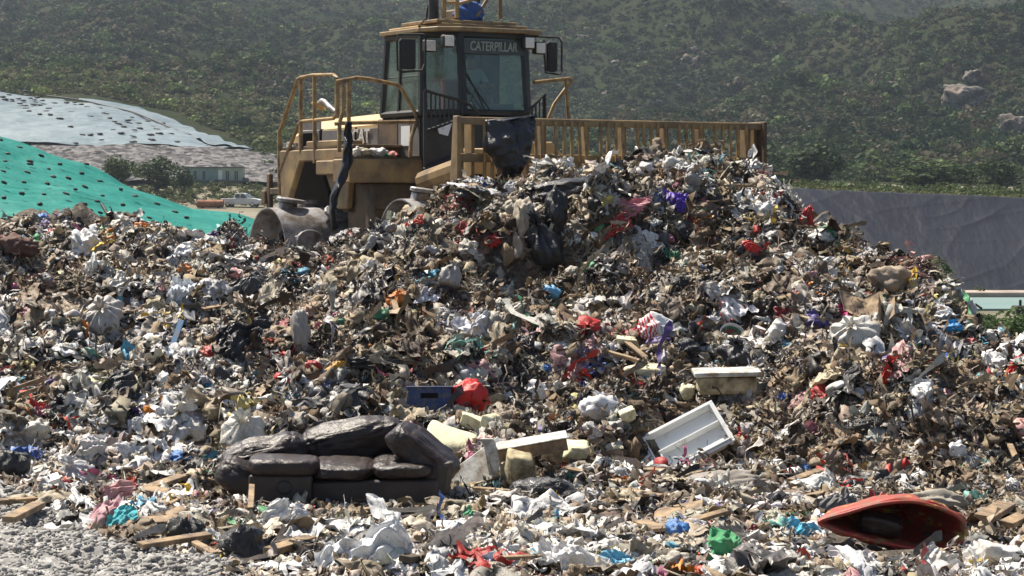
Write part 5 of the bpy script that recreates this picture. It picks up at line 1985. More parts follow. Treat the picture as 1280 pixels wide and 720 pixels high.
def t_cardpiece(seed):
    r = np.random.RandomState(seed)
    n = 9
    u, v, F = t_grid(n, n)
    fold = r.uniform(-0.2, 0.2)
    sl = r.uniform(0.3, 1.0)
    P = np.stack([u, v * r.uniform(0.5, 0.8), np.abs(u - fold) * sl + 0.02 * r.normal(size=len(u))], 1)
    top = P + [0, 0, 0.02]
    m_ = len(P)
    F2 = np.concatenate([F[:, ::-1], F + m_])
    bd = [i for i in range(m_) if abs(u[i]) > 0.499 or abs(v[i]) > 0.499]
    V = np.concatenate([P, top])
    idx = np.arange(n * n).reshape(n, n)
    ring = list(idx[0, :]) + list(idx[1:, -1]) + list(idx[-1, -2::-1]) + list(idx[-2:0:-1, 0])
    ex = []
    for i in range(len(ring)):
        a, b = ring[i], ring[(i + 1) % len(ring)]
        ex += [[a, b, b + m_], [a, b + m_, a + m_]]
    F2 = np.concatenate([F2, np.array(ex)])
    V -= (V.max(0) + V.min(0)) / 2
    return V, F2


MESH = {}


def getmesh(kind, seed, matn):
    key = (kind, seed, matn)
    if key not in MESH:
        V, F = {'bag': t_bag, 'lump': t_lump, 'film': t_film, 'bottle': t_bottle, 'card': t_cardpiece}[kind](seed)
        me = bpy.data.meshes.new(kind)
        me.vertices.add(len(V))
        me.vertices.foreach_set('co', np.asarray(V, np.float32).ravel())
        F = np.asarray(F, np.int32)
        me.loops.add(F.size)
        me.loops.foreach_set('vertex_index', F.ravel())
        me.polygons.add(len(F))
        me.polygons.foreach_set('loop_start', np.arange(0, F.size, F.shape[1], dtype=np.int32))
        me.polygons.foreach_set('loop_total', np.full(len(F), F.shape[1], np.int32))
        me.materials.append(M[matn])
        me.update(calc_edges=True)
        if kind in ('bag', 'film', 'bottle', 'lump'):
            me.polygons.foreach_set('use_smooth', np.ones(len(me.polygons), bool))
        MESH[key] = me
    return MESH[key]


LAND = []      # (px, py, phrase)


def put(name, kind, px, py, w_, h_, col, label, cat, mat='bag', seed=1, roll=0.0, yaw=None, group=None, depth=None, dy=0.35, parent=None, land=None, lift=0.0, z3=None):
    """one item whose picture size is w_ x h_ at px,py, lying on the heap there"""
    p = hit(px, py + dy * h_)
    if p is None:
        p = hit(px, py + h_ * 0.6) or hit(px, py + h_)
    if p is None:
        return None
    Y = p.y - lift
    s = Y / FPX
    me = getmesh(kind, seed, mat)
    c = at(px, py, Y)
    o = bpy.data.objects.new(name, me)
    C.objects.link(o)
    co = np.empty(len(me.vertices) * 3, np.float32)
    me.vertices.foreach_get('co', co)
    co = co.reshape(-1, 3)
    if yaw is None:
        yaw = 0.0
    tilt = {'film': 0.85, 'card': 0.7, 'bag': (0.5 + (seed * 37 + int(px)) % 10 * 0.09) * (1 if (seed + int(py)) % 3 else -1)}.get(kind, 0.0) if z3 is None else z3
    Rm = Euler((tilt, 0, 0)).to_matrix() @ Euler((0, 0, yaw)).to_matrix()
    W = co @ np.array(Rm).T
    ext = W.max(0) - W.min(0)
    sx, sz = w_ * s / ext[0], h_ * s / ext[2]
    sy = depth if depth else (sx * ext[0] + sz * ext[2]) * 0.42 / max(ext[1], 0.2)
    Mx = Euler((0, roll, 0)).to_matrix().to_4x4() @ Matrix.Diagonal((sx, sy, sz, 1)) @ Rm.to_4x4()
    cc = (W.max(0) + W.min(0)) / 2
    loc = Vector(c) - (Euler((0, roll, 0)).to_matrix() @ Vector((cc[0] * sx, cc[1] * sy, cc[2] * sz)))
    o.matrix_world = Matrix.Translation(loc) @ Mx
    o.color = (*col, 1)
    if label:
        tag(o, label, cat, group)
    if land:
        LAND.append((px, py, land))
    return o


WH = (0.70, 0.70, 0.69)
DW = (0.55, 0.53, 0.48)
GY = (0.42, 0.41, 0.40)
BK = (0.014, 0.014, 0.017)
RD = (0.60, 0.018, 0.014)

# ---- named items seen in the photograph
T = [
    ('plastic_bag', 'lump', 588, 497, 52, 44, RD, 'bright red full plastic bag right of the blue crate', 'bag', 'bag', 3, 'the bright red bag'),
    ('plastic_bag', 'bag', 752, 512, 62, 46, (0.72, 0.73, 0.75), 'large knotted white bag left of the white refrigerator drawer', 'bag', 'bag', 4, 'the knotted white bag'),
    ('plastic_bag', 'film', 733, 540, 36, 24, (0.66, 0.64, 0.62), 'crumpled white bag tail under the large knotted white bag', 'bag', 'bag', 5, None),
    ('rubbish_sack', 'bag', 926, 440, 62, 40, (0.045, 0.045, 0.05), 'shiny dark grey torn rubbish sack above the foam slab', 'sack', 'blackbag', 5, 'the torn grey sack'),
    ('rubbish_sack', 'lump', 858, 438, 42, 30, BK, 'round black rubbish sack right of the red and white bag', 'sack', 'blackbag', 6, None),
    ('plastic_tub', 'lump', 627, 383, 38, 21, (0.70, 0.66, 0.55), 'cream dome-shaped bundle on the middle of the heap', 'bundle', 'bag', 8, 'the cream dome bundle'),
    ('plastic_bag', 'film', 652, 386, 38, 22, (0.60, 0.56, 0.48), 'pale film trailing right from the cream dome bundle', 'bag', 'bag', 9, None),
    ('plastic_bag', 'film', 600, 406, 66, 36, (0.62, 0.62, 0.66), 'printed white sheet below the cream dome bundle', 'sheet', 'bag', 10, None),
    ('plastic_bag', 'lump', 592, 391, 14, 15, RD, 'small bright red scrap bag beside the cream dome bundle', 'bag', 'bag', 11, None),
    ('plastic_bag', 'bag', 687, 366, 30, 27, (0.12, 0.36, 0.62), 'sky blue bag low on the dark face of the heap', 'bag', 'bag', 12, 'the sky blue bag'),
    ('plastic_bag', 'film', 843, 251, 36, 24, (0.09, 0.03, 0.42), 'purple bag near the top of the heap', 'bag', 'bag', 13, 'the purple bag'),
    ('plastic_bag', 'film', 785, 262, 56, 22, (0.46, 0.16, 0.20), 'dusty pink film left of the purple bag', 'bag', 'bag', 14, None),
    ('plastic_bag', 'film', 758, 247, 18, 20, (0.52, 0.44, 0.10), 'mustard yellow bag near the crest of the heap', 'bag', 'bag', 15, None),
    ('rubbish_sack', 'bag', 680, 300, 42, 84, BK, 'long black sack hanging down the dark face', 'sack', 'blackbag', 16, 'the long black sack'),
    ('rubbish_sack', 'lump', 695, 265, 28, 62, BK, 'narrow black sack beside the rolled rag', 'sack', 'blackbag', 17, None),
    ('rag', 'lump', 655, 272, 26, 50, (0.46, 0.40, 0.32), 'dirty beige rolled rag hanging over the dark face', 'rag', 'cloth', 18, 'the rolled beige rag'),
    ('rag', 'lump', 649, 308, 20, 38, (0.42, 0.36, 0.28), 'lower end of beige rag above the cream dome bundle', 'rag', 'cloth', 19, None),
    ('rag', 'bag', 640, 258, 24, 26, (0.52, 0.48, 0.40), 'grey-white rag ball left of the rolled rag', 'rag', 'cloth', 20, None),
    ('rubbish_sack', 'lump', 705, 237, 86, 26, (0.03, 0.03, 0.035), 'flat black sack lying along the crest before the rack', 'sack', 'blackbag', 21, 'the flat black sack'),
    ('plastic_bag', 'film', 640, 236, 50, 18, (0.68, 0.68, 0.68), 'white film left of the flat black crest sack', 'bag', 'bag', 22, None),
    ('rubbish_sack', 'lump', 588, 242, 44, 20, (0.05, 0.05, 0.052), 'low dark grey sack at the foot of the blade end', 'sack', 'blackbag', 23, 'the sack at the blade end'),
    ('plastic_bag', 'film', 680, 210, 44, 20, (0.36, 0.35, 0.34), 'grey clear film heaped against the rack', 'bag', 'bag', 24, None),
    ('plastic_bag', 'film', 702, 206, 36, 16, (0.70, 0.70, 0.70), 'white torn film on the crest below the rack bars', 'bag', 'bag', 25, None),
    ('rubbish_sack', 'card', 786, 206, 30, 18, BK, 'black angular box scrap on the crest before the rack', 'sack', 'blackbag', 26, None),
    ('plastic_bag', 'lump', 812, 212, 36, 22, (0.62, 0.60, 0.60), 'pale bag on the crest beside the black box scrap', 'bag', 'bag', 27, None),
    ('plastic_bag', 'bag', 840, 208, 24, 26, (0.66, 0.65, 0.62), 'white upright bag on the crest below the rack', 'bag', 'bag', 28, None),
    ('plastic_bag', 'film', 1006, 270, 26, 32, (0.52, 0.02, 0.02), 'dark red bag at the right shoulder of the heap', 'bag', 'bag', 29, 'the shoulder red bag'),
    ('plastic_bag', 'bag', 976, 242, 13, 11, WH, 'small white ball of film on the shoulder skyline', 'bag', 'bag', 30, None),
    ('plastic_bag', 'film', 939, 312, 44, 18, (0.62, 0.02, 0.018), 'red torn bag on the upper right of the heap', 'bag', 'bag', 31, 'the upper red bag'),
    ('plastic_bag', 'film', 972, 298, 42, 28, (0.66, 0.65, 0.63), 'pale bag right of the upper red bag', 'bag', 'bag', 32, None),
    ('plastic_bag', 'lump', 1030, 296, 36, 20, (0.68, 0.68, 0.66), 'white bag under the shoulder red bag', 'bag', 'bag', 33, None),
    ('rag', 'film', 1045, 336, 27, 17, (0.40, 0.03, 0.03), 'red cloth left of the brown mattress', 'cloth', 'cloth', 34, 'the red cloth'),
    ('mattress', 'lump', 1112, 352, 72, 38, (0.34, 0.27, 0.20), 'rolled brown hessian mattress on the right slope', 'mattress', 'cloth', 35, 'the brown mattress'),
    ('cardboard', 'card', 1078, 382, 56, 40, (0.40, 0.36, 0.28), 'folded grey-brown board under the brown mattress', 'board', 'card', 36, None),
    ('cardboard', 'card', 1106, 385, 20, 46, (0.32, 0.26, 0.17), 'upright torn board below the brown mattress', 'board', 'card', 37, None),
    ('plastic_bag', 'film', 1064, 392, 36, 22, (0.62, 0.06, 0.28), 'magenta bag below the folded board', 'bag', 'bag', 38, 'the magenta bag'),
    ('plastic_bag', 'bag', 1070, 420, 66, 52, (0.62, 0.60, 0.55), 'big pleated off-white bag on the right slope', 'bag', 'bag', 39, 'the big off-white bag'),
    ('plastic_bag', 'film', 1045, 378, 50, 24, (0.68, 0.66, 0.66), 'white bag above the magenta bag', 'bag', 'bag', 40, None),
    ('plastic_bag', 'bag', 1020, 405, 34, 32, (0.05, 0.04, 0.20), 'dark purple bag left of the big off-white bag', 'bag', 'bag', 41, None),
    ('plastic_bag', 'bag', 1187, 410, 32, 20, (0.03, 0.30, 0.68), 'bright blue bag near the right edge of the heap', 'bag', 'bag', 42, 'the bright blue bag'),
    ('cardboard', 'card', 1147, 401, 15, 30, (0.60, 0.45, 0.12), 'yellow card standing up on the right slope', 'card', 'card', 43, 'the yellow card'),
    ('plastic_bag', 'film', 1131, 410, 26, 40, (0.62, 0.60, 0.57), 'white sheet left of the yellow card', 'sheet', 'bag', 44, None),
    ('plastic_bag', 'bag', 1180, 392, 32, 22, (0.72, 0.72, 0.74), 'white bag just above the bright blue bag', 'bag', 'bag', 45, None),
    ('plastic_bag', 'film', 1145, 433, 28, 14, (0.02, 0.42, 0.10), 'bright green bag below the yellow card', 'bag', 'bag', 46, 'the bright green bag'),
    ('plastic_bag', 'film', 1176, 434, 50, 28, (0.40, 0.40, 0.44), 'silver grey pleated sack under the bright blue bag', 'sack', 'bag', 47, None),
    ('plastic_bag', 'film', 1210, 428, 34, 14, (0.56, 0.14, 0.14), 'red and pink film right of the silver sack', 'bag', 'bag', 48, None),
    ('cardboard', 'card', 1196, 372, 24, 18, (0.58, 0.50, 0.32), 'tan card on the right skyline of the heap', 'card', 'card', 49, None),
    ('plastic_bag', 'lump', 1212, 403, 22, 20, (0.58, 0.48, 0.32), 'tan paper bag right of the bright blue bag', 'bag', 'card', 50, None),
    ('plastic_bag', 'lump', 1245, 420, 26, 18, (0.66, 0.65, 0.62), 'white bag on the right end of the skyline', 'bag', 'bag', 51, None),
    ('plastic_bag', 'film', 1246, 453, 48, 28, (0.74, 0.74, 0.73), 'crisp white bag near the right edge of the photo', 'bag', 'bag', 52, 'the crisp white bag'),
    ('plastic_bag', 'film', 1272, 458, 24, 34, (0.55, 0.02, 0.02), 'red bag at the right edge of the photo', 'bag', 'bag', 53, None),
    ('plastic_bag', 'film', 1227, 475, 30, 20, (0.22, 0.55, 0.66), 'pale cyan bag below the crisp white bag', 'bag', 'bag', 54, None),
    ('plastic_bag', 'film', 1004, 661, 44, 30, (0.12, 0.48, 0.70), 'sky blue cloth left of the torn red drum', 'cloth', 'cloth', 55, 'the sky blue cloth'),
    ('rag', 'film', 908, 690, 60, 42, (0.06, 0.30, 0.13), 'dark green cloth at the bottom right of the litter', 'cloth', 'cloth', 56, 'the dark green cloth'),
    ('plastic_bag', 'film', 770, 608, 32, 24, (0.68, 0.20, 0.03), 'orange bag left of the rolled grey mattress', 'bag', 'bag', 57, 'the orange bag'),
    ('rubbish_sack', 'lump', 678, 615, 86, 34, (0.012, 0.013, 0.018), 'black rubbish sack lying in front of the broken box', 'sack', 'blackbag', 58, 'the low black sack'),
    ('plastic_bag', 'film', 590, 648, 34, 16, (0.04, 0.36, 0.15), 'crumpled green bag right of the sofa front', 'bag', 'bag', 59, 'the green bag by the sofa'),
    ('plastic_bag', 'film', 762, 706, 76, 26, (0.14, 0.44, 0.64), 'long sky blue film at the bottom edge', 'film', 'bag', 60, 'the long blue film'),
    ('plastic_bag', 'film', 672, 703, 36, 16, (0.10, 0.42, 0.66), 'small blue film left of the long blue film', 'film', 'bag', 61, None),
    ('rag', 'film', 582, 710, 74, 20, (0.48, 0.62, 0.72), 'pale blue towel at the bottom middle', 'towel', 'cloth', 62, 'the pale blue towel'),
    ('plastic_bag', 'film', 715, 700, 84, 44, (0.74, 0.73, 0.72), 'white bag left of the long blue film', 'bag', 'bag', 63, None),
    ('plastic_bag', 'film', 455, 690, 120, 64, (0.68, 0.69, 0.70), 'large sheet of white film in front of the sofa', 'film', 'bag', 64, 'the large white film'),
    ('rubbish_sack', 'lump', 305, 682, 62, 60, BK, 'crumpled black sack left of the large white film', 'sack', 'blackbag', 65, 'the crumpled black sack'),
    ('plastic_bag', 'film', 336, 646, 36, 54, (0.66, 0.66, 0.65), 'upright white sheet by the left arm of the sofa', 'sheet', 'bag', 66, None),
    ('foil_sheet', 'film', 372, 644, 38, 36, (0.62, 0.64, 0.68), 'creased silver foil before the sofa arm', 'foil', 'bag', 67, None),
    ('rag', 'film', 140, 622, 54, 34, (0.52, 0.28, 0.28), 'pink striped cloth on the left litter edge', 'cloth', 'cloth', 68, 'the pink striped cloth'),
    ('rag', 'film', 130, 650, 58, 42, (0.52, 0.30, 0.32), 'plain pink cloth spread towards the gravel', 'cloth', 'cloth', 69, None),
    ('rag', 'film', 172, 612, 38, 24, (0.36, 0.05, 0.03), 'brick red cloth right of the pink striped cloth', 'cloth', 'cloth', 70, None),
    ('rag', 'film', 158, 657, 62, 34, (0.08, 0.44, 0.48), 'turquoise cloth beside the plain pink cloth', 'cloth', 'cloth', 71, 'the turquoise cloth'),
    ('plastic_bag', 'bag', 100, 592, 58, 48, (0.44, 0.45, 0.47), 'clear bag stuffed with rubbish at the left', 'bag', 'bag', 72, 'the stuffed clear bag'),
    ('plastic_bag', 'film', 122, 562, 50, 34, (0.60, 0.58, 0.57), 'whitish film above the stuffed clear bag', 'bag', 'bag', 73, None),
    ('rubbish_sack', 'lump', 16, 584, 46, 42, (0.02, 0.02, 0.023), 'black sack at the left edge by the gravel', 'sack', 'blackbag', 74, 'the left-edge black sack'),
    ('plastic_bag', 'film', 114, 302, 48, 46, (0.72, 0.72, 0.72), 'white sheet bag on the upper left of the heap', 'sheet', 'bag', 75, 'the upper left white sheet'),
    ('plastic_bag', 'lump', 117, 335, 18, 38, (0.70, 0.70, 0.69), 'narrow white tail under the upper left sheet', 'sheet', 'bag', 76, None),
    ('plastic_bag', 'bag', 128, 398, 50, 58, (0.48, 0.45, 0.42), 'long clear bag sagging down the left slope', 'bag', 'bag', 77, 'the sagging clear bag'),
    ('plastic_bag', 'film', 225, 366, 42, 44, (0.70, 0.74, 0.78), 'bluish white bag on the left slope', 'bag', 'bag', 78, 'the bluish white bag'),
    ('plastic_bag', 'lump', 262, 444, 26, 22, (0.48, 0.02, 0.02), 'deep red bag beside the wide black sack', 'bag', 'bag', 79, 'the deep red bag'),
    ('rubbish_sack', 'film', 302, 424, 62, 56, (0.016, 0.016, 0.02), 'wide black sack on the left slope', 'sack', 'blackbag', 80, 'the wide black sack'),
    ('rubbish_sack', 'film', 316, 362, 60, 40, (0.06, 0.06, 0.062), 'grey-black film above the wide black sack', 'sack', 'blackbag', 81, None),
    ('rubbish_sack', 'film', 140, 488, 84, 38, (0.015, 0.015, 0.018), 'long black torn sack on the lower left slope', 'sack', 'blackbag', 82, 'the long torn black sack'),
    ('plastic_bag', 'film', 40, 510, 32, 20, (0.50, 0.03, 0.03), 'red netting bag below the slatted crate', 'bag', 'bag', 83, 'the red netting'),
    ('plastic_bag', 'bag', 303, 542, 76, 34, (0.64, 0.62, 0.56), 'large dirty white bag above the sofa back', 'bag', 'bag', 84, 'the bag above the sofa'),
    ('plastic_bag', 'bag', 402, 546, 22, 20, (0.52, 0.50, 0.48), 'small grey bag behind the sofa', 'bag', 'bag', 85, None),
    ('rag', 'lump', 22, 308, 56, 34, (0.12, 0.06, 0.05), 'maroon and brown chair cushion at the upper left edge', 'cushion', 'cloth', 86, 'the maroon cushion'),
    ('cardboard', 'card', 335, 322, 46, 18, (0.28, 0.18, 0.12), 'broken brown board in front of the steel drum', 'board', 'card', 87, 'the broken brown board'),
    ('plastic_bag', 'film', 420, 305, 0, 0, WH, None, None, 'bag', 1, None),
    ('plastic_bag', 'film', 522, 277, 30, 16, (0.62, 0.05, 0.03), 'red bag on the crest between the two steel drums', 'bag', 'bag', 88, 'the red bag by the drums'),
    ('plastic_bag', 'film', 534, 363, 34, 32, (0.58, 0.58, 0.64), 'lilac white tag-like bag in the heap middle', 'bag', 'bag', 89, 'the lilac white bag'),
    ('plastic_bag', 'bag', 563, 345, 22, 46, (0.36, 0.34, 0.32), 'hanging grey film right of the lilac white bag', 'bag', 'bag', 90, None),
    ('plastic_bag', 'lump', 376, 415, 20, 62, (0.40, 0.38, 0.35), 'long grey dangling film left of the heap middle', 'film', 'bag', 91, None),
    ('plastic_bag', 'film', 420, 458, 34, 16, (0.66, 0.34, 0.03), 'orange yellow wrapper in the heap middle', 'wrapper', 'bag', 92, 'the orange wrapper'),
    ('rubbish_sack', 'lump', 455, 452, 62, 22, BK, 'slim black sack right of the orange wrapper', 'sack', 'blackbag', 93, None),
    ('plastic_bag', 'film', 722, 474, 15, 36, (0.58, 0.03, 0.02), 'tall narrow red wrapper above the knotted white bag', 'wrapper', 'bag', 94, 'the tall red wrapper'),
    ('plastic_bag', 'film', 1112, 464, 12, 46, (0.58, 0.03, 0.02), 'red tangled ribbon on the right mound', 'ribbon', 'bag', 95, 'the red ribbon'),
    ('plastic_bag', 'film', 908, 383, 86, 32, (0.60, 0.59, 0.62), 'long lilac white sheet on the right of the heap', 'sheet', 'bag', 96, 'the long lilac sheet'),
    ('plastic_bag', 'film', 970, 420, 50, 34, (0.70, 0.69, 0.67), 'white bag beside the bowl with the green inside', 'bag', 'bag', 97, None),
    ('plastic_bag', 'bag', 1082, 585, 28, 12, (0.66, 0.40, 0.04), 'orange yellow bag at the foot of the right mound', 'bag', 'bag', 98, 'the orange bag on the mound'),
    ('rag', 'lump', 1176, 627, 76, 32, (0.34, 0.31, 0.26), 'grey canvas bolster behind the torn red drum', 'bolster', 'cloth', 99, 'the canvas bolster'),
    ('rag', 'lump', 914, 602, 122, 30, (0.30, 0.27, 0.24), 'rolled grey floral mattress at the foot of the heap', 'mattress', 'cloth', 100, 'the rolled grey mattress'),
    ('rag', 'film', 1048, 628, 66, 24, (0.16, 0.16, 0.165), 'grey inflated cloth behind the torn red drum', 'cloth', 'cloth', 101, None),
    ('plastic_bag', 'bag', 1240, 692, 76, 50, (0.66, 0.64, 0.60), 'big creased off-white bag in the bottom right corner', 'bag', 'bag', 102, 'the corner off-white bag'),
    ('plastic_bag', 'film', 1165, 704, 68, 34, (0.64, 0.62, 0.58), 'creased white bag left of the corner bag', 'bag', 'bag', 103, None),
    ('plastic_bag', 'film', 1070, 702, 66, 30, (0.64, 0.60, 0.60), 'crumpled whitish bag below the torn red drum', 'bag', 'bag', 104, None),
    ('plastic_bag', 'film', 980, 714, 64, 24, (0.70, 0.69, 0.66), 'white bag at the bottom edge right of the green cloth', 'bag', 'bag', 105, None),
    ('plastic_bag', 'bag', 835, 706, 62, 34, (0.52, 0.47, 0.40), 'beige stained bag at the bottom edge', 'bag', 'bag', 106, 'the beige stained bag'),
    ('plastic_bag', 'bag', 520, 662, 44, 34, (0.56, 0.48, 0.38), 'tan clear bag before the sofa base', 'bag', 'bag', 107, 'the tan clear bag'),
    ('plastic_bag', 'bag', 575, 622, 42, 26, (0.52, 0.47, 0.40), 'dirty clear bag against the right end of the sofa', 'bag', 'bag', 108, None),
    ('plastic_bag', 'film', 538, 628, 40, 20, (0.55, 0.55, 0.58), 'bluish clear film against the sofa base', 'bag', 'bag', 109, None),
    ('plastic_bag', 'bag', 242, 500, 40, 26, (0.60, 0.58, 0.53), 'off-white bag on the slope above the long dirty bag', 'bag', 'bag', 110, None),
    ('plastic_bag', 'film', 145, 355, 36, 24, (0.60, 0.58, 0.54), 'crumpled pale bag above the sagging clear bag', 'bag', 'bag', 111, None),
    ('rag', 'lump', 480, 632, 30, 10, (0.10, 0.05, 0.05), None, None, 'cloth', 112, None),
]
for (nm, kd, x, y, w_, h_, cl, lab, cat, mt, sdd, land) in T:
    if lab is None:
        continue
    if nm == 'plastic_bag' and cat in ('sheet', 'film', 'wrapper', 'cloth', 'ribbon'):
        nm = {'sheet': 'plastic_sheet', 'film': 'plastic_film', 'wrapper': 'wrapper', 'cloth': 'rag', 'ribbon': 'plastic_ribbon'}[cat]
    if cat == 'bundle':
        nm = 'bundle'
    if cat in ('cushion', 'bolster', 'mattress', 'towel'):
        nm = cat
    rr = np.random.RandomState(sdd)
    put(nm, kd, x, y, w_ * 1.06, h_ * 1.08, cl, lab, cat, mt, sdd % 23 + (0 if kd != 'film' else 40), roll=rr.uniform(-0.12, 0.12), yaw=rr.uniform(0, 6.28) if kd != 'card' else rr.uniform(-0.6, 0.6), land=land)

M['oldwhite'] = dirty('soiled_enamel', (0.62, 0.62, 0.58), (0.26, 0.21, 0.15), (0.42, 0.62), 8, 0.55, bs=26, bmp=0.3)
# ---- red and white printed bag
o = put('plastic_bag', 'lump', 818, 410, 52, 42, WH, 'white bag with red swirled print above the foam slab', 'bag', 'bag', 7, yaw=0.4, land='the red and white bag')
m, nt, b = newmat('printed_film')
tcn = nd(nt, 'ShaderNodeTexCoord')
wv = nd(nt, 'ShaderNodeTexWave')
wv.inputs['Scale'].default_value = 5
wv.inputs['Distortion'].default_value = 4
wv.inputs['Detail'].default_value = 2
nt.links.new(tcn.outputs['Object'], wv.inputs['Vector'])
sx = nd(nt, 'ShaderNodeSeparateXYZ')
nt.links.new(tcn.outputs['Generated'], sx.inputs[0])
st_ = ramp(nt, wv.outputs['Fac'], [(0.38, (0.72, 0.71, 0.69)), (0.44, (0.55, 0.03, 0.04))])
c = mixc(nt, ramp(nt, sx.outputs[0], [(0.42, (1, 1, 1)), (0.5, (0, 0, 0))]), (0.72, 0.71, 0.69), st_)
nt.links.new(c, b.inputs['Base Color'])
b.inputs['Roughness'].default_value = 0.45
bump(nt, b, noise(nt, 12, 4), 0.4, 0.02)
o.data = o.data.copy()
o.data.materials.clear()
o.data.materials.append(m)


def surf(px, py, lift=0.0):
    p = hit(px, py)
    return p + Vector((0, 0, lift))


def plank(px0, py0, px1, py1, wid, thick, label, mat='wood', name='plank', cat='plank', lift=0.07, group=None, land=None, rollx=0.3):
    a = hit(px0, py0)
    b_ = hit(px1, py1)
    if a is None or b_ is None:
        return
    a = a + Vector((0, -0.04, lift))
    b_ = b_ + Vector((0, -0.04, lift))
    d_ = b_ - a
    if abs(d_.y) > 1.0:
        b_.y = a.y + 1.0 * (1 if d_.y > 0 else -1)
        b_ = at(px1, py1, b_.y)
        d_ = b_ - a
    Ln = d_.length
    x = d_.normalized()
    up = Vector((0, -math.sin(rollx), math.cos(rollx)))
    y = up.cross(x).normalized()
    z = x.cross(y)
    R = Matrix((x, y, z)).transposed().to_4x4()
    r = random.uniform(-0.01, 0.01)
    mb = MB()
    mb.add([(-Ln / 2, -wid / 2, 0), (Ln / 2 + r * 3, -wid / 2 + r, 0), (Ln / 2, wid / 2 + r, 0), (-Ln / 2 - r * 3, wid / 2, 0), (-Ln / 2, -wid / 2, thick), (Ln / 2 + r * 3, -wid / 2 + r, thick),
            (Ln / 2, wid / 2 + r, thick), (-Ln / 2 - r * 3, wid / 2, thick)],
           [(3, 2, 1, 0), (4, 5, 6, 7), (0, 1, 5, 4), (1, 2, 6, 5), (2, 3, 7, 6), (3, 0, 4, 7)])
    o = mb.build(name, M[mat], bevel=0.004)
    o.matrix_world = Matrix.Translation((a + b_) / 2) @ R
    tag(o, label, cat, group)
    if land:
        LAND.append(((px0 + px1) / 2, (py0 + py1) / 2, land))
    return o


PL = [(-40, 642, 108, 622, 0.07, 0.04, 'long raw timber batten reaching across the gravel at the left', 'the long batten'),
      (12, 664, 48, 634, 0.12, 0.05, 'short thick plank leaning on the long batten over the gravel', None),
      (24, 584, 44, 622, 0.10, 0.02, 'slim whitish board standing by the left-edge black sack', None),
      (46, 606, 64, 634, 0.05, 0.03, 'thin dark stick crossing above the long batten', None),
      (186, 622, 228, 598, 0.12, 0.04, 'short plank tilted above the turquoise cloth', None),
      (178, 622, 218, 630, 0.12, 0.04, 'flat short plank right of the brick red cloth', None),
      (203, 644, 240, 628, 0.06, 0.04, 'pale batten bent towards the sofa from the turquoise cloth', None),
      (240, 628, 268, 642, 0.06, 0.04, 'second half of the broken pale batten left of the sofa', None),
      (212, 642, 238, 616, 0.03, 0.02, 'thin stick leaning over the broken pale batten', None),
      (160, 668, 236, 664, 0.13, 0.05, 'broad plank lying below the turquoise cloth', None),
      (174, 696, 262, 682, 0.09, 0.04, 'long plank at the edge of the gravel', 'the gravel edge plank'),
      (206, 660, 232, 648, 0.10, 0.03, 'stubby offcut above the gravel edge planks', None),
      (318, 696, 372, 676, 0.14, 0.07, 'chunky square timber right of the crumpled black sack', 'the chunky timber'),
      (338, 706, 388, 690, 0.10, 0.06, 'second chunky timber nearer the bottom edge', None),
      (340, 690, 398, 700, 0.09, 0.05, 'dark plank crossing the chunky timbers', None),
      (296, 706, 300, 684, 0.06, 0.03, 'upright splinter beside the crumpled black sack', None),
      (314, 648, 316, 602, 0.05, 0.03, 'thin wooden post at the left end of the sofa arm', None),
      (238, 688, 268, 706, 0.06, 0.03, 'small splintered board below the gravel edge plank', None),
      (506, 716, 580, 692, 0.10, 0.05, 'dark brown plank above the pale blue towel', 'the dark brown plank'),
      (435, 652, 484, 646, 0.05, 0.03, 'split lath lying in front of the sofa base', None),
      (820, 654, 876, 644, 0.22, 0.02, 'flat tan board left of the sky blue cloth', 'the tan board'),
      (800, 664, 828, 676, 0.12, 0.03, 'short brown board below the flat tan board', None),
      (492, 384, 498, 408, 0.07, 0.04, 'broken upright timber stub in the heap middle', 'the timber stub'),
      (502, 372, 512, 404, 0.04, 0.03, 'splintered end beside the timber stub', None),
      (752, 452, 800, 464, 0.05, 0.04, 'pale batten above the knotted white bag', 'the pale batten'),
      (780, 436, 808, 458, 0.07, 0.03, 'short pink-brown lath above the pale batten', None),
      (985, 470, 960, 494, 0.09, 0.02, 'peeling wood strip left of the right mound', 'the peeling strip'),
      (988, 618, 1028, 594, 0.09, 0.07, 'thick brown log at the foot of the right mound', 'the thick log'),
      (905, 238, 945, 242, 0.03, 0.03, 'yellow cane near the right of the crest', None),
      (1120, 326, 1172, 330, 0.035, 0.035, 'thin black rod poking out from the right skyline', None),
      (1228, 662, 1256, 644, 0.16, 0.05, 'red-brown board right of the torn red drum', 'the red-brown board'),
      (1256, 670, 1278, 660, 0.12, 0.05, 'dull brown offcut at the right edge', None)]
for q in PL:
    mt = 'wood'
    if 'whitish' in q[6] or 'pale batten' in q[6]:
        mt = 'card'
    if 'black rod' in q[6] or 'dark' in q[6]:
        mt = 'bark' if 'rod' not in q[6] else 'rubber'
    plank(*q[:6], q[6], mat=mt, land=q[7], name='rod' if 'rod' in q[6] else ('log' if 'log' in q[6] else 'plank'), cat='rod' if 'rod' in q[6] else ('log' if 'log' in q[6] else 'plank'))
# blue strip and dark pole
plank(204, 478, 227, 402, 0.07, 0.03, 'dull blue slat standing up the left slope', mat='foam', name='slat', cat='slat', land='the blue slat').color = (0.05, 0.11, 0.20, 1)
a_ = at(146, 288, 41.0)
m_ = MB().tube([a_, at(127, 255, 41.6)], 0.03, 6)
tag(m_.build('pole', M['rubber']), 'thin black pole leaning before the turquoise green sheet', 'pole')


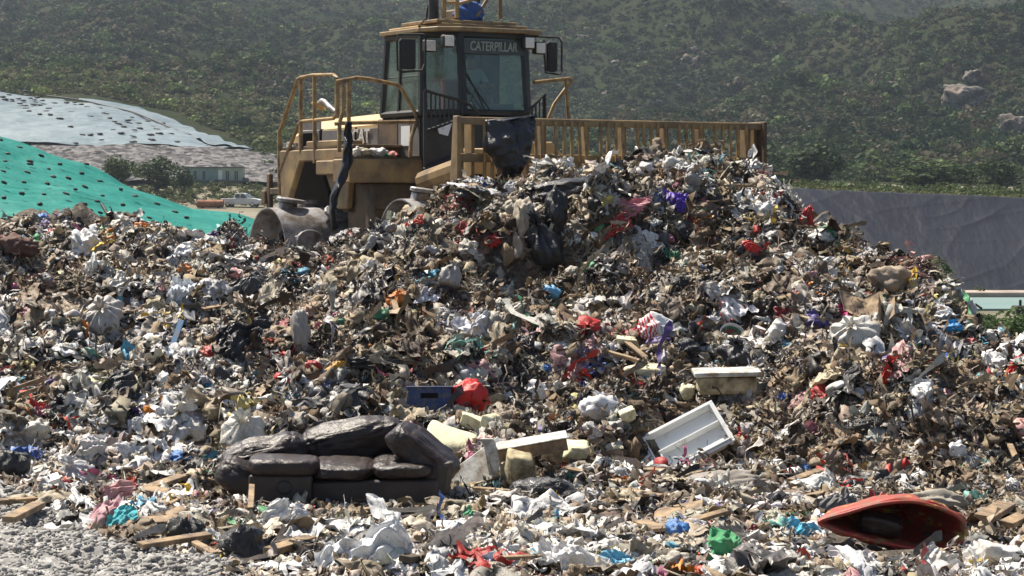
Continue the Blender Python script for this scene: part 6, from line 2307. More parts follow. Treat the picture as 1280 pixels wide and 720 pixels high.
def cushion(name, c, size, rot, mat, parent, wr=0.02, seed=1, puff=0.5, n=22):
    """puffed cushion: superellipsoid box with creases"""
    V, F = ico(5)
    r = np.abs(V) ** puff
    V2 = np.sign(V) * np.abs(V) ** puff
    V2 = V2 / (np.abs(V2) ** 4).sum(1, keepdims=True) ** 0.25
    P = V2 * 0.5 * np.array(size)
    nrm = V
    w_ = wr * 0.42 * folds(P * [1.2, 1, 2.0] / 0.35, 8, 0.5, seed) + wr * 0.30 * folds(P * [0.6, 1, 1.6] / 0.35, 8, 1.7, seed + 5) - wr * 0.4 * np.exp(-(np.modf(np.abs(P[:, 0]) / 0.11 + 0.3 * np.sin(P[:, 2] * 30))[0] - 0.5) ** 2 / 0.01) * (P[:, 2] > 0)
    P = P + nrm * w_[:, None]
    o = mesh_np(name, P, F, M[mat], parent=parent, smooth=True)
    o.matrix_local = Matrix.Translation(c) @ Euler(rot).to_matrix().to_4x4()
    return o


# ---- sofa
SX, SY = (425 - 640) / FPX * 20.2, 20.0
sofa = empty('sofa', (SX, SY, 0.02))
tag(sofa, 'wrecked dark brown leather sofa with collapsed cushions at the foot of the heap', 'sofa')
LAND.append((420, 590, 'the brown sofa'))
mb = MB().prism([(-0.26, 0.0), (0.28, -0.01), (0.86, 0.03), (0.86, 0.24), (0.28, 0.235), (-0.26, 0.22)], 0.06, 0.80, 'xz')
mb.build('base', M['leather_flat'], sofa, bevel=0.03, seg=3)
cushion('seat_cushion', (0.01, 0.42, 0.315), (0.56, 0.84, 0.15), (0.05, 0.03, 0), 'leather', sofa, 0.012, 4)
cushion('seat_cushion', (0.56, 0.44, 0.325), (0.58, 0.86, 0.15), (0.05, -0.02, 0), 'leather', sofa, 0.014, 5)
MB().prism([(-0.80, 0.0), (-0.25, -0.02), (-0.23, 0.29), (-0.78, 0.30)], -0.06, 0.55, 'xz').build('arm_panel', M['leather_flat'], sofa, bevel=0.03, seg=3)
MB().lathe([(-0.075, 0.0), (-0.075, 0.05), (-0.06, 0.062), (-0.05, 0.062)], 20, 'y', Matrix.Translation((-0.47, 0, 0.19)) @ Matrix.Diagonal((1.15, 1, 1, 1))).build('recliner_handle', M['rubber'], sofa, smooth=True)
cushion('armrest', (-0.50, 0.22, 0.355), (0.62, 0.66, 0.17), (0, 0.03, 0.02), 'leather', sofa, 0.010, 6)
cushion('back_cushion', (0.07, 0.80, 0.50), (0.92, 0.34, 0.36), (0.30, -0.16, 0.02), 'leather', sofa, 0.018, 7)
cushion('back_cushion', (-0.72, 0.60, 0.40), (0.76, 0.38, 0.27), (0.2, -0.26, 0.05), 'leather', sofa, 0.022, 8)
cushion('back_cushion', (-0.86, 0.40, 0.22), (0.50, 0.5, 0.28), (0.1, 0.50, 0), 'leather', sofa, 0.016, 9)
cushion('back_rest', (0.0, 0.88, 0.34), (1.4, 0.3, 0.36), (0.2, 0, 0), 'leather', sofa, 0.012, 10)
cushion('arm_cushion', (0.72, 0.34, 0.44), (0.66, 0.44, 0.28), (0.1, 0.66, -0.15), 'leather', sofa, 0.016, 11)
MB().prism([(0.80, 0.05), (0.95, 0.10), (1.0, 0.40), (0.84, 0.38)], 0.1, 0.75, 'xz').build('arm_panel', M['leather_flat'], sofa, bevel=0.04, seg=2)
cushion('torn_pad', (0.62, 0.55, 0.42), (0.34, 0.5, 0.06), (0.1, 0.0, 0), 'leather', sofa, 0.02, 13)
o = put('seat_pad', 'lump', 530, 643, 118, 20, (0.02, 0.018, 0.018), 'flat black foam pad under the right front of the sofa', 'pad', 'cloth', 14, yaw=0.2, dy=0.2)
if o:
    o.name = 'seat_pad'

# ---- blue crate
p = hit(536, 512)
cr = empty('crate', (at(537, 517, p.y - 0.10).x, p.y - 0.10, at(537, 517, p.y - 0.1).z))
cr.rotation_euler = (-0.16, 0.0, 0.05)
tag(cr, 'dirty blue plastic crate lying left of the bright red bag', 'crate')
LAND.append((537, 502, 'the blue crate'))
s = p.y / FPX
w1, w0, hh = 66 * s, 54 * s, 32 * s
M['bluep'] = dirty('blue_plastic', (0.018, 0.045, 0.16), (0.12, 0.11, 0.09), (0.46, 0.62), 14, 0.5, bs=20)
cw = MB().add([(-w1 / 2, 0, 0), (w1 / 2, 0, 0), (w0 / 2, 0, hh), (-w0 / 2, 0, hh), (-w1 / 2, 0.3, 0), (w1 / 2, 0.3, 0), (w0 / 2, 0.3, hh), (-w0 / 2, 0.3, hh)],
              [(3, 2, 1, 0), (4, 5, 6, 7), (0, 1, 5, 4), (1, 2, 6, 5), (3, 0, 4, 7)]).build('shell', M['bluep'], cr, bevel=0.01)
MB().box(-w0 / 2 - 0.02, w0 / 2 + 0.02, -0.02, 0.32, hh, hh + 0.02).build('rim', M['bluep'], cr, bevel=0.006)
MB().box(-0.09, 0.09, -0.012, -0.003, hh * 0.6, hh * 0.8).build('hand_slot', M['void'], cr)
mm = MB()
for i in range(-4, 5):
    mm.box(i * 0.055 - 0.006, i * 0.055 + 0.006, -0.015, -0.002, 0.02, hh * 0.5)
mm.build('ribbing', M['bluep'], cr)

# ---- refrigerator drawer
def frame_thing(name, px, py, Y, label, cat, R):
    e = empty(name, at(px, py, Y))
    e.rotation_euler = Euler(R)
    return tag(e, label, cat)


p = hit(858, 566)
Yd = p.y - 0.22
s = Yd / FPX
dr_ = frame_thing('refrigerator_tray', 858, 547, Yd, 'broken white refrigerator liner tray with inner divider on the lower heap', 'tray', (math.radians(50), math.radians(-27), math.radians(4)))
LAND.append((858, 547, 'the white tray'))
Wt, Dt = 92 * s, 56 * s * 1.0
for nm, bxs in (('tray_floor', [(-Wt / 2, Wt / 2, -Dt / 2, Dt / 2, -0.14, -0.12)]),
                ('tray_wall', [(-Wt / 2, Wt / 2, -Dt / 2 - 0.02, -Dt / 2 - 0.001, -0.14, 0.0)]),
                ('tray_wall', [(-Wt / 2, Wt / 2, Dt / 2 + 0.001, Dt / 2 + 0.02, -0.14, 0.0)]),
                ('tray_wall', [(-Wt / 2 - 0.022, -Wt / 2 - 0.002, -Dt / 2 - 0.02, Dt / 2 + 0.02, -0.14, 0.0)]),
                ('tray_wall', [(Wt / 2 + 0.002, Wt / 2 + 0.022, -Dt / 2 - 0.02, Dt / 2 + 0.02, -0.14, 0.0)]),
                ('divider', [(-Wt / 2 + 0.06, Wt / 2 - 0.002, 0.01, 0.028, -0.118, -0.02)]),
                ('divider', [(-Wt / 2 + 0.06, -Wt / 2 + 0.078, -0.08, 0.008, -0.118, -0.03)]),
                ('ledge', [(0.02, Wt / 2 - 0.05, -Dt / 2 + 0.002, -Dt / 2 + 0.05, -0.118, -0.035)])):
    mb = MB()
    for q in bxs:
        mb.box(*q)
    mb.build(nm, M['white'], dr_, bevel=0.004)
mb = MB()
e_ = 0.05
for (a, b_, c_, d_) in ((-Wt / 2 - e_, Wt / 2 + e_, -Dt / 2 - e_, -Dt / 2 - 0.022), (-Wt / 2 - e_, Wt / 2 + e_, Dt / 2 + 0.022, Dt / 2 + e_), (-Wt / 2 - e_, -Wt / 2 - 0.024, -Dt / 2 - 0.021, Dt / 2 + 0.021), (Wt / 2 + 0.024, Wt / 2 + e_, -Dt / 2 - 0.021, Dt / 2 + 0.021)):
    mb.box(a, b_, c_, d_, -0.045, -0.02)
mb.build('flange', M['white'], dr_, bevel=0.004)

# ---- foam slab with white top
def block(name, px, py, w_, h_, d_, R, label, cat, parts_, lift=0.1, land=None, dy=0.3):
    p = hit(px, py + h_ * dy)
    Y = p.y - lift
    s = Y / FPX
    e = frame_thing(name, px, py, Y, label, cat, R)
    W, Hh = w_ * s, h_ * s
    for nm, (a0, a1, b0, b1, c0, c1), mt, bv in parts_:
        MB().box(a0 * W, a1 * W, b0 * d_, b1 * d_, c0 * Hh, c1 * Hh).build(nm, M[mt], e, bevel=bv, seg=2)
    if land:
        LAND.append((px, py, land))
    return e


def crag(name, px, py, w_, h_, mat, label, cat, seed, roll=0, depth=0.25, land=None, parent=None, lift=0.08):
    """broken foam chunk: fractured faceted block"""
    p = hit(px, py + 0.3 * h_)
    Y = p.y - lift
    s = Y / FPX
    V, F = ico(3)
    V = np.sign(V) * np.abs(V) ** 0.35
    V = V / (np.abs(V) ** 8).sum(1, keepdims=True) ** 0.125
    V = V * (1 + 0.05 * folds(V, 6, 0.8, seed))[:, None] * 0.5
    r = np.random.RandomState(seed)
    for i in range(5):
        n_ = r.normal(size=3)
        n_ /= np.linalg.norm(n_)
        dd = V @ n_ - 0.40
        V = V - np.clip(dd, 0, 9)[:, None] * n_
    V = V * [w_ * s, depth, h_ * s] * 1.05
    o = mesh_np(name, V, F, M[mat])
    o.location = at(px, py, Y)
    o.rotation_euler = (0.25, roll, 0)
    tag(o, label, cat)
    if land:
        LAND.append((px, py, land))
    return o


block('foam_slab', 908, 474, 84, 34, 0.34, (0.10, -0.02, 0.02), 'stained foam slab with a white lid below the torn grey sack', 'slab',
      [('slab', (-0.44, 0.44, -0.5, 0.5, -0.5, 0.18), 'foamold', 0.05), ('lid', (-0.5, 0.5, -0.58, 0.5, 0.19, 0.36), 'oldwhite', 0.012)], 0.12, 'the foam slab')
crag('foam_block', 560, 560, 62, 40, 'cream', 'cream yellow foam block right of the sofa arm', 'foam', 31, 0.35, 0.4, 'the cream foam block', lift=0.2)
crag('foam_chunk', 680, 570, 46, 48, 'foamold', 'mouldy brown foam lump inside the broken box', 'foam', 32, 0.0, 0.3, None, lift=0.35)
crag('foam_chunk', 718, 566, 34, 26, 'cream', 'cream foam lump at the right end of the broken box', 'foam', 33, 0.1, 0.25, None, lift=0.2)
crag('foam_chunk', 648, 590, 34, 52, 'foamold', 'speckled foam wedge under the broken box corner', 'foam', 34, 0.1, 0.3, None, lift=0.3)
crag('foam_block', 858, 490, 18, 18, 'cream', 'small cream foam cube left of the foam slab', 'foam', 35, 0.1, 0.14, 'the small foam cube')
crag('foam_block', 786, 520, 19, 18, 'cream', 'small yellowish foam lump right of the knotted white bag', 'foam', 36, -0.4, 0.14)
crag('foam_block', 610, 532, 22, 34, 'cream', 'narrow cream foam piece above the open box', 'foam', 37, 0.3, 0.16)
crag('foam_block', 592, 528, 30, 22, 'cream', 'rounded cream foam piece under the bright red bag', 'foam', 38, 0.2, 0.2)
crag('foam_block', 772, 562, 14, 14, 'cream', 'tiny cream foam bit below the knotted white bag', 'foam', 39, 0.2, 0.1)
crag('foam_block', 786, 428, 28, 12, 'cream', 'flat cream foam piece left of the red and white bag', 'foam', 40, 0.1, 0.15)
crag('foam_block', 806, 464, 52, 16, 'cream', 'long cream board piece below the pale batten', 'foam', 41, 0.12, 0.25)

# ---- white door panel with foam edge and broken box
p = hit(600, 590)
pn = frame_thing('door_panel', 600, 590, p.y - 0.30, 'white refrigerator door panel leaning right of the sofa', 'panel', (math.radians(-35), math.radians(-35), math.radians(15)))
MB().box(-0.34, 0.34, -0.03, 0.0, -0.17, 0.17).build('panel', M['oldwhite'], pn, bevel=0.006)
MB().box(-0.33, 0.33, 0.002, 0.07, -0.15, 0.16).build('foam_core', M['cream'], pn, bevel=0.02)
lettering('INPE', 0.045, M['grey_panel'], pn, Vector((0.16, -0.034, 0.02)), (1, 0, 0.0), (0, 0, 1))
p = hit(655, 590)
bxo = frame_thing('broken_box', 665, 570, p.y - 0.30, 'smashed white and wood-edged refrigerator box full of foam', 'box', (0.15, math.radians(-10), 0.0))
LAND.append((665, 570, 'the broken box'))
MB().box(-0.30, 0.34, -0.10, -0.07, 0.02, 0.13).build('wood_edge', M['wood'], bxo, bevel=0.004)
MB().box(-0.31, 0.35, -0.11, 0.16, 0.135, 0.147).build('rim', M['oldwhite'], bxo, bevel=0.004)
MB().add([(-0.30, -0.09, 0.0), (0.02, -0.09, 0.0), (0.0, -0.16, -0.34), (-0.36, -0.16, -0.30), (-0.30, -0.04, 0.0), (0.02, -0.04, 0.0), (0.0, -0.11, -0.34), (-0.36, -0.11, -0.30)],
         [(3, 2, 1, 0), (4, 5, 6, 7), (0, 1, 5, 4), (1, 2, 6, 5), (2, 3, 7, 6), (3, 0, 4, 7)]).build('side', M['foamold'], bxo, bevel=0.006)
MB().add([(-0.44, -0.05, 0.26), (-0.32, -0.06, 0.24), (-0.28, -0.10, 0.02), (-0.36, -0.12, -0.08), (-0.44, -0.02, 0.26), (-0.32, -0.03, 0.24), (-0.28, -0.07, 0.02), (-0.36, -0.09, -0.08)],
         [(3, 2, 1, 0), (4, 5, 6, 7), (0, 1, 5, 4), (1, 2, 6, 5), (2, 3, 7, 6), (3, 0, 4, 7)]).build('flap', M['oldwhite'], bxo, bevel=0.004)
MB().box(-0.42, -0.40, -0.05, 0.3, -0.1, 0.22).build('back_panel', M['oldwhite'], bxo, bevel=0.004)

# ---- grey-white carton before the sofa
block('carton', 570, 668, 50, 28, 0.22, (0.1, 0.02, 0.03), 'flattened grey-white carton in front of the green bag', 'carton', [('carton', (-0.5, 0.5, -0.5, 0.5, -0.5, 0.5), 'white', 0.01)], 0.1, 'the white carton', 0.1)
block('carton', 62, 606, 30, 18, 0.18, (0.2, -0.3, 0.3), 'small white carton beside the stuffed clear bag', 'carton', [('carton', (-0.5, 0.5, -0.5, 0.5, -0.5, 0.5), 'white', 0.01)], 0.12, None, 0.1)

# ---- green lined bowl
p = hit(914, 425)
bw = frame_thing('basin', 916, 420, p.y - 0.12, 'white basin with a green inside above the torn grey sack', 'basin', (math.radians(62), 0.1, 0.3))
MB().lathe([(-0.10, 0.0), (-0.10, 0.09), (0.0, 0.17), (0.012, 0.175), (0.012, 0.16), (-0.02, 0.15)], 28, 'z', Matrix.Diagonal((1.05, 1, 1, 1))).build('bowl', M['white'], bw, smooth=True)
M['greenp'] = dirty('green_plastic', (0.01, 0.16, 0.11), (0.02, 0.08, 0.06), (0.5, 0.8), 6, 0.5, bmp=0)
MB().lathe([(-0.07, 0.0), (-0.07, 0.09), (-0.021, 0.149)], 28, 'z', Matrix.Diagonal((1.05, 1, 1, 1))).build('lining', M['greenp'], bw, smooth=True)

# ---- slatted wooden crate, left edge
p = hit(34, 508)
wc = frame_thing('wooden_crate', 34, 496, p.y - 0.12, 'broken slatted wooden crate at the left edge', 'crate', (0.2, math.radians(-18), 0.2))
LAND.append((34, 496, 'the slatted crate'))
s = p.y / FPX
for i in range(4):
    MB().box(-22 * s, 22 * s, -0.01, 0.01, (-17 + i * 10) * s, (-12 + i * 10) * s).build('slat', M['wood'], wc, bevel=0.003)
for x in (-24, 22):
    MB().box((x) * s, (x + 3.5) * s, -0.035, -0.011, -22 * s, 20 * s).build('upright', M['wood'], wc, bevel=0.003)

# ---- torn red and yellow drum
p = hit(1115, 680)
Yd = p.y - 0.30
s = Yd / FPX
td = empty('torn_drum', at(1115, 671, Yd))
tag(td, 'torn red and yellow padded drum shell lying open at the lower right', 'drum')
LAND.append((1115, 655, 'the torn red drum'))
m, nt, b = newmat('red_yellow_skin')
n_ = noise(nt, 4.5, 6, 0.65, stretch=(0.6, 1, 2.2))
c = ramp(nt, n_, [(0.45, (0.36, 0.03, 0.022)), (0.55, (0.32, 0.05, 0.03)), (0.58, (0.50, 0.33, 0.06)), (0.72, (0.42, 0.30, 0.10))])
n2_ = noise(nt, 9, 6, 0.7)
c = mixc(nt, ramp(nt, n2_, [(0.44, (0, 0, 0)), (0.62, (0.85,) * 3)]), c, (0.14, 0.09, 0.05))
nt.links.new(c, b.inputs['Base Color'])
b.inputs['Roughness'].default_value = 0.6
bump(nt, b, noise(nt, 14, 4), 0.4, 0.01)
M['redyellow'] = m
# lip outline traced in the picture plane then given depth: a wide collapsed cone with an open mouth
lip = [(-95, 28), (-60, 42), (-20, 56), (20, 60), (55, 50), (80, 34), (88, 14), (84, -2), (66, -14), (36, -16), (8, -11), (-22, -3), (-50, 6), (-75, 16)]
lip = [(a * s, b_ * s * 0.80) for a, b_ in lip]
nl_ = len(lip)
cx_, cz_ = 0.18, 0.12
ringd = [(-0.16, 1.0), (-0.15, 0.965), (-0.13, 0.93), (0.05, 0.90), (0.30, 0.80), (0.55, 0.60), (0.68, 0.02)]
vs, fs = [], []
# resample the lip smoothly
LP = []
for i in range(nl_):
    p0, p1, p2, p3 = [Vector(lip[(i + k) % nl_]) for k in (-1, 0, 1, 2)]
    for k in range(5):
        t = k / 5
        LP.append(0.5 * ((2 * p1) + (-p0 + p2) * t + (2 * p0 - 5 * p1 + 4 * p2 - p3) * t * t + (-p0 + 3 * p1 - 3 * p2 + p3) * t ** 3))
nn = len(LP)
for (dy_, sc_) in ringd:
    for i, q in enumerate(LP):
        wob = 0.012 * math.sin(i * 0.9 + dy_ * 20)
        vs.append((cx_ + (q.x - cx_) * sc_ + wob, dy_ + 0.14 * (q.x < -0.2) * 0, cz_ + (q.y - cz_) * sc_ + wob * 0.6))
for r_ in range(len(ringd) - 1):
    for i in range(nn):
        j = (i + 1) % nn
        fs.append((r_ * nn + i, r_ * nn + j, (r_ + 1) * nn + j, (r_ + 1) * nn + i))
sh_ = MB().add(vs, fs).build('shell', M['redyellow'], td, smooth=True)
for md in list(sh_.modifiers):
    sh_.modifiers.remove(md)
sol = sh_.modifiers.new('s', 'SOLIDIFY')
sol.thickness = 0.035
sol.offset = 1
lpv = [Vector((cx_ + (q.x - cx_) * 1.0, -0.165, cz_ + (q.y - cz_) * 1.0)) for q in LP]
MB().tube(lpv + [lpv[0]], 0.016, 7, cap=False).build('piping', M['redyellow'], td, smooth=True)
cushion('inner_panel', (-0.08, 0.05, 0.10), (0.34, 0.2, 0.16), (0.3, 0.2, 0), 'leather', td, 0.01, 3)

# ---- bags hanging on the machine
def hang(name, pts_, vv, mat, col, label, depth=0.22, seed=1):
    """film hung over a rail: outline on the machine's plane, bulging towards the viewer"""
    P_ = [pv_(x, y, vv) for x, y in pts_]
    cz0 = sum((q.z for q in P_)) / len(P_)
    nx_, nz_ = 30, 34
    top = max(q.z for q in P_)
    bot = min(q.z for q in P_)
    V = []
    for j in range(nz_):
        z = bot + (top - bot) * j / (nz_ - 1)
        z = min(max(z, bot + 0.002), top - 0.002)
        xs = []
        for i in range(len(P_)):
            a, b_ = P_[i], P_[(i + 1) % len(P_)]
            if (a.z - z) * (b_.z - z) <= 0 and a.z != b_.z:
                t = (z - a.z) / (b_.z - a.z)
                xs.append(a.x + (b_.x - a.x) * t)
        x0, x1 = min(xs), max(xs)
        for i in range(nx_):
            t = i / (nx_ - 1)
            V.append([x0 + (x1 - x0) * t, 0, z])
    V = np.array(V)
    t = np.tile(np.linspace(0, 1, nx_), nz_)
    hgt = (V[:, 2] - bot) / (top - bot)
    y = -vv - 0.03 - depth * (1 - (2 * t - 1) ** 2) ** 0.5 * np.interp(hgt, [0, 0.15, 0.6, 0.95, 1], [0.3, 0.9, 0.8, 0.25, 0.12])
    y += 0.018 * tri(t * 4 + 1.2 * np.sin(hgt * 4 + t * 3)) + 0.018 * folds(V / 0.3, 8, 0.9, seed) + 0.012 * folds(V / 0.3, 6, 2.4, seed + 1)
    Vf = V.copy()
    Vf[:, 1] = y
    Vb = V.copy()
    Vb[:, 1] = -vv + 0.02
    idx = np.arange(nx_ * nz_).reshape(nz_, nx_)
    F = np.stack([idx[:-1, :-1], idx[:-1, 1:], idx[1:, 1:], idx[1:, :-1]], -1).reshape(-1, 4)
    nV = len(V)
    ring = list(idx[0, :]) + list(idx[1:, -1]) + list(idx[-1, -2::-1]) + list(idx[-2:0:-1, 0])
    F2 = np.array([[ring[i], ring[i] + nV, ring[(i + 1) % len(ring)] + nV, ring[(i + 1) % len(ring)]] for i in range(len(ring))])
    Wd = Matrix.Translation((P0[0], P0[1], GZ)) @ Matrix.Rotation(A32, 4, 'Z')
    W = np.concatenate([Vf, Vb])
    W = (np.array(Wd)[:3, :3] @ W.T).T + np.array(Wd)[:3, 3]
    o = mesh_np(name, W, np.concatenate([F, F[:, ::-1] + nV, F2]), M[mat], smooth=True)
    o.color = (*col, 1)
    tag(o, label, 'sack')
    return o


hang('rubbish_sack', [(607, 150), (632, 147), (667, 144), (669, 152), (664, 175), (655, 200), (648, 216), (640, 222), (630, 222), (622, 212), (616, 198), (606, 188), (604, 180), (608, 165)], 1.93, 'blackbag', (0.02, 0.021, 0.027),
     'big black sack hung over the left of the blade rack', 0.3, 3)
hang('rubbish_sack', [(432, 152), (438, 152), (440, 175), (438, 205), (432, 225), (424, 238), (418, 262), (421, 285), (416, 288), (412, 270), (413, 245), (420, 228), (428, 205), (430, 180)], -2.2, 'blackbag', (0.012, 0.012, 0.014),
     'ragged black strip of film hanging down the machine side platform', 0.05, 5)
for (x, y, w_, h_, cl, lab, sd_, mt) in ((455, 195, 16, 13, (0.5, 0.44, 0.32), 'tan scrap bag on the machine side platform', 3, 'bag'), (473, 194, 22, 14, WH, 'white scrap bag on the machine side platform', 5, 'bag'),
                                         (446, 197, 10, 12, (0.6, 0.6, 0.55), 'pale wrapper at the left of the machine platform', 6, 'bag'), (482, 199, 10, 5, (0.04, 0.35, 0.15), 'green scrap beside the white platform bag', 7, 'bag'),
                                         (491, 197, 8, 8, (0.6, 0.2, 0.18), 'pinkish scrap at the right of the machine platform', 8, 'bag')):
    c = pv_(x, y, -2.6)
    Wd = Matrix.Translation((P0[0], P0[1], GZ)) @ Matrix.Rotation(A32, 4, 'Z')
    o = bpy.data.objects.new('plastic_bag', getmesh('lump', sd_, mt))
    C.objects.link(o)
    s = 38.5 / FPX
    o.matrix_world = Wd @ Matrix.Translation((c.x, c.y, 3.40 - GZ + h_ * s * 0.45)) @ Matrix.Diagonal((w_ * s * 1.2, 0.3, h_ * s * 1.6, 1))
    o.color = (*cl, 1)
    tag(o, lab, 'bag')
c = pv_(587, 9, -2.35)
o = bpy.data.objects.new('cloth_bundle', getmesh('lump', 4, 'cloth'))
C.objects.link(o)
o.matrix_world = Matrix.Translation((P0[0], P0[1], GZ)) @ Matrix.Rotation(A32, 4, 'Z') @ Matrix.Translation((c.x, c.y, 5.665 - GZ + 0.17)) @ Matrix.Diagonal((0.62, 0.45, 0.55, 1))
o.color = (0.05, 0.13, 0.40, 1)
tag(o, 'blue cloth bundle stowed in the cage on the cab roof', 'bundle')
o = put('paper_sheet', 'card', 270, 272, 26, 16, (0.62, 0.28, 0.26), 'faded pink card on the heap skyline before the truck', 'card', 'foam', 4, land='the pink card')

# ================================================================== COUNTABLE ODDS AND ENDS (auto placed on the surface)
rs = np.random.RandomState(2024)
taken = [(t[2], t[3], max(t[4], t[5]) * 0.5) for t in T if t[7]] + [(420, 588, 150), (858, 547, 55), (665, 575, 55), (600, 590, 35), (1115, 655, 85), (525, 502, 62), (908, 474, 45), (818, 410, 30), (34, 496, 26), (560, 560, 30), (570, 668, 28), (914, 602, 60)]
COLN = {'white': [(0.70, 0.70, 0.69), (0.64, 0.64, 0.63), (0.72, 0.72, 0.74)], 'off-white': [(0.56, 0.53, 0.47), (0.52, 0.48, 0.42), (0.60, 0.56, 0.48)], 'grey': [(0.38, 0.37, 0.36), (0.32, 0.31, 0.30), (0.42, 0.41, 0.42)],
        'black': [(0.016, 0.016, 0.018), (0.03, 0.03, 0.033)], 'brown': [(0.22, 0.16, 0.10), (0.17, 0.13, 0.09)], 'red': [(0.55, 0.02, 0.016), (0.42, 0.03, 0.03)], 'blue': [(0.05, 0.20, 0.52), (0.14, 0.38, 0.60)],
        'green': [(0.05, 0.32, 0.12), (0.04, 0.20, 0.10)], 'yellow': [(0.58, 0.42, 0.07), (0.52, 0.44, 0.14)], 'pink': [(0.58, 0.26, 0.30), (0.50, 0.20, 0.26)], 'orange': [(0.62, 0.20, 0.03)]}
CW = [('white', 0.30), ('off-white', 0.25), ('grey', 0.15), ('black', 0.13), ('red', 0.055), ('blue', 0.03), ('green', 0.025), ('yellow', 0.025), ('pink', 0.025), ('orange', 0.01)]
cn, cwt = [a for a, _ in CW], np.array([b_ for _, b_ in CW])
cwt /= cwt.sum()
AUTO = []


def free(x, y, r):
    for a, b_, c_ in taken:
        if abs(a - x) < (c_ + r) and abs(b_ - y) < (c_ * 0.8 + r) * 0.9:
            return False
    return True


def crest_py(px):
    ks = sorted(HC)
    return np.interp(px, ks, [HC[k][-1][1] for k in ks])


def auto(nwant, name, kinds, mats, size, ar, cat, colors=None, mulok=0.5, yr=None):
    made = 0
    tries = 0
    while made < nwant and tries < nwant * 40:
        tries += 1
        x = rs.uniform(2, 1278)
        top = float(crest_py(x)) + 6
        y = rs.uniform(top, 716)
        if yr and not (yr[0] < y < yr[1]):
            continue
        if in_gravel(x, y + 12):
            continue
        if rs.rand() < mulchmap(np.array([float(x)]), np.array([float(y)]))[0] * mulok:
            continue
        p = hit(x, y)
        if p is None:
            continue
        s = p.y / FPX
        wm = rs.uniform(*size)
        w_ = wm / s
        h_ = w_ * rs.uniform(*ar)
        if not free(x, y, w_ * 0.42):
            continue
        colname = colors[rs.randint(len(colors))] if colors else cn[rs.choice(len(cn), p=cwt)]
        cl = COLN[colname][rs.randint(len(COLN[colname]))]
        k_, mt = kinds[rs.randint(len(kinds))], mats[rs.randint(len(mats))]
        if colname == 'black' and mt == 'bag':
            mt = 'blackbag'
        o = put(name, k_, x, y, w_, h_, cl, None, None, mt, rs.randint(1, 9) + (40 if k_ == 'film' else 0), roll=rs.uniform(-0.6, 0.6), yaw=rs.uniform(0, 6.28), dy=0.25,
                depth=(wm * 0.16 / 0.2 if k_ == 'bottle' else None), z3=(rs.uniform(0.2, 1.2) if k_ in ('film', 'card', 'bottle') else None))
        if o is None:
            continue
        taken.append((x, y, w_ * 0.5))
        AUTO.append((o, name, cat, colname, x, y, w_))
        made += 1


auto(175, 'plastic_bag', ['bag', 'lump', 'film', 'bag'], ['bag'], (0.17, 0.38), (0.5, 1.0), 'bag', mulok=0.75)
auto(85, 'plastic_film', ['film'], ['bag'], (0.18, 0.42), (0.35, 0.8), 'film', mulok=0.7)
auto(34, 'plastic_film', ['film'], ['bag'], (0.32, 0.62), (0.3, 0.6), 'film', colors=['white', 'white', 'off-white', 'grey', 'white', 'pink'], yr=(600, 716))
auto(40, 'rag', ['film', 'lump'], ['cloth'], (0.16, 0.34), (0.35, 0.8), 'rag', colors=['off-white', 'grey', 'brown', 'red', 'blue', 'pink', 'brown', 'grey'], mulok=0.2)
auto(34, 'cardboard_scrap', ['card'], ['card'], (0.14, 0.32), (0.3, 0.8), 'cardboard', colors=['brown'], mulok=0.5)
auto(20, 'plastic_bottle', ['bottle'], ['hardplastic'], (0.16, 0.26), (0.3, 0.5), 'bottle', colors=['white', 'green', 'grey', 'blue', 'off-white'], mulok=0.5)
auto(18, 'foam_scrap', ['card', 'lump'], ['foam'], (0.10, 0.24), (0.4, 0.8), 'foam', colors=['off-white', 'white'], mulok=0.5)
# small planks
for i in range(34):
    for tr_ in range(40):
        x = rs.uniform(5, 1270)
        lowz = rs.rand() < 0.6
        y = rs.uniform(600, 712) if lowz else rs.uniform(float(crest_py(x)) + 12, 600)
        if in_gravel(x, y + 10) or not free(x, y, 10):
            continue
        p = hit(x, y)
        if p is None:
            continue
        L_ = rs.uniform(0.22, 0.55) * FPX / p.y
        an = rs.uniform(-0.5, 0.5) if lowz else rs.uniform(-1.3, 1.3)
        o = plank(x - L_ / 2 * math.cos(an), y - L_ / 2 * math.sin(an) * 0.6, x + L_ / 2 * math.cos(an), y + L_ / 2 * math.sin(an) * 0.6, rs.uniform(0.03, 0.10), rs.uniform(0.02, 0.04), 'x', name='wood_offcut', cat='wood')
        if o is None:
            continue
        taken.append((x, y, 10))
        AUTO.append((o, 'wood_offcut', 'wood', 'bare', x, y, L_))
        break

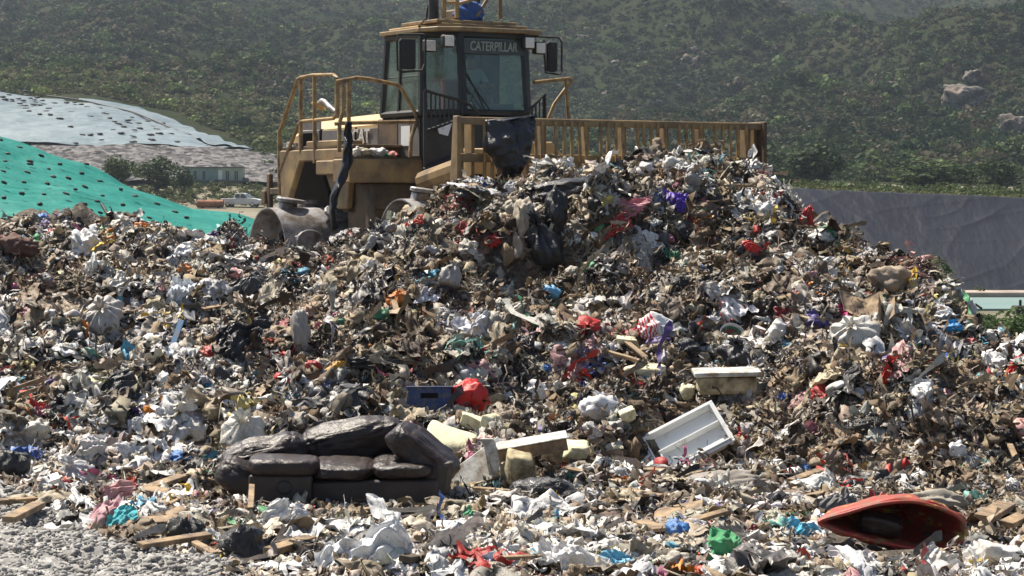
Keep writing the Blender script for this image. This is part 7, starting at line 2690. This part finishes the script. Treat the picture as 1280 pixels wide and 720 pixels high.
ORD = ['', 'second ', 'third ', 'fourth ', 'fifth ', 'sixth ', 'seventh ', 'eighth ', 'ninth ', 'tenth ']
NOUN = {'plastic_bag': 'plastic bag', 'plastic_film': 'piece of plastic film', 'rag': 'crumpled rag', 'cardboard_scrap': 'cardboard scrap', 'plastic_bottle': 'plastic bottle', 'foam_scrap': 'foam scrap', 'wood_offcut': 'wooden offcut'}
GRP = {'plastic_bag': 'plastic bags strewn over the heap', 'plastic_film': 'pieces of film strewn over the heap', 'rag': 'rags strewn over the heap', 'cardboard_scrap': 'cardboard scraps strewn over the heap',
       'plastic_bottle': 'plastic bottles strewn over the heap', 'foam_scrap': 'foam scraps strewn over the heap', 'wood_offcut': 'wooden offcuts strewn over the heap'}
bins = {}
for rec in AUTO:
    o, nm, cat, cnm, x, y, w_ = rec
    best = min(LAND, key=lambda q: math.hypot(q[0] - x, q[1] - y))
    dx, dy_ = x - best[0], y - best[1]
    ang = math.degrees(math.atan2(-dy_, dx)) % 360
    di = ['right of', 'up and right of', 'above', 'up and left of', 'left of', 'down and left of', 'below', 'down and right of'][int(((ang + 22.5) % 360) // 45)]
    bins.setdefault((nm, cnm, best[2], di), []).append((math.hypot(dx, dy_), o, cat))
for (nm, cnm, ph, di), L_ in bins.items():
    L_.sort(key=lambda q: q[0])
    for i, (d_, o, cat) in enumerate(L_):
        if len(L_) == 1:
            lab = '%s %s %s %s' % (cnm, NOUN[nm], di, ph)
        elif i == 0:
            lab = 'nearest %s %s %s %s' % (cnm, NOUN[nm], di, ph)
        else:
            lab = '%snearest %s %s %s %s' % (ORD[min(i, 9)], cnm, NOUN[nm], di, ph)
        tag(o, lab, cat, GRP[nm])

# ------------------------------------------------------------------ haze, world, sun, camera
hz = MB().box(-700, 700, -8, 1420, -8, 330)
hm = bpy.data.materials.new('air_haze')
hm.use_nodes = True
nt = hm.node_tree
nt.nodes.remove(nt.nodes['Principled BSDF'])
pv = nt.nodes.new('ShaderNodeVolumePrincipled')
pv.inputs['Color'].default_value = (0.72, 0.84, 1.0, 1)
pv.inputs['Density'].default_value = 0.00012
pv.inputs['Anisotropy'].default_value = 0.25
nt.links.new(pv.outputs[0], nt.nodes['Material Output'].inputs['Volume'])
ho = hz.build('haze', hm)
tag(ho, 'thin pale air haze between the heap and the far hillside', 'haze', kind='stuff')

w = bpy.data.worlds.new('World')
SC.world = w
w.use_nodes = True
nt = w.node_tree
sky = nt.nodes.new('ShaderNodeTexSky')
sky.sky_type = 'NISHITA'
sky.sun_disc = False
SUN_EL = math.radians(60)
SUN_AZ = math.radians(-50)      # clockwise from +Y: left and behind the heap
sky.sun_elevation = SUN_EL
sky.sun_rotation = SUN_AZ
sky.dust_density = 2.0
bg = nt.nodes['Background']
nt.links.new(sky.outputs[0], bg.inputs[0])
bg.inputs[1].default_value = 0.065
sd = bpy.data.lights.new('sun', 'SUN')
sd.energy = 5.0
sd.angle = math.radians(0.5)
sd.color = (1.0, 0.92, 0.79)
so = bpy.data.objects.new('sun', sd)
C.objects.link(so)
d = Vector((math.sin(SUN_AZ) * math.cos(SUN_EL), math.cos(SUN_AZ) * math.cos(SUN_EL), math.sin(SUN_EL)))
so.rotation_euler = d.to_track_quat('Z', 'Y').to_euler()
so.location = (0, 0, 60)

cd = bpy.data.cameras.new('camera')
cam = bpy.data.objects.new('camera', cd)
C.objects.link(cam)
cam.location = (0, 0, CAMZ)
cam.rotation_euler = (math.pi / 2 - PITCH, 0, 0)
cd.sensor_width = 36
cd.lens = 36 * FPX / 1280
cd.clip_end = 4000
cd.clip_start = 0.5
SC.camera = cam
SC.view_settings.view_transform = 'Standard'
SC.view_settings.look = 'None'
SC.view_settings.exposure = 0.93
SC.view_settings.gamma = 1
SC.cycles.use_denoising = True
SC.cycles.max_bounces = 6
SC.cycles.diffuse_bounces = 3
SC.cycles.glossy_bounces = 3
SC.cycles.transmission_bounces = 4
SC.cycles.transparent_max_bounces = 12
SC.cycles.volume_bounces = 0
SC.cycles.volume_step_rate = 5
SC.cycles.sample_clamp_indirect = 6
